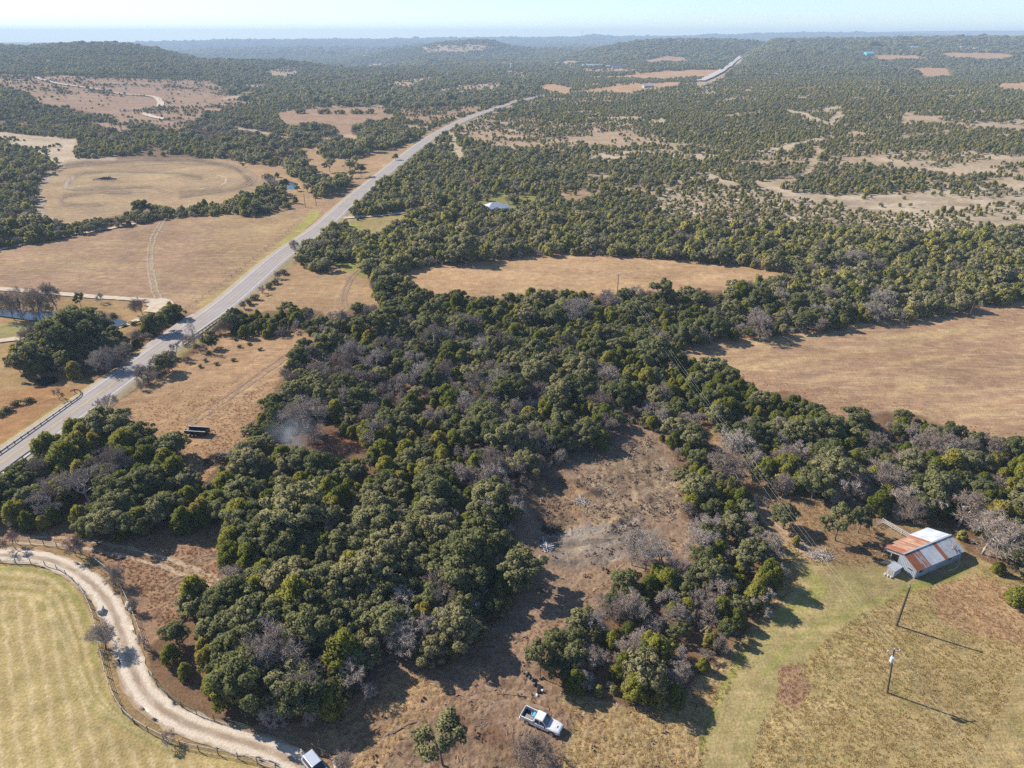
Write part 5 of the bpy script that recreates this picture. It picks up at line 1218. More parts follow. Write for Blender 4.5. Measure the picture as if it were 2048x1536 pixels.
_ix = np.where(UK == 0, rng.integers(0, 4, len(UK)), np.where(UK == 1, np.where(rng.uniform(size=len(UK)) < 0.5, 4 + rng.integers(0, 4, len(UK)), rng.integers(0, 4, len(UK))), 8 + rng.integers(0, 3, len(UK))))
points_obj("undergrowth", UX, UY, UZ - 0.15, _ix, UH * rng.uniform(0.28, 0.55, len(UX)), rng.uniform(0, 6.28, len(UX)), GM, "low scrubby undergrowth filling the near woods", "undergrowth")
print("UNDER", len(UX))
dc_ = bpy.data.collections.new("debris_piece")
for i in range(6):
    R = np.random.default_rng(950 + i); b = MB()
    if i < 3:
        for k in range(3): q = R.normal(size=3) * (0.4, 0.4, 0.02); b.tube([tuple(q - (0.5, R.uniform(-.3, .3), 0)), tuple(q + (0, 0, 0.08)), tuple(q + (0.6, R.uniform(-.3, .3), 0.02))], [0.035, 0.03, 0.012], 4)
    else:
        for k in range(3): q = R.normal(size=3) * 0.22; b.hexa([tuple(q + np.array(v) * R.uniform(0.7, 1.2)) for v in ((-.16, -.16, -.2), (.16, -.16, -.2), (.16, .16, -.2), (-.16, .16, -.2))], [tuple(q + np.array(v) * R.uniform(0.6, 1.2)) for v in ((-.1, -.1, .14), (.1, -.1, .14), (.1, .1, .14), (-.1, .1, .14))])
    me = bpy.data.meshes.new("debris_piece_%d" % i); me.from_pydata(b.v, [], b.f); me.update()
    me.materials.append(simple_mat("debris_%d" % i, ((0.36, 0.30, 0.25), (0.20, 0.155, 0.12), (0.42, 0.36, 0.30), (0.21, 0.14, 0.095), (0.13, 0.09, 0.065), (0.33, 0.25, 0.18))[i], 1.0, var=0.3, scale=2)); dc_.objects.link(bpy.data.objects.new("debris_piece_%d" % i, me))
GDB = gn_group("scatter_debris", dc_)
cm = pmask(CLEAR); n = 60000
r = np.sqrt(rng.uniform(52 ** 2, 165 ** 2, n)); t = np.radians(rng.uniform(-18, 22, n)); X, Y = r * np.sin(t), r * np.cos(t); Z = terr(X, Y); px, py = pix(X, Y, Z)
hot = look0(pmask([(1150, 900), (1300, 880), (1355, 950), (1350, 1040), (1240, 1110), (1090, 1120), (1060, 1040), (1100, 960)]).astype(float), px, py)
ok = look0(cm, px, py) & (rng.uniform(size=n) < np.clip(0.018 + 0.24 * hot * np.clip(0.4 + vn(X / 4, Y / 3, 91), 0, 1), 0, 1))
X, Y, Z = X[ok], Y[ok], Z[ok]; n = len(X); print("DEBRIS", n)
points_obj("debris", X, Y, Z + 0.02, rng.integers(0, 6, n), rng.uniform(0.4, 1.2, n), rng.uniform(0, 6.28, n), GDB, "sticks and clods strewn over the bulldozed clearing", "debris")
# ---- tufts of dry grass on the near fields
m, nt, N, L, P = mat_new("grass_tuft")
at = nd("ShaderNodeAttribute", attribute_name="tint"); at.attribute_type = 'INSTANCER'
oi = nd("ShaderNodeObjectInfo")
vm = nd("ShaderNodeVectorMath", operation='SCALE'); L.new(at.outputs["Color"], vm.inputs[0]); L.new(mapr(oi.outputs["Random"], 0, 1, 0.75, 1.3), vm.inputs[3]); N.remove(P); dif = nd("ShaderNodeBsdfDiffuse"); tl = nd("ShaderNodeBsdfTranslucent"); ms = nd("ShaderNodeMixShader"); ms.inputs[0].default_value = 0.45
L.new(vm.outputs[0], dif.inputs[0]); L.new(vm.outputs[0], tl.inputs[0]); L.new(dif.outputs[0], ms.inputs[1]); L.new(tl.outputs[0], ms.inputs[2]); L.new(ms.outputs[0], N["Material Output"].inputs["Surface"])
TUFTM = m
tc_ = bpy.data.collections.new("grass_tuft")
for i in range(4):
    R = np.random.default_rng(900 + i); n = 16
    a = R.uniform(0, 6.28, n); c = np.stack([np.cos(a), np.sin(a), 0 * a], -1) * R.uniform(0.02, 0.16, n)[:, None]
    tip = c * 2.2 + R.normal(size=(n, 3)) * 0.1; tip[:, 2] = R.uniform(0.14, 0.36, n)
    s = np.stack([-np.sin(a), np.cos(a), 0 * a], -1) * 0.06
    V = np.stack([c - s, c + s, tip + s * .35, tip - s * .35], 1).reshape(-1, 3)
    me = np_mesh("grass_tuft_%d" % i, V, np.arange(4 * n).reshape(n, 4)); me.materials.append(TUFTM)
    tc_.objects.link(bpy.data.objects.new("grass_tuft_%d" % i, me))
GT = gn_group("scatter_grass", tc_)
n = 260000
r = np.sqrt(rng.uniform(48 ** 2, 190 ** 2, n)); t = np.radians(rng.uniform(-46, 46, n))
X, Y = r * np.sin(t), r * np.cos(t); Z = terr(X, Y); px, py = pix(X, Y, Z)
lum = look(gvar, px, py)[:, 0]; w = look0(wood, px, py); gc = look(gcol, px, py)
cl = vn(X / 2.3, Y / 2.3, 81) * .5 + vn(X / 7, Y / 7, 82) * .5
isdirt = gc[:, 0] < 0.245
ok = (w < 0.01) & (lum > 0.42) & (r < 120 + 75 * rng.uniform(size=n)) & (rng.uniform(size=n) < np.clip(0.5 + 0.35 * lum * cl, 0, 1) * np.where(isdirt, 0.05, 0.85)) & off_road(X, Y, 8.0)
X, Y, Z, gc = X[ok], Y[ok], Z[ok], gc[ok]
n = len(X); print("TUFTS", n)
points_obj("grass", X, Y, Z, rng.integers(0, 4, n), np.stack([0.8 * rng.uniform(0.7, 1.3, n)] * 2 + [0.34 * rng.uniform(0.6, 1.3, n)], -1), rng.uniform(0, 6.28, n), GT, "dry straw-coloured grass tufts on the near fields", "grass", np.clip(gc * 1.5, 0, 1))
# ------------------------------------------------------------------ built things
def gz(x, y): return float(terr(np.array([float(x)]), np.array([float(y)]))[0])
def flatpix(px, py, z):
    dx, dy, dz = ray(px, py); t = (z - CAM_H) / dz
    return np.array([dx * t, dy * t])
WHITE = simple_mat("white_paint", (0.62, 0.62, 0.62), 0.35, var=0.03, scale=2, spec=0.5)
SILVER = simple_mat("silver_paint", (0.50, 0.53, 0.58), 0.3, metal=0.3, var=0.03, scale=2, spec=0.5)
BLACK = simple_mat("black_paint", (0.018, 0.018, 0.022), 0.45, var=0.3, scale=2)
RUBBER = simple_mat("rubber", (0.022, 0.022, 0.022), 0.9)
GLASS = simple_mat("dark_glass", (0.012, 0.02, 0.035), 0.06, var=0.02, spec=0.7)
CHROME = simple_mat("chrome", (0.55, 0.55, 0.56), 0.25, metal=0.9)
RED = simple_mat("tail_light", (0.35, 0.02, 0.02), 0.3)
LAMPM = simple_mat("lamp_lens", (0.7, 0.7, 0.72), 0.15)
BLUEP = simple_mat("blue_plastic", (0.10, 0.42, 0.72), 0.5)
GREYW = simple_mat("weathered_wood", (0.33, 0.285, 0.24), 0.95, var=0.25, scale=4)
POLEW = simple_mat("pole_wood", (0.105, 0.078, 0.058), 0.95, var=0.25, scale=3)
GALV = simple_mat("galvanised_steel", (0.50, 0.53, 0.57), 0.5, metal=0.25, var=0.12, scale=1.5)
WHITEW = simple_mat("white_boards", (0.50, 0.48, 0.45), 0.8, var=0.1, scale=3)
GREENP = simple_mat("green_pipe", (0.085, 0.105, 0.075), 0.5, var=0.2, scale=3)
RAILM = simple_mat("pipe_rail", (0.50, 0.49, 0.45), 0.45, var=0.15, scale=1.0, spec=0.5)  # sun glint on the green top rail, painted in as pale colour
GUARD = simple_mat("guard_rail_steel", (0.13, 0.14, 0.14), 0.6, metal=0.3, var=0.2, scale=1.0)
STONE = simple_mat("pale_stone", (0.46, 0.43, 0.385), 0.95, var=0.15, scale=3, bump=0.4)
CHAR = simple_mat("charred_wood", (0.03, 0.026, 0.024), 1.0, var=0.4, scale=4)
ASHM = simple_mat("white_ash", (0.55, 0.53, 0.52), 1.0, var=0.2, scale=3)
DEADW = simple_mat("dead_wood", (0.42, 0.36, 0.31), 1.0, var=0.25, scale=3)

# ---- corrugated sheet, with rust in some courses
def sheet_mat(name, rust, base=(0.33, 0.35, 0.38)):
    m, nt, N_, L_, P_ = mat_new(name)
    tc = N_.new("ShaderNodeTexCoord"); nz = N_.new("ShaderNodeTexNoise"); mp = N_.new("ShaderNodeMapping")
    mp.inputs["Scale"].default_value = (2.2, 0.28, 0.28); nz.inputs["Scale"].default_value = 1.6; nz.inputs["Detail"].default_value = 6; nz.inputs["Roughness"].default_value = 0.7
    L_.new(tc.outputs["Object"], mp.inputs[0]); L_.new(mp.outputs[0], nz.inputs["Vector"])
    rp = N_.new("ShaderNodeValToRGB"); e = rp.color_ramp.elements
    e[0].position = 0.5 - rust * 0.3 - 0.06; e[1].position = 0.5 - rust * 0.3 + 0.10
    e[0].color = (*base, 1); e[1].color = (0.25, 0.082, 0.034, 1)
    if rust < 0: e[0].color = e[1].color = (*base, 1)
    L_.new(nz.outputs[0], rp.inputs[0])
    n2 = N_.new("ShaderNodeTexNoise"); n2.inputs["Scale"].default_value = 0.7; n2.inputs["Detail"].default_value = 4; L_.new(tc.outputs["Object"], n2.inputs["Vector"])
    mr = N_.new("ShaderNodeMapRange"); mr.inputs[1].default_value, mr.inputs[2].default_value, mr.inputs[3].default_value, mr.inputs[4].default_value = 0.3, 0.7, 0.82, 1.15
    L_.new(n2.outputs[0], mr.inputs[0]); vm = N_.new("ShaderNodeVectorMath"); vm.operation = 'SCALE'; L_.new(rp.outputs[0], vm.inputs[0]); L_.new(mr.outputs[0], vm.inputs[3])
    L_.new(vm.outputs[0], P_.inputs["Base Color"]); P_.inputs["Roughness"].default_value = 0.6; P_.inputs["Metallic"].default_value = 0.12
    return m
SH_GREY = sheet_mat("grey_sheet", -1); SH_LIGHT = sheet_mat("light_sheet", -0.12, (0.40, 0.425, 0.46)); SH_MIX = sheet_mat("streaked_sheet", 0.15); SH_RUST = sheet_mat("rusty_sheet", 0.75, (0.36, 0.22, 0.15)); SH_TAN = sheet_mat("tan_rust_sheet", 0.1, (0.37, 0.25, 0.175)); SH_BLUE = sheet_mat("blue_grey_sheet", -1, (0.29, 0.34, 0.41))
def corr(b, p0, u, v, lu, lv, pitch=0.3, depth=0.035, thick=0.012):
    """corrugated sheet: origin p0, ribs run along v, corrugation along u"""
    u, v = Vector(u).normalized(), Vector(v).normalized(); n = u.cross(v).normalized()
    k = max(2, int(round(lu / pitch)) * 4)
    V, F = [], []
    for i in range(k + 1):
        h = depth if (i % 4) in (1, 2) else 0.0
        q = Vector(p0) + u * (lu * i / k) + n * h
        V += [q, q + v * lv, q - n * thick, q + v * lv - n * thick]
    for i in range(k):
        a, c = 4 * i, 4 * (i + 1)
        F += [(a, c, c + 1, a + 1), (a + 2, a + 3, c + 3, c + 2), (a, a + 2, c + 2, c), (a + 1, c + 1, c + 3, a + 3)]
    F += [(0, 1, 3, 2), (4 * k, 4 * k + 2, 4 * k + 3, 4 * k + 1)]
    b.add(V, F)

# ---- barn
c0 = flatpix(1834.6, 1140, 2.0); BA = math.radians(24.9)
bz = gz(*c0) - 0.02
barn = empty("barn", (c0[0], c0[1], bz), BA, "long low barn of corrugated metal with a rust-streaked roof", "barn")
BL, RW_, RH_, EH, LW, LH = 12.3, 2.95, 3.45, 2.0, 6.95, 2.15      # length, ridge offset, heights; left eave offset
sl_r = math.hypot(RW_ + 0.25, RH_ - EH); sl_l = math.hypot(LW - RW_, RH_ - LH)
vr = Vector((0, RW_ + 0.25, RH_ - EH)); vl = Vector((0, -(LW - RW_), (RH_ - LH)))
def roof_panel(side, x0, x1, mat, ext=0.0, lift=0.0):
    b = MB()
    if side == 'r': corr(b, (x0, -0.25, EH + lift), (1, 0, 0), vr, x1 - x0, sl_r, 0.25)
    else:
        d = -vl; d.normalize()
        st = Vector((x0, RW_, RH_ + lift)); corr(b, st, (1, 0, 0), d, x1 - x0, sl_l + ext, 0.25)
    return b.build("roof_panel", mat, barn)
for a, c, mt in ((-0.3, 0.7, SH_RUST), (0.7, 1.7, SH_RUST), (1.7, 2.6, SH_MIX), (2.6, 3.5, SH_MIX), (3.5, 4.4, SH_LIGHT), (4.4, 5.3, SH_LIGHT), (5.3, 6.2, SH_LIGHT), (6.2, 7.1, SH_LIGHT), (7.1, 8.0, SH_RUST), (8.0, 8.9, SH_GREY), (8.9, 9.8, SH_GREY), (9.8, 10.7, SH_GREY), (10.7, 11.6, SH_GREY), (11.6, 12.5, SH_GREY)):
    roof_panel('r', a, c - 0.012, mt, lift=0.012 * ((round(a * 10)) % 2))
for a, c, mt, ex in ((-0.3, 0.6, SH_RUST, 0.1), (0.6, 1.4, SH_RUST, 0.1), (1.4, 2.3, SH_TAN, 0.1), (2.3, 3.2, SH_TAN, 0.1), (3.2, 4.1, SH_TAN, 0.1), (4.1, 5.0, SH_TAN, 0.1), (5.0, 5.9, SH_TAN, 0.1), (5.9, 6.7, SH_TAN, 0.1), (6.7, 7.4, SH_RUST, 0.1), (7.4, 8.3, SH_LIGHT, 0.4), (8.3, 9.2, SH_LIGHT, 0.4), (9.2, 10.2, SH_LIGHT, 0.4), (10.2, 11.2, SH_LIGHT, 0.4), (11.2, 12.5, SH_LIGHT, 0.4)):
    roof_panel('l', a, c - 0.012, mt, ex, lift=0.012 * ((round(a * 10)) % 2))
b = MB(); b.box((6.1, RW_, RH_ + 0.055), (12.8, 0.32, 0.03)); b.build("ridge_cap", SH_GREY, barn)
b = MB(); corr(b, (0, 0.02, 0), (1, 0, 0), (0, 0, 1), 12.2, EH + 0.08, 0.3); b.build("wall", SH_BLUE, barn, label="long blue-grey wall in shade facing the meadow")
def gable(x, flip):
    b = MB()
    ys = np.arange(0.05, LW - 0.05, 0.15)
    for i, y in enumerate(ys[:-1]):
        y1 = ys[i + 1]
        top = lambda q: (EH + (RH_ - EH) * (q + 0.25) / (RW_ + 0.25) if q < RW_ else RH_ - (RH_ - LH) * (q - RW_) / (LW - RW_)) - 0.04
        if not flip and y > 3.6: bot = top(y) - 0.75          # open lean-to: only a strip of cladding under the roof
        else: bot = 0.0
        d = 0.03 * (i % 2)
        xo = x - d if not flip else x + d
        b.hexa([(xo, y, bot), (xo + 0.02, y, bot), (xo + 0.02, y1, bot), (xo, y1, bot)], [(xo, y, top(y)), (xo + 0.02, y, top(y)), (xo + 0.02, y1, top(y1)), (xo, y1, top(y1))])
    return b.build("gable", SH_GREY if not flip else SH_BLUE, barn)
gable(0.0, False); gable(12.2, True)
b = MB(); b.box((0.06, 3.62, 1.35), (0.05, 0.1, 2.7)); b.box((3.0, 3.62, 1.35), (6.0, 0.06, 2.7)); b.build("inner_wall", GREYW, barn)
b = MB(); corr(b, (6.2, LW - 0.1, 0), (1, 0, 0), (0, 0, 1), 6.0, LH - 0.1, 0.3); b.build("wall", SH_BLUE, barn)
for k, y in enumerate((LW - 0.25, 5.2)):
    b = MB(); b.box((0.15, y, 1.1), (0.14, 0.14, 2.2 + 0.02 * k)); b.build("post", GREYW, barn)
b = MB(); b.box((3.2, LW - 0.25, 1.0), (0.14, 0.14, 2.0)); b.build("post", GREYW, barn)
b = MB(); b.box((-0.05, 1.2, 1.35), (0.06, 0.75, 0.3)); w = b.build("window", GLASS, barn)
b = MB(); b.box((-0.045, 1.2, 1.53), (0.08, 0.85, 0.06)); b.box((-0.045, 1.2, 1.17), (0.08, 0.85, 0.06)); b.build("frame", WHITEW, w)
for x in (1.2, 8.9):
    b = MB(); b.box((x, -0.03, 1.35), (0.7, 0.05, 0.4)); b.build("window", GLASS, barn)
b = MB(); b.box((6.9, -0.02, 1.0), (0.06, 0.04, 1.9)); b.build("downpipe", GREYW, barn)
bw_ = lambda x, y, z=0.0: (Matrix.Translation((c0[0], c0[1], bz)) @ Matrix.Rotation(BA, 4, 'Z')) @ Vector((x, y, z))
def bput(o, x, y, z=0.0, rz=0.0): o.location = bw_(x, y, z); o.rotation_euler = (0, 0, BA + rz)
# a dead branch lying on the roof
b = MB(); R = np.random.default_rng(5)
for k in range(26):
    p = np.array([0.0, 0, 0]) + R.uniform(-.5, .5, 3) * (1.3, 1.0, 0.1); q = p + R.normal(size=3) * (0.6, 0.5, 0.1); p[2] = abs(p[2]) + 0.02; q[2] = abs(q[2]) + 0.03
    p[2] += 0.45 * p[1]; q[2] += 0.45 * q[1]
    b.tube([tuple(p), tuple((p + q) / 2 + (0, 0, .05)), tuple(q)], [0.03, 0.022, 0.012], 4)
o = b.build("fallen_branch", DEADW); bput(o, 10.6, 0.9, EH + 0.70); tag(o, "dead branch lying on the barn's grey roof end", "branch")
# things by the open end
b = MB(); b.box((0, 0, 0.55), (0.55, 0.6, 1.1)); o = b.build("water_barrel", BLUEP, bevel=0.12); bput(o, -0.5, 3.0, -0.02); tag(o, "pale blue barrel by the barn's open end", "barrel")
b = MB(); b.box((0, 0, 0.5), (0.5, 0.5, 1.0)); o = b.build("yellow_bin", simple_mat("pale_yellow", (0.62, 0.55, 0.22), 0.7), bevel=0.05); bput(o, -0.9, 3.6, -0.02); tag(o, "pale yellow bin beside the blue barrel at the barn", "bin")
for k in range(6):
    b = MB(); b.box((0, 0, 0.06), (0.22, 2.6, 0.05)); o = b.build("board", DEADW); bput(o, -0.9 + 0.1 * (k % 3), 4.6 + 0.1 * k, 0.02 + 0.06 * k, 0.8 + 0.12 * k); tag(o, "%s loose board up from the ground under the barn's lean-to" % ("first", "second", "third", "fourth", "fifth", "topmost")[k], "board", "boards under the lean-to")
b = MB(); b.tube([(7.5, -1.2, 0.12), (8.6, -1.35, 0.12), (9.8, -1.2, 0.12), (11, -0.7, 0.12), (12.2, 0.2, 0.12)], 0.06, 6); o = b.build("pipe", GALV); bput(o, 0, 0, 0); tag(o, "long thin pipe lying in the shade along the barn wall", "pipe")
# ---- small shed
sx, sy = flatpix(1786, 1146, 0.0)
shed = empty("shed", (sx, sy, gz(sx, sy)), BA + 0.12, "small pale shed with a flat metal roof in front of the barn", "shed")
b = MB(); b.box((0, 0, 0.75), (2.1, 1.3, 1.5)); b.build("wall", SH_LIGHT, shed)
b = MB(); corr(b, (-1.2, -0.8, 1.52), (1, 0, 0), Vector((0, 1.6, 0.12)), 2.4, 1.62, 0.25); b.build("roof", SH_GREY, shed)
b = MB(); b.box((-1.065, 0, 0.65), (0.03, 0.7, 1.2)); d = b.build("door", GREYW, shed)
b = MB(); b.box((-1.09, 0.25, 0.7), (0.03, 0.05, 0.12)); b.build("handle", BLACK, d)
for k in range(3):
    b = MB(); R = np.random.default_rng(30 + k); b.box((0, 0, 0.2), (0.35 + .1 * k, 0.4, 0.4), 0.3 * k); o = b.build("stone_block", STONE, bevel=0.06)
    p = Matrix.Translation(shed.location) @ Matrix.Rotation(shed.rotation_euler.z, 4, 'Z') @ Vector((-1.45 - 0.1 * k, -0.5 + 0.5 * k, 0)); o.location = (p.x, p.y, gz(p.x, p.y) - 0.02); tag(o, "%s pale stone block beside the small shed's door" % ("smallest", "middle", "biggest")[k], "stone", "stones by the shed")
# ---- white rail fence behind the barn
def rail_fence(name, px_pts, h, rails, spacing, post_mat, rail_mat, label, cat="fence", post_r=0.06, rail_r=0.03, board=False, first=0):
    P_ = path2(px_pts, 0.5, 6)
    s = np.concatenate([[0], np.cumsum(np.linalg.norm(np.diff(P_, axis=0), axis=1))])
    k = max(1, int(round(s[-1] / spacing))); ss = np.linspace(0, s[-1], k + 1)
    Q = np.stack([np.interp(ss, s, P_[:, 0]), np.interp(ss, s, P_[:, 1])], -1); Zq = terr(Q[:, 0], Q[:, 1])
    root = empty(name, (Q[0, 0], Q[0, 1], Zq[0]), 0, label, cat)
    off = np.array([Q[0, 0], Q[0, 1], Zq[0]])
    b = MB(); b.tube([(0, 0, -0.3), (0, 0, h + 0.08)], post_r, 6)
    proto = b.build("post", post_mat, root)
    for i in range(len(Q)):
        o = proto if i == 0 else proto.copy()
        if i: col.objects.link(o); o.parent = root
        o.location = (Q[i, 0] - off[0], Q[i, 1] - off[1], Zq[i] - off[2])
    # rails follow the ground between the posts
    for j, hh in enumerate(rails):
        b = MB()
        pts = [(Q[i, 0] - off[0], Q[i, 1] - off[1], Zq[i] - off[2] + hh) for i in range(len(Q))]
        if board:
            for i in range(len(pts) - 1):
                a, c = Vector(pts[i]), Vector(pts[i + 1]); d = (c - a); L_ = d.length; mid = (a + c) / 2
                b.box(tuple(mid), (L_ + 0.05, 0.04, 0.16), math.atan2(d.y, d.x))
        else: b.tube(pts, rail_r, 6)
        b.build("rail", rail_mat if j == len(rails) - 1 or board else post_mat, root)
    return root
rail_fence("rail_fence", [(1764, 1047), (1775, 1053), (1788, 1062), (1812, 1075), (1822, 1081)], 1.25, (0.45, 0.8, 1.15), 2.2, WHITEW, WHITEW, "white board fence behind the barn's rusty roof", board=True, post_r=0.07)
g0 = unps([(1751, 1054), (1763, 1046)])
b = MB(); d = g0[1] - g0[0]; L_ = np.linalg.norm(d[:2])
for z in (0.2, 0.55, 0.9, 1.2): b.tube([(0, 0, z), (L_, 0, z)], 0.03, 6)
for x in (0, L_ / 2, L_): b.tube([(x, 0, 0.0), (x, 0, 1.22)], 0.03, 6)
o = b.build("pipe_gate", GALV); o.location = tuple(g0[0]); o.rotation_euler = (0, 0, math.atan2(d[1], d[0])); tag(o, "open pipe gate at the end of the white board fence", "gate")
for k, (px, py) in enumerate(((1730, 1056), (1744, 1058))):
    p = unp(px, py); b = MB(); b.box((0, 0, 0.55), (0.06, 1.2, 0.05), 0.4 * k); b.box((0, 0, 0.3), (0.06, 1.2, 0.05), 0.4 * k); b.box((0, 0.4, 0.35), (0.08, 0.08, 0.75), 0.4 * k); b.box((0, -0.4, 0.35), (0.08, 0.08, 0.75), 0.4 * k)
    o = b.build("wooden_rack", POLEW); o.location = tuple(p); tag(o, ("dark wooden rack left of the pipe gate", "dark wooden rack next to the pipe gate")[k], "rack")

# ---- gravel drive fences
rail_fence("pipe_fence", [(-60, 1127), (0, 1126), (40, 1128), (70, 1129), (96, 1133), (122, 1143), (150, 1166), (166, 1188), (180, 1216), (189, 1242), (196, 1275), (203, 1310), (212, 1350), (225, 1390), (244, 1424), (262, 1443), (300, 1466), (340, 1485), (382, 1499), (430, 1508), (490, 1520), (532, 1532), (590, 1552)], 1.15, (0.4, 0.75, 1.1), 2.9, GREENP, RAILM, "green pipe fence with top rail pale from glint, round the mown lawn")
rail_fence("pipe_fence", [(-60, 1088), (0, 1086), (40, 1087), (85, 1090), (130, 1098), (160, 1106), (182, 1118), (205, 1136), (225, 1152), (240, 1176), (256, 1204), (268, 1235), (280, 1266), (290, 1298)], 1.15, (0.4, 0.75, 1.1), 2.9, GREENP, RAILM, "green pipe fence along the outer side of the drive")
rail_fence("pipe_fence", [(300, 1352), (318, 1378), (345, 1402), (380, 1424), (430, 1442), (500, 1462), (560, 1476), (600, 1486), (628, 1498), (652, 1514)], 1.15, (0.4, 0.75, 1.1), 2.9, GREENP, GREENP, "dark pipe fence at the foot of the wood above the drive")
# field fence with thin wire posts left of the highway
rail_fence("wire_fence", [(365, 624), (420, 586), (480, 541), (540, 492), (600, 443)], 1.1, (0.5, 1.0), 5.0, POLEW, POLEW, "thin wire fence on posts between the left field and the highway", post_r=0.06, rail_r=0.008)
# stone blocks on either side of the drive
for (px, py, dims, lab) in ((203, 1224, (0.75, 1.3, 0.9), "white stone block left of the gravel drive"), (256, 1214, (0.6, 1.5, 0.8), "pale stone block at the outer drive fence"), (263, 1222, (0.7, 0.7, 0.6), "grey stone lying beside the outer drive fence")):
    p = unp(px, py); b = MB(); b.box((0, 0, dims[2] / 2), dims); o = b.build("stone_block", STONE, bevel=0.12); o.location = (p[0], p[1], p[2] - 0.03); o.rotation_euler = (0, 0, 0.25); tag(o, lab, "stone")
p = unp(672, 1545); b = MB(); b.tube([(0, 1.6, 0.2), (0.1, 0, 0.22), (0.3, -1.6, 0.2)], [0.22, 0.24, 0.26], 8); o = b.build("log", DEADW); o.location = tuple(p); o.rotation_euler = (0, 0, 0.35); tag(o, "pale log lying at the bottom edge beside the SUV", "log")

# ---- guard rails
def guard_rail(px_pts, label, side):
    P_ = path2(px_pts, 0.7, 2)
    Zq = terr(P_[:, 0], P_[:, 1]) + 0.25
    root = empty("guard_rail", (P_[0, 0], P_[0, 1], Zq[0]), 0, label, "guard rail")
    off = np.array([P_[0, 0], P_[0, 1], Zq[0]]); n = normals2(P_)
    prof = [(0.0, 0.42), (0.06, 0.48), (0.0, 0.56), (0.06, 0.64), (0.0, 0.74), (-0.03, 0.74), (0.03, 0.64), (-0.03, 0.56), (0.03, 0.48), (-0.03, 0.42)]
    secs = [[(P_[i, 0] - off[0] + n[i, 0] * a * side, P_[i, 1] - off[1] + n[i, 1] * a * side, Zq[i] - off[2] + z) for a, z in prof] for i in range(0, len(P_), 2)]
    b = MB(); b.loft(secs); b.build("beam", GUARD, root)
    b = MB(); b.box((0, 0, 0.2), (0.16, 0.16, 1.2)); pr = b.build("post", POLEW, root)
    for j, i in enumerate(range(0, len(P_), 3)):
        o = pr if j == 0 else pr.copy()
        if j: col.objects.link(o); o.parent = root
        o.location = (P_[i, 0] - off[0] - n[i, 0] * 0.12 * side, P_[i, 1] - off[1] - n[i, 1] * 0.12 * side, Zq[i] - off[2])
guard_rail([(-40, 940), (0, 912), (50, 877), (100, 842), (140, 813), (162, 797), (166, 790), (160, 785), (150, 784), (142, 788)], "dark guard rail with a curled end left of the highway", -1)
guard_rail([(-40, 978), (6, 949), (45, 920), (70, 902)], "short guard rail half hidden by trees right of the highway", 1)
guard_rail([(366, 692), (400, 668), (430, 647), (465, 622)], "guard rail on the right side of the creek crossing", 1)

# ---- utility poles and wires
def pole(px, py, h, label, top=False, arm=True, lean=(0, 0), wires=True, r=0.15):
    if top:
        x, y, _ = unp(px, py, h); z = gz(x, y)
    else: x, y, z = unp(px, py)
    root = empty("utility_pole", (x, y, z), 0, label, "utility pole", "utility poles")
    b = MB(); b.tube([(0, 0, -0.4), (lean[0] * .5, lean[1] * .5, h / 2), (lean[0], lean[1], h)], [r, r * 0.88, r * 0.72], 10); b.build("shaft", POLEW, root)
    tops = []
    if arm:
        b = MB(); b.box((lean[0], lean[1], h - 0.35), (2.0, 0.12, 0.12), WDIR + math.pi / 2); b.build("crossarm", GREYW, root)
        for s in (-0.92, 0.0, 0.92):
            q = (lean[0] + s * math.cos(WDIR + math.pi / 2), lean[1] + s * math.sin(WDIR + math.pi / 2), h - 0.29 if s else h)
            b = MB(); b.tube([q, (q[0], q[1], q[2] + 0.12), (q[0], q[1], q[2] + 0.22)], [0.05, 0.07, 0.03], 8); b.build("insulator", WHITE, root)
            tops.append(Vector((x + q[0], y + q[1], z + q[2] + 0.22)))
    else:
        b = MB(); b.box((lean[0], lean[1], h - 0.12), (0.3, 0.3, 0.06)); b.build("bracket", GALV, root)
    return root, tops
_a, _b = unp(1775, 1386), unp(1469, 877, 8.4)
WDIR = math.atan2(_b[1] - _a[1], _b[0] - _a[0])
p2, t2 = pole(1775, 1386, 8.2, "utility pole carrying a grey transformer in the right meadow", lean=(-0.75, 0.6))
b = MB(); b.cyl((-0.95, 0.1, 6.35), 0.27, 0.85, 14); b.cyl((-0.95, 0.1, 7.2), 0.2, 0.08, 14); o = b.build("transformer", simple_mat("transformer_grey", (0.62, 0.66, 0.68), 0.5), p2, smooth=False)
b = MB(); b.box((-0.68, 0.3, 6.8), (0.35, 0.1, 0.1), -0.4); b.build("bracket", GALV, p2)
p1, _ = pole(1793, 1251, 8.4, "dark utility pole without wires just in front of the barn", arm=False, lean=(0.1, 0.05), r=0.2)
p3, t3 = pole(1469, 877, 8.4, "utility pole rising from the junipers beside the dirt track", top=True)
p4, t4 = pole(1292, 631, 8.2, "utility pole standing in the main wood near its upper right", top=True)
p5, t5 = pole(1237.5, 548, 8.4, "utility pole standing out against the enclosed tan field", top=True)
pole(1938, 634, 8.4, "leaning utility pole at the top of the big brown field", arm=False, lean=(0.7, 0.3))
pole(633, 412, 9.0, "taller of the two poles beside the highway verge", arm=False, lean=(-0.1, 0))
pole(611, 415, 7.5, "shorter of the two poles beside the highway verge", arm=False)
WIREM = simple_mat("weathered_wire", (0.36, 0.34, 0.29), 0.7)
def wire(a, c, sag, label):
    b = MB(); pts = []
    for t in np.linspace(0, 1, 25): q = a.lerp(c, t); pts.append((q.x, q.y, q.z - sag * 4 * t * (1 - t)))
    b.tube(pts, 0.011, 4); o = b.build("power_line", WIREM); tag(o, label, "wire", "power lines")
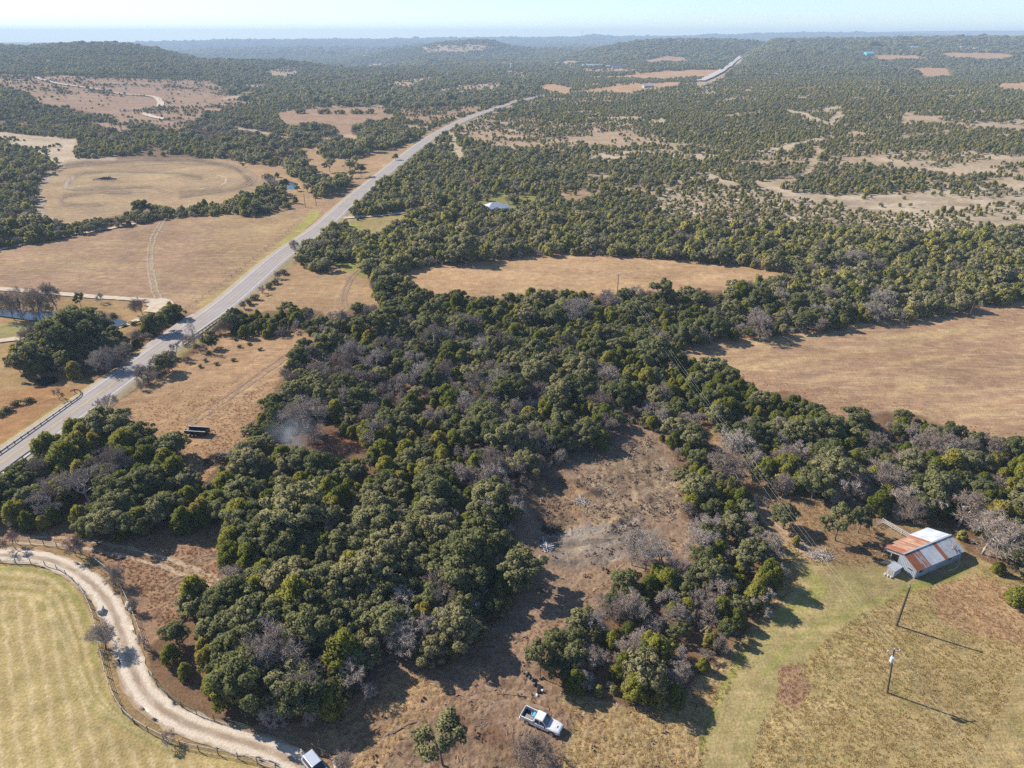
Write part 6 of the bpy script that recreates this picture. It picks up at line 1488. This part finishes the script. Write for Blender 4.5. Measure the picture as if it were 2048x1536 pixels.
for ta, tb, sag, ph in ((t2, t3, 0.9, "from the transformer pole to the track pole"), (t3, t4, 1.2, "from the track pole to the wood pole"), (t4, t5, 0.6, "from the wood pole to the field pole")):
    for k in range(3): wire(ta[k], tb[k], sag, "%s power line %s" % (("left", "middle", "right")[k], ph))
_d = Vector((math.cos(WDIR), math.sin(WDIR), 0))
for k in range(3): wire(t2[k], t2[k] - _d * 62, 1.0, "%s power line from the transformer pole towards the bottom right" % ("left", "middle", "right")[k])

# ---- vehicles (x forward, y left)
def wheel(parent, x, y, r=0.39, w=0.27):
    b = MB(); b.cyl_y((0, 0, 0), r, w, 20); t = b.build("wheel", RUBBER, parent, bevel=0.03); t.location = (x, y, r)
    b = MB(); b.cyl_y((0, 0.012 * (1 if y > 0 else -1), 0), r * 0.6, w + 0.01, 14); b.build("rim", CHROME, t)
def sec(x, wb, wt, zb, zt, ch=0.10):
    return [(x, -wb, zb), (x, -wb - 0.03, (zb + zt) / 2), (x, -wt, zt - ch), (x, -wt + ch * 1.3, zt), (x, wt - ch * 1.3, zt), (x, wt, zt - ch), (x, wb + 0.03, (zb + zt) / 2), (x, wb, zb)]
def pickup(loc, rz, label):
    r = empty("pickup_truck", loc, rz, label, "pickup truck")
    b = MB(); b.loft([sec(-0.95, 0.93, 0.95, 0.42, 1.12), sec(0.6, 0.93, 0.95, 0.40, 1.10), sec(0.95, 0.93, 0.95, 0.40, 1.14), sec(2.1, 0.92, 0.92, 0.45, 1.10), sec(2.75, 0.86, 0.84, 0.50, 1.02), sec(2.95, 0.70, 0.66, 0.55, 0.92)]); b.build("body", WHITE, r, bevel=0.02)
    b = MB()
    for s in (-1, 1): b.hexa([(-2.95, s * 0.93 - 0.04, 0.55), (-0.97, s * 0.93 - 0.04, 0.45), (-0.97, s * 0.93 + 0.04, 0.45), (-2.95, s * 0.93 + 0.04, 0.55)], [(-2.95, s * 0.92 - 0.06, 1.28), (-0.97, s * 0.92 - 0.06, 1.28), (-0.97, s * 0.92 + 0.05, 1.28), (-2.95, s * 0.92 + 0.05, 1.28)])
    b.box((-0.99, 0, 0.98), (0.06, 1.78, 0.62)); b.build("bed_side", WHITE, r)
    b = MB(); b.box((-1.95, 0, 0.66), (1.9, 1.74, 0.06)); b.build("bed_floor", BLACK, r)
    b = MB(); b.box((-2.96, 0, 0.93), (0.07, 1.8, 0.68)); tg = b.build("tailgate", WHITE, r)
    b = MB(); b.box((-3.0, 0, 1.1), (0.02, 0.25, 0.08)); b.build("handle", BLACK, tg)
    b = MB(); cab = [[(-0.95, -0.90, 1.12), (1.05, -0.90, 1.12), (1.05, 0.90, 1.12), (-0.95, 0.90, 1.12)], [(-0.80, -0.72, 1.86), (0.40, -0.72, 1.86), (0.40, 0.72, 1.86), (-0.80, 0.72, 1.86)]]; b.hexa(*cab); b.build("cab", WHITE, r, bevel=0.07)
    b = MB(); b.add([(1.045, -0.76, 1.17), (1.045, 0.76, 1.17), (0.475, 0.66, 1.80), (0.475, -0.66, 1.80), (1.02, -0.76, 1.15), (1.02, 0.76, 1.15), (0.44, 0.66, 1.79), (0.44, -0.66, 1.79)], [(0, 1, 2, 3), (7, 6, 5, 4), (0, 4, 5, 1), (3, 2, 6, 7)]); w = b.build("windscreen", GLASS, r); w.location = (0.028, 0, 0.02)
    b = MB(); b.add([(-0.935, 0.7, 1.22), (-0.935, -0.7, 1.22), (-0.845, -0.62, 1.74), (-0.845, 0.62, 1.74)], [(0, 1, 2, 3)]); w = b.build("rear_window", GLASS, r); w.location = (-0.025, 0, 0)
    for s in (-1, 1):
        for x0, x1, x2, x3 in ((-0.78, -0.08, -0.08, -0.68), (0.04, 0.86, 0.42, 0.04)):
            b = MB(); b.add([(x0, s * 0.898, 1.2), (x1, s * 0.898, 1.2), (x2, s * 0.775, 1.72), (x3, s * 0.775, 1.72)], [(0, 1, 2, 3) if s < 0 else (3, 2, 1, 0)]); w = b.build("side_window", GLASS, r); w.location = (0, s * 0.022, 0)
        b = MB(); b.box((0.9, s * 1.06, 1.22), (0.14, 0.2, 0.18)); b.build("mirror", BLACK, r)
        b = MB(); b.box((2.83, s * 0.62, 0.86), (0.14, 0.3, 0.18)); b.build("headlight", LAMPM, r)
        b = MB(); b.box((-2.985, s * 0.86, 1.0), (0.05, 0.14, 0.34)); b.build("tail_light", RED, r)
        for x in (-1.85, 1.85):
            wheel(r, x, s * 0.84)
            b = MB(); pts = [(x + 0.47 * math.cos(a), s * 0.955, 0.39 + 0.47 * math.sin(a)) for a in np.linspace(0.15, math.pi - 0.15, 9)]; b.tube(pts, 0.045, 5); b.build("wheel_arch", BLACK, r)
        b = MB(); b.box((0.35, s * 0.955, 0.96), (0.2, 0.03, 0.05)); b.build("door_handle", BLACK, r)
    b = MB(); b.box((2.15, 0, 1.115), (0.42, 0.36, 0.06)); sc_ = b.build("hood_scoop", WHITE, r, bevel=0.02)
    b = MB(); b.box((2.365, 0, 1.12), (0.03, 0.34, 0.05)); b.build("intake", BLACK, sc_)
    b = MB(); b.box((2.94, 0, 0.58), (0.16, 1.7, 0.22)); b.build("front_bumper", CHROME, r, bevel=0.04)
    b = MB(); b.box((-3.06, 0, 0.58), (0.14, 1.7, 0.18)); b.build("rear_bumper", CHROME, r, bevel=0.04)
    b = MB(); b.box((2.955, 0, 0.82), (0.06, 0.9, 0.2)); b.build("grille", BLACK, r)
    return r
ta, tb = unp(1055, 1450), unp(1101, 1471)
tv = tb - ta; tang = math.atan2(tv[1], tv[0])
tc0 = (ta + tb) / 2 + np.array([-math.sin(tang), math.cos(tang), 0]) * 0.95
TZ = gz(tc0[0], tc0[1]) - 0.02
pickup((tc0[0], tc0[1], TZ), tang, "white crew-cab pickup parked on the bare dirt")
TM = Matrix.Translation((tc0[0], tc0[1], TZ)) @ Matrix.Rotation(tang, 4, 'Z')
def tput(o, x, y, z): p = TM @ Vector((x, y, z)); o.location = p; o.rotation_euler = (0, 0, tang)
b = MB(); b.box((0, 0, 0.28), (0.42, 0.75, 0.56)); o = b.build("blue_tank", BLUEP, bevel=0.1); tput(o, -1.28, 0.22, 0.69); tag(o, "bright blue tank standing in the white pickup's bed", "tank")
b = MB(); b.box((0, 0, 0.2), (1.15, 0.72, 0.4)); o = b.build("tool_box", simple_mat("dull_grey_box", (0.24, 0.22, 0.21), 0.8), bevel=0.03); tput(o, -1.75, -0.45, 0.69); tag(o, "dull grey box lying in the white pickup's bed", "box")
b = MB(); b.tube([(0.0, 0.35, 0), (0, 0.35, 0.35), (0.1, 0, 0.45), (0.2, -0.3, 0.4)], 0.035, 6); o = b.build("hose", WHITEW); tput(o, -1.75, 0.1, 0.75); tag(o, "bent white pipe in the white pickup's bed", "pipe")

def suv(loc, rz, label):
    r = empty("suv", loc, rz, label, "SUV")
    b = MB(); b.loft([sec(-2.3, 0.86, 0.84, 0.5, 1.05), sec(-2.1, 0.92, 0.92, 0.42, 1.12), sec(0.8, 0.93, 0.93, 0.40, 1.10), sec(1.9, 0.90, 0.88, 0.45, 1.03), sec(2.3, 0.76, 0.72, 0.5, 0.92)]); b.build("body", SILVER, r, bevel=0.03)
    b = MB(); b.hexa([(-2.22, -0.88, 1.1), (1.2, -0.88, 1.1), (1.2, 0.88, 1.1), (-2.22, 0.88, 1.1)], [(-1.95, -0.70, 1.74), (0.35, -0.70, 1.74), (0.35, 0.70, 1.74), (-1.95, 0.70, 1.74)]); b.build("cabin", SILVER, r, bevel=0.09)
    b = MB(); b.add([(1.19, -0.76, 1.13), (1.19, 0.76, 1.13), (0.44, 0.66, 1.71), (0.44, -0.66, 1.71)], [(0, 1, 2, 3)]); w = b.build("windscreen", GLASS, r); w.location = (0.035, 0, 0.03)
    b = MB(); b.add([(-2.2, 0.7, 1.18), (-2.2, -0.7, 1.18), (-1.99, -0.62, 1.68), (-1.99, 0.62, 1.68)], [(0, 1, 2, 3)]); w = b.build("rear_window", GLASS, r); w.location = (-0.035, 0, 0)
    for s in (-1, 1):
        for x0, x1, x2, x3 in ((-1.9, -1.0, -1.0, -1.72), (-0.9, 0.0, 0.0, -0.9), (0.08, 0.95, 0.4, 0.08)):
            b = MB(); b.add([(x0, s * 0.875, 1.16), (x1, s * 0.875, 1.16), (x2, s * 0.735, 1.64), (x3, s * 0.735, 1.64)], [(0, 1, 2, 3) if s < 0 else (3, 2, 1, 0)]); w = b.build("side_window", GLASS, r); w.location = (0, s * 0.03, 0)
        b = MB(); b.tube([(-1.7, s * 0.6, 1.79), (0.1, s * 0.6, 1.79)], 0.025, 6); b.build("roof_rail", CHROME, r)
        b = MB(); b.box((0.95, s * 1.02, 1.16), (0.14, 0.18, 0.15)); b.build("mirror", BLACK, r)
        b = MB(); b.box((2.15, s * 0.62, 0.85), (0.2, 0.3, 0.16)); b.build("headlight", LAMPM, r)
        b = MB(); b.box((-2.26, s * 0.76, 1.0), (0.1, 0.14, 0.3)); b.build("tail_light", RED, r)
        for x in (-1.4, 1.4): wheel(r, x, s * 0.82, 0.37, 0.24)
    return r
sa, sb = unp(606, 1508), unp(640, 1545)
tv = sb - sa; sang = math.atan2(tv[1], tv[0]) - 0.05; sc0 = unp(634, 1541)
suv((sc0[0], sc0[1], gz(sc0[0], sc0[1]) + 0.02), sang, "silver-grey SUV on the gravel drive, cut by the bottom edge")

# ---- black dump trailer
ta, tb = unp(371, 872), unp(412, 874)
tv = tb - ta; tang2 = math.atan2(tv[1], tv[0]); tc1 = (ta + tb) / 2 + np.array([-math.sin(tang2), math.cos(tang2), 0]) * 1.0
tr_ = empty("dump_trailer", (tc1[0], tc1[1], gz(tc1[0], tc1[1]) - 0.02), tang2, "black dump trailer left in the field beside the wood", "trailer")
b = MB(); b.box((0, 0, 0.62), (5.4, 2.1, 0.12)); b.build("bed_floor", BLACK, tr_)
for s in (-1, 1):
    b = MB(); b.box((0, s * 1.05, 1.05), (5.4, 0.08, 0.9))
    for x in np.linspace(-2.5, 2.5, 8): b.box((x, s * 1.12, 1.05), (0.08, 0.06, 0.9))
    w = b.build("side_wall", BLACK, tr_)
    b = MB(); b.box((0, s * 1.07, 1.53), (5.5, 0.14, 0.08)); b.build("top_rail", GALV, w)
    b = MB(); b.box((-0.2, s * 1.2, 0.92), (2.2, 0.4, 0.05)); b.build("fender", BLACK, tr_)
    for x in (-0.65, 0.25): wheel(tr_, x, s * 1.15, 0.38, 0.24)
b = MB(); b.box((2.68, 0, 1.05), (0.08, 2.1, 0.9)); b.build("front_wall", BLACK, tr_)
b = MB(); b.box((-2.7, -0.5, 1.0), (0.08, 1.0, 0.8)); b.build("rear_gate", BLACK, tr_)
b = MB(); b.tube([(2.7, 0.5, 0.6), (3.3, 0.25, 0.85), (3.9, 0, 1.5), (4.6, 0, 1.35), (4.7, 0, 0.7)], 0.09, 6); b.tube([(2.7, -0.5, 0.6), (3.3, -0.25, 0.85), (3.9, 0, 1.5)], 0.09, 6); b.build("gooseneck", BLACK, tr_)
for s in (-1, 1):
    b = MB(); b.tube([(3.5, s * 0.5, 0), (3.5, s * 0.5, 1.0)], 0.05, 6); b.box((3.5, s * 0.5, 0.02), (0.25, 0.25, 0.03)); b.build("jack_leg", GALV, tr_)

# ---- rubbish beside the copse
def bag(px, py, s, mat, label, cat="bag", seed=0, name="rubbish_bag"):
    p = unp(px, py); R = np.random.default_rng(seed)
    V, F = [], []
    for i in range(6):
        for k in range(10):
            a = 2 * math.pi * k / 10; t = i / 5; rr = math.sin(math.pi * min(0.98, t * 0.92 + 0.08)) ** 0.6
            q = rr * s * R.uniform(0.8, 1.15); V.append((q * math.cos(a), q * math.sin(a) * 0.8, s * 1.1 * t))
    for i in range(5):
        for k in range(10): F.append((i * 10 + k, i * 10 + (k + 1) % 10, (i + 1) * 10 + (k + 1) % 10, (i + 1) * 10 + k))
    F.append(tuple(range(10))[::-1]); F.append(tuple(50 + k for k in range(10)))
    b = MB(); b.add(V, F); o = b.build(name, mat); o.location = (p[0], p[1], p[2] - 0.03); o.rotation_euler = (0, 0, seed); return tag(o, label, cat)
bag(1056, 1349, 0.34, BLACK, "topmost black bag of the rubbish row beside the copse", seed=1)
bag(1060, 1356, 0.36, BLACK, "second black bag down the rubbish row", seed=2)
bag(1066, 1361, 0.36, BLACK, "third black bag down the rubbish row", seed=3)
bag(1070, 1369, 0.38, BLACK, "fourth black bag down the rubbish row, next to the black mat", seed=4)
bag(1053, 1346, 0.2, WHITEW, "small white bag at the top of the rubbish row", seed=5)
bag(1065, 1358, 0.17, WHITEW, "small white bag lying between the black bags", seed=6)
bag(1071, 1367, 0.18, WHITEW, "small pale bag on the lower black bags", seed=7)
bag(1074, 1391, 0.28, simple_mat("lilac_plastic", (0.62, 0.60, 0.72), 0.7), "pale lilac sack at the lower end of the rubbish row", seed=8, name="sack")
p = unp(1078, 1379); b = MB(); b.box((0, 0, 0.14), (0.55, 1.5, 0.28)); o = b.build("rubber_mat", BLACK, bevel=0.05); o.location = (p[0], p[1], p[2] - 0.01); o.rotation_euler = (0, 0, -0.12); tag(o, "long black rubber mat in the rubbish row", "mat")
p = unp(1084, 1383); b = MB(); b.cyl((0, 0, 0), 0.15, 0.34, 14, 0.18); o = b.build("bucket", WHITE); o.location = tuple(p); tag(o, "white bucket right of the black rubber mat", "bucket")
b = MB(); b.tube([(-0.18, 0, 0.33), (-0.1, 0, 0.48), (0.1, 0, 0.48), (0.18, 0, 0.33)], 0.012, 5); b.build("handle", GALV, o)
p = unp(1064, 1391); b = MB(); b.box((0, 0, 0.06), (0.12, 0.42, 0.12), 0.4); b.box((0.02, 0.12, 0.14), (0.11, 0.14, 0.2), 0.4); o = b.build("boot", BLACK); o.location = tuple(p); tag(o, "small black boot on the dirt left of the lilac sack", "boot")

# ---- heaps of brush
def heap(px, py, rx, ry, rz, n, mat, label, name="brush_pile", seed=0, thick=0.05, extra=None):
    p = unp(px, py); R = np.random.default_rng(seed); b = MB()
    for k in range(n):
        a = R.uniform(0, 6.28); c = np.array([R.normal() * rx * .45, R.normal() * ry * .45, 0]); c[2] = rz * max(0.05, 1 - (c[0] / rx) ** 2 - (c[1] / ry) ** 2) * R.uniform(0.2, 1)
        d = np.array([math.cos(a), math.sin(a), R.normal() * 0.22]) * R.uniform(0.5, 1.5)
        t = thick * R.uniform(0.5, 1.4)
        b.tube([tuple(c - d), tuple(c + R.normal(size=3) * 0.08), tuple(c + d)], [t, t * .9, t * .4], 5)
    o = b.build(name, mat); o.location = tuple(p); return tag(o, label, "brush pile")
heap(436, 922, 3.2, 2.4, 1.8, 150, CHAR, "charred dark brush pile between the thicket and the trailer", seed=1)
heap(455, 915, 2.6, 1.6, 1.5, 110, DEADW, "grey brush pile just right of the charred one", seed=2, thick=0.03)
heap(603, 912, 2.4, 1.8, 1.1, 120, ASHM, "smouldering ash-white brush pile under the smoke", seed=3)
heap(1640, 1112, 2.6, 1.0, 0.8, 120, DEADW, "pale heap of dead branches left of the barn yard", seed=4, thick=0.035)
heap(1597, 1092, 0.7, 0.5, 0.4, 30, DEADW, "small pale branch heap below the bright green bush", seed=6, thick=0.035)
heap(1105, 1060, 1.9, 1.3, 0.9, 80, CHAR, "black burnt root heap in the clearing's hollow", seed=7, thick=0.1)
heap(1092, 1096, 1.0, 1.6, 0.5, 40, ASHM, "white-ashed burnt log at the clearing's left edge", seed=8, thick=0.07)
heap(1163, 1002, 2.2, 0.8, 0.5, 60, DEADW, "driftwood-like root heap along the hollow's upper edge", seed=9, thick=0.06)
heap(213, 358, 6.0, 3.0, 1.2, 90, CHAR, "dark burn heap inside the looping tracks field", seed=10, thick=0.2)
heap(1440, 897, 2.4, 0.5, 0.5, 40, DEADW, "dead branches across the dirt track near the pole", seed=11, thick=0.04)
heap(1500, 935, 1.2, 1.0, 0.5, 30, DEADW, "small heap of dead branches right of the track pole", seed=12, thick=0.04)

# ---- houses and far buildings
def house(px, py, L_, W_, H_, rise, rz, roof, wall, label, hip=True, name="house", nwin=3):
    p = unp(px, py); r = empty(name, (p[0], p[1], p[2] - 0.1), rz, label, "house" if name == "house" else "building")
    b = MB(); b.box((0, 0, H_ / 2), (L_, W_, H_)); b.build("wall", wall, r)
    e = 0.5; x, y = L_ / 2 + e, W_ / 2 + e; rl = max(0.1, L_ / 2 - (W_ / 2 if hip else -e))
    b = MB(); b.add([(-x, -y, H_), (x, -y, H_), (x, y, H_), (-x, y, H_), (-rl, 0, H_ + rise), (rl, 0, H_ + rise)], [(0, 1, 5, 4), (1, 2, 5), (2, 3, 4, 5), (3, 0, 4), (3, 2, 1, 0)]); b.build("roof", roof, r)
    for k in range(nwin):
        x = -L_ / 2 + L_ * (k + 0.5) / nwin
        b = MB(); b.box((x, -W_ / 2 - 0.02, H_ * 0.55), (L_ * 0.12, 0.08, H_ * 0.35)); b.build("window", GLASS, r)
    b = MB(); b.box((L_ * 0.02 + 0.6, -W_ / 2 - 0.03, H_ * 0.4), (1.0, 0.08, H_ * 0.8)); b.build("door", GREYW, r)
    return r
HROOF = simple_mat("pale_metal_roof", (0.46, 0.48, 0.52), 0.45, metal=0.2, var=0.06, scale=0.5)
TEAL = simple_mat("teal_wall", (0.10, 0.42, 0.46), 0.7); DARKROOF = simple_mat("dark_roof", (0.10, 0.10, 0.13), 0.7); CREAM = simple_mat("cream_wall", (0.55, 0.50, 0.43), 0.9); TEALR = simple_mat("teal_roof", (0.22, 0.55, 0.60), 0.5)
h1 = house(990, 424, 13.0, 9.5, 3.0, 2.6, 0.45, HROOF, CREAM, "white metal-roofed house among the oaks right of the highway")
b = MB(); b.add([(0.5, -5.6, 2.75), (6.5, -5.6, 2.75), (6.5, -2.0, 4.4), (3.5, -2.2, 4.6)], [(0, 1, 2, 3), (3, 2, 1, 0)]); b.box((3.5, -5.4, 1.3), (6, 0.2, 0.1)); b.build("porch_roof", HROOF, h1)
house(1185, 134, 62, 16, 5, 3, 0.1, HROOF, CREAM, "long pale-roofed ranch building below the far hill", False, "farm_building", 6)
house(1236, 137, 34, 18, 7, 7, -0.1, DARKROOF, CREAM, "dark-roofed house right of the long pale ranch building")
house(1215, 136, 14, 8, 5, 2, 0.2, WHITEW, WHITEW, "small white shed between the two far ranch buildings", False, "farm_building", 2)
house(1737, 112, 26, 16, 7, 5, 0.2, TEALR, TEAL, "turquoise building on the far right hillside", False, "farm_building")
house(1829, 98, 30, 12, 5, 4, 0.1, HROOF, CREAM, "long white-roofed building near the right skyline", False, "farm_building")
house(1951, 101, 20, 10, 6, 3, 0.1, WHITEW, WHITEW, "white cabin right of the long skyline building", False)
house(1970, 100, 12, 8, 6, 3, 0.1, HROOF, WHITEW, "small pale cabin furthest right near the skyline", False)
house(1928, 98, 26, 12, 5, 4, 0.1, HROOF, CREAM, "pale roof among trees on the right skyline", False)
house(1548, 151, 13, 8, 3.2, 2, 0.2, HROOF, CREAM, "pale-roofed house right of the far highway", False)
house(1296, 175, 20, 8, 3.2, 2, 0.35, HROOF, CREAM, "grey metal shed beside the far orange field", False, "farm_building")
house(996, 125, 22, 10, 4, 2, 0.0, WHITEW, WHITEW, "white building left of the water tank", False, "farm_building")
house(970, 132, 18, 8, 4, 2, 0.0, WHITEW, CREAM, "low white building below the white one by the tank", False, "farm_building")
house(733, 114, 40, 12, 6, 3, 0.0, HROOF, CREAM, "pale building at the foot of the mesa", False, "farm_building")
house(727, 213, 6, 5, 3, 1.5, 0.0, WHITEW, WHITEW, "tiny white hut at the top edge of the far pasture", False, "hut", 1)
house(378, 110, 40, 20, 8, 5, 0.0, WHITEW, WHITEW, "white building shining in the far blue valley", False, "farm_building")
p = unp(1022, 139); r = empty("water_tank", tuple(p), 0, "white standpipe water tank above the far pale bank", "water tank")
b = MB(); b.cyl((0, 0, 0), 3.2, 17, 16); b.build("cylinder_wall", WHITE, r); b = MB(); b.cyl((0, 0, 17), 3.3, 1.6, 16, 0.4); b.build("roof", WHITE, r)
# guyed radio mast
dx, dy, dz = ray(1163, 96); Y = 3900.0; mx_ = dx / dy * Y; mz = gz(mx_, Y); mh = 86 - (62 - HOR) / 1730 * Y - mz
r = empty("radio_mast", (mx_, Y, mz), 0, "thin lattice radio mast standing against the sky", "mast")
b = MB()
for k in range(3):
    a = 2.094 * k; b.tube([(0.9 * math.cos(a), 0.9 * math.sin(a), 0), (0.9 * math.cos(a), 0.9 * math.sin(a), mh)], 0.22, 4)
for i in range(int(mh / 3)):
    z = 3 * i
    for k in range(3):
        a, c = 2.094 * k, 2.094 * (k + 1); b.tube([(0.9 * math.cos(a), 0.9 * math.sin(a), z), (0.9 * math.cos(c), 0.9 * math.sin(c), z + 3)], 0.12, 3)
b.build("lattice", simple_mat("mast_steel", (0.30, 0.28, 0.28), 0.7), r)
b = MB(); b.box((0, 0, mh + 0.5), (4.2, 4.2, 1.4)); b.build("antenna_head", GALV, r)
for k in range(3):
    a = 2.094 * k + 0.4; b = MB(); b.tube([(0, 0, mh * 0.85), (mh * 0.6 * math.cos(a), mh * 0.6 * math.sin(a), -2)], 0.04, 3); b.build("guy_wire", GALV, r)
# two green bins at the driveway
for k, px in enumerate((716, 722)):
    p = unp(px, 441 - 3 * k); b = MB(); b.hexa([(-.5, -.5, 0.1), (.5, -.5, 0.1), (.5, .5, 0.1), (-.5, .5, 0.1)], [(-.6, -.6, 1.5), (.6, -.6, 1.5), (.6, .6, 1.5), (-.6, .6, 1.5)]); b.box((0, 0, 1.55), (1.3, 1.3, 0.1)); b.box((0, 0, 0.06), (0.8, 0.8, 0.12))
    o = b.build("waste_bin", simple_mat("dark_green_bin", (0.04, 0.07, 0.06), 0.6)); o.location = tuple(p); tag(o, ("dark bin on the left of the pair beside the house driveway", "dark bin on the right of the pair beside the house driveway")[k], "bin")

# ---- smoke drifting off the burn pile
p = unp(603, 910)
m = bpy.data.materials.new("smoke_volume"); m.use_nodes = True; N, L = m.node_tree.nodes, m.node_tree.links
N.remove(N["Principled BSDF"])
pv = N.new("ShaderNodeVolumePrincipled"); pv.inputs["Color"].default_value = (0.80, 0.90, 1.0, 1); pv.inputs["Anisotropy"].default_value = 0.45
tc = N.new("ShaderNodeTexCoord"); geo = None
nz = N.new("ShaderNodeTexNoise"); nz.inputs["Scale"].default_value = 0.32; nz.inputs["Detail"].default_value = 4; nz.inputs["Roughness"].default_value = 0.6; L.new(tc.outputs["Object"], nz.inputs["Vector"])
sx_ = nd("ShaderNodeSeparateXYZ"); L.new(tc.outputs["Object"], sx_.inputs[0])
# plume axis leans back and to the left as it rises
axx = mth('MULTIPLY', sx_.outputs[2], -0.30); axy = mth('MULTIPLY', sx_.outputs[2], 0.15)
ddx = mth('SUBTRACT', sx_.outputs[0], axx); ddy = mth('SUBTRACT', sx_.outputs[1], axy)
rad2 = mth('SQRT', mth('ADD', mth('MULTIPLY', ddx, ddx), mth('MULTIPLY', ddy, ddy)))
wid = mth('ADD', mth('MULTIPLY', sx_.outputs[2], 0.75), 1.2)
fall = mapr(mth('DIVIDE', rad2, wid), 0.15, 1.0, 1.0, 0.0)
fade = mapr(sx_.outputs[2], 1.0, 9.0, 1.0, 0.0)
dn = mth('MULTIPLY', mth('MULTIPLY', mth('POWER', fall, 1.3), fade), mapr(nz.outputs[0], 0.38, 0.66, 0.05, 1.0))
L.new(mth('MULTIPLY', dn, 0.55), pv.inputs["Density"]); L.new(pv.outputs[0], N["Material Output"].inputs["Volume"])
b = MB(); b.hexa([(-3, -3, 0.1), (3, -3, 0.1), (3, 3, 0.1), (-3, 3, 0.1)], [(-14, -5, 11), (6, -5, 11), (6, 17, 11), (-14, 17, 11)])
o = b.build("smoke", m); o.location = tuple(p); tag(o, "thin blue-white smoke rising from the burn pile in the wood", "smoke", kind="stuff")
m.cycles.volume_step_rate = 1.0
# ------------------------------------------------------------------ haze: the air itself
m = bpy.data.materials.new("haze_air"); m.use_nodes = True
N, L = m.node_tree.nodes, m.node_tree.links
N.remove(N["Principled BSDF"])
pv = N.new("ShaderNodeVolumePrincipled")
pv.inputs["Color"].default_value = (0.60, 0.79, 1.0, 1); pv.inputs["Density"].default_value = 0.00015; pv.inputs["Anisotropy"].default_value = 0.0
L.new(pv.outputs[0], N["Material Output"].inputs["Volume"])
b = MB(); zlo, zhi = float(GZ.min()) - 1.0, max(float(GZ.max()) + 22.0, CAM_H + 30)
b.box((0, 0, (zlo + zhi) / 2), (23200, 23200, zhi - zlo))
hz = b.build("haze", m); tag(hz, "thin bluish haze lying over the whole valley", "haze", kind="stuff")
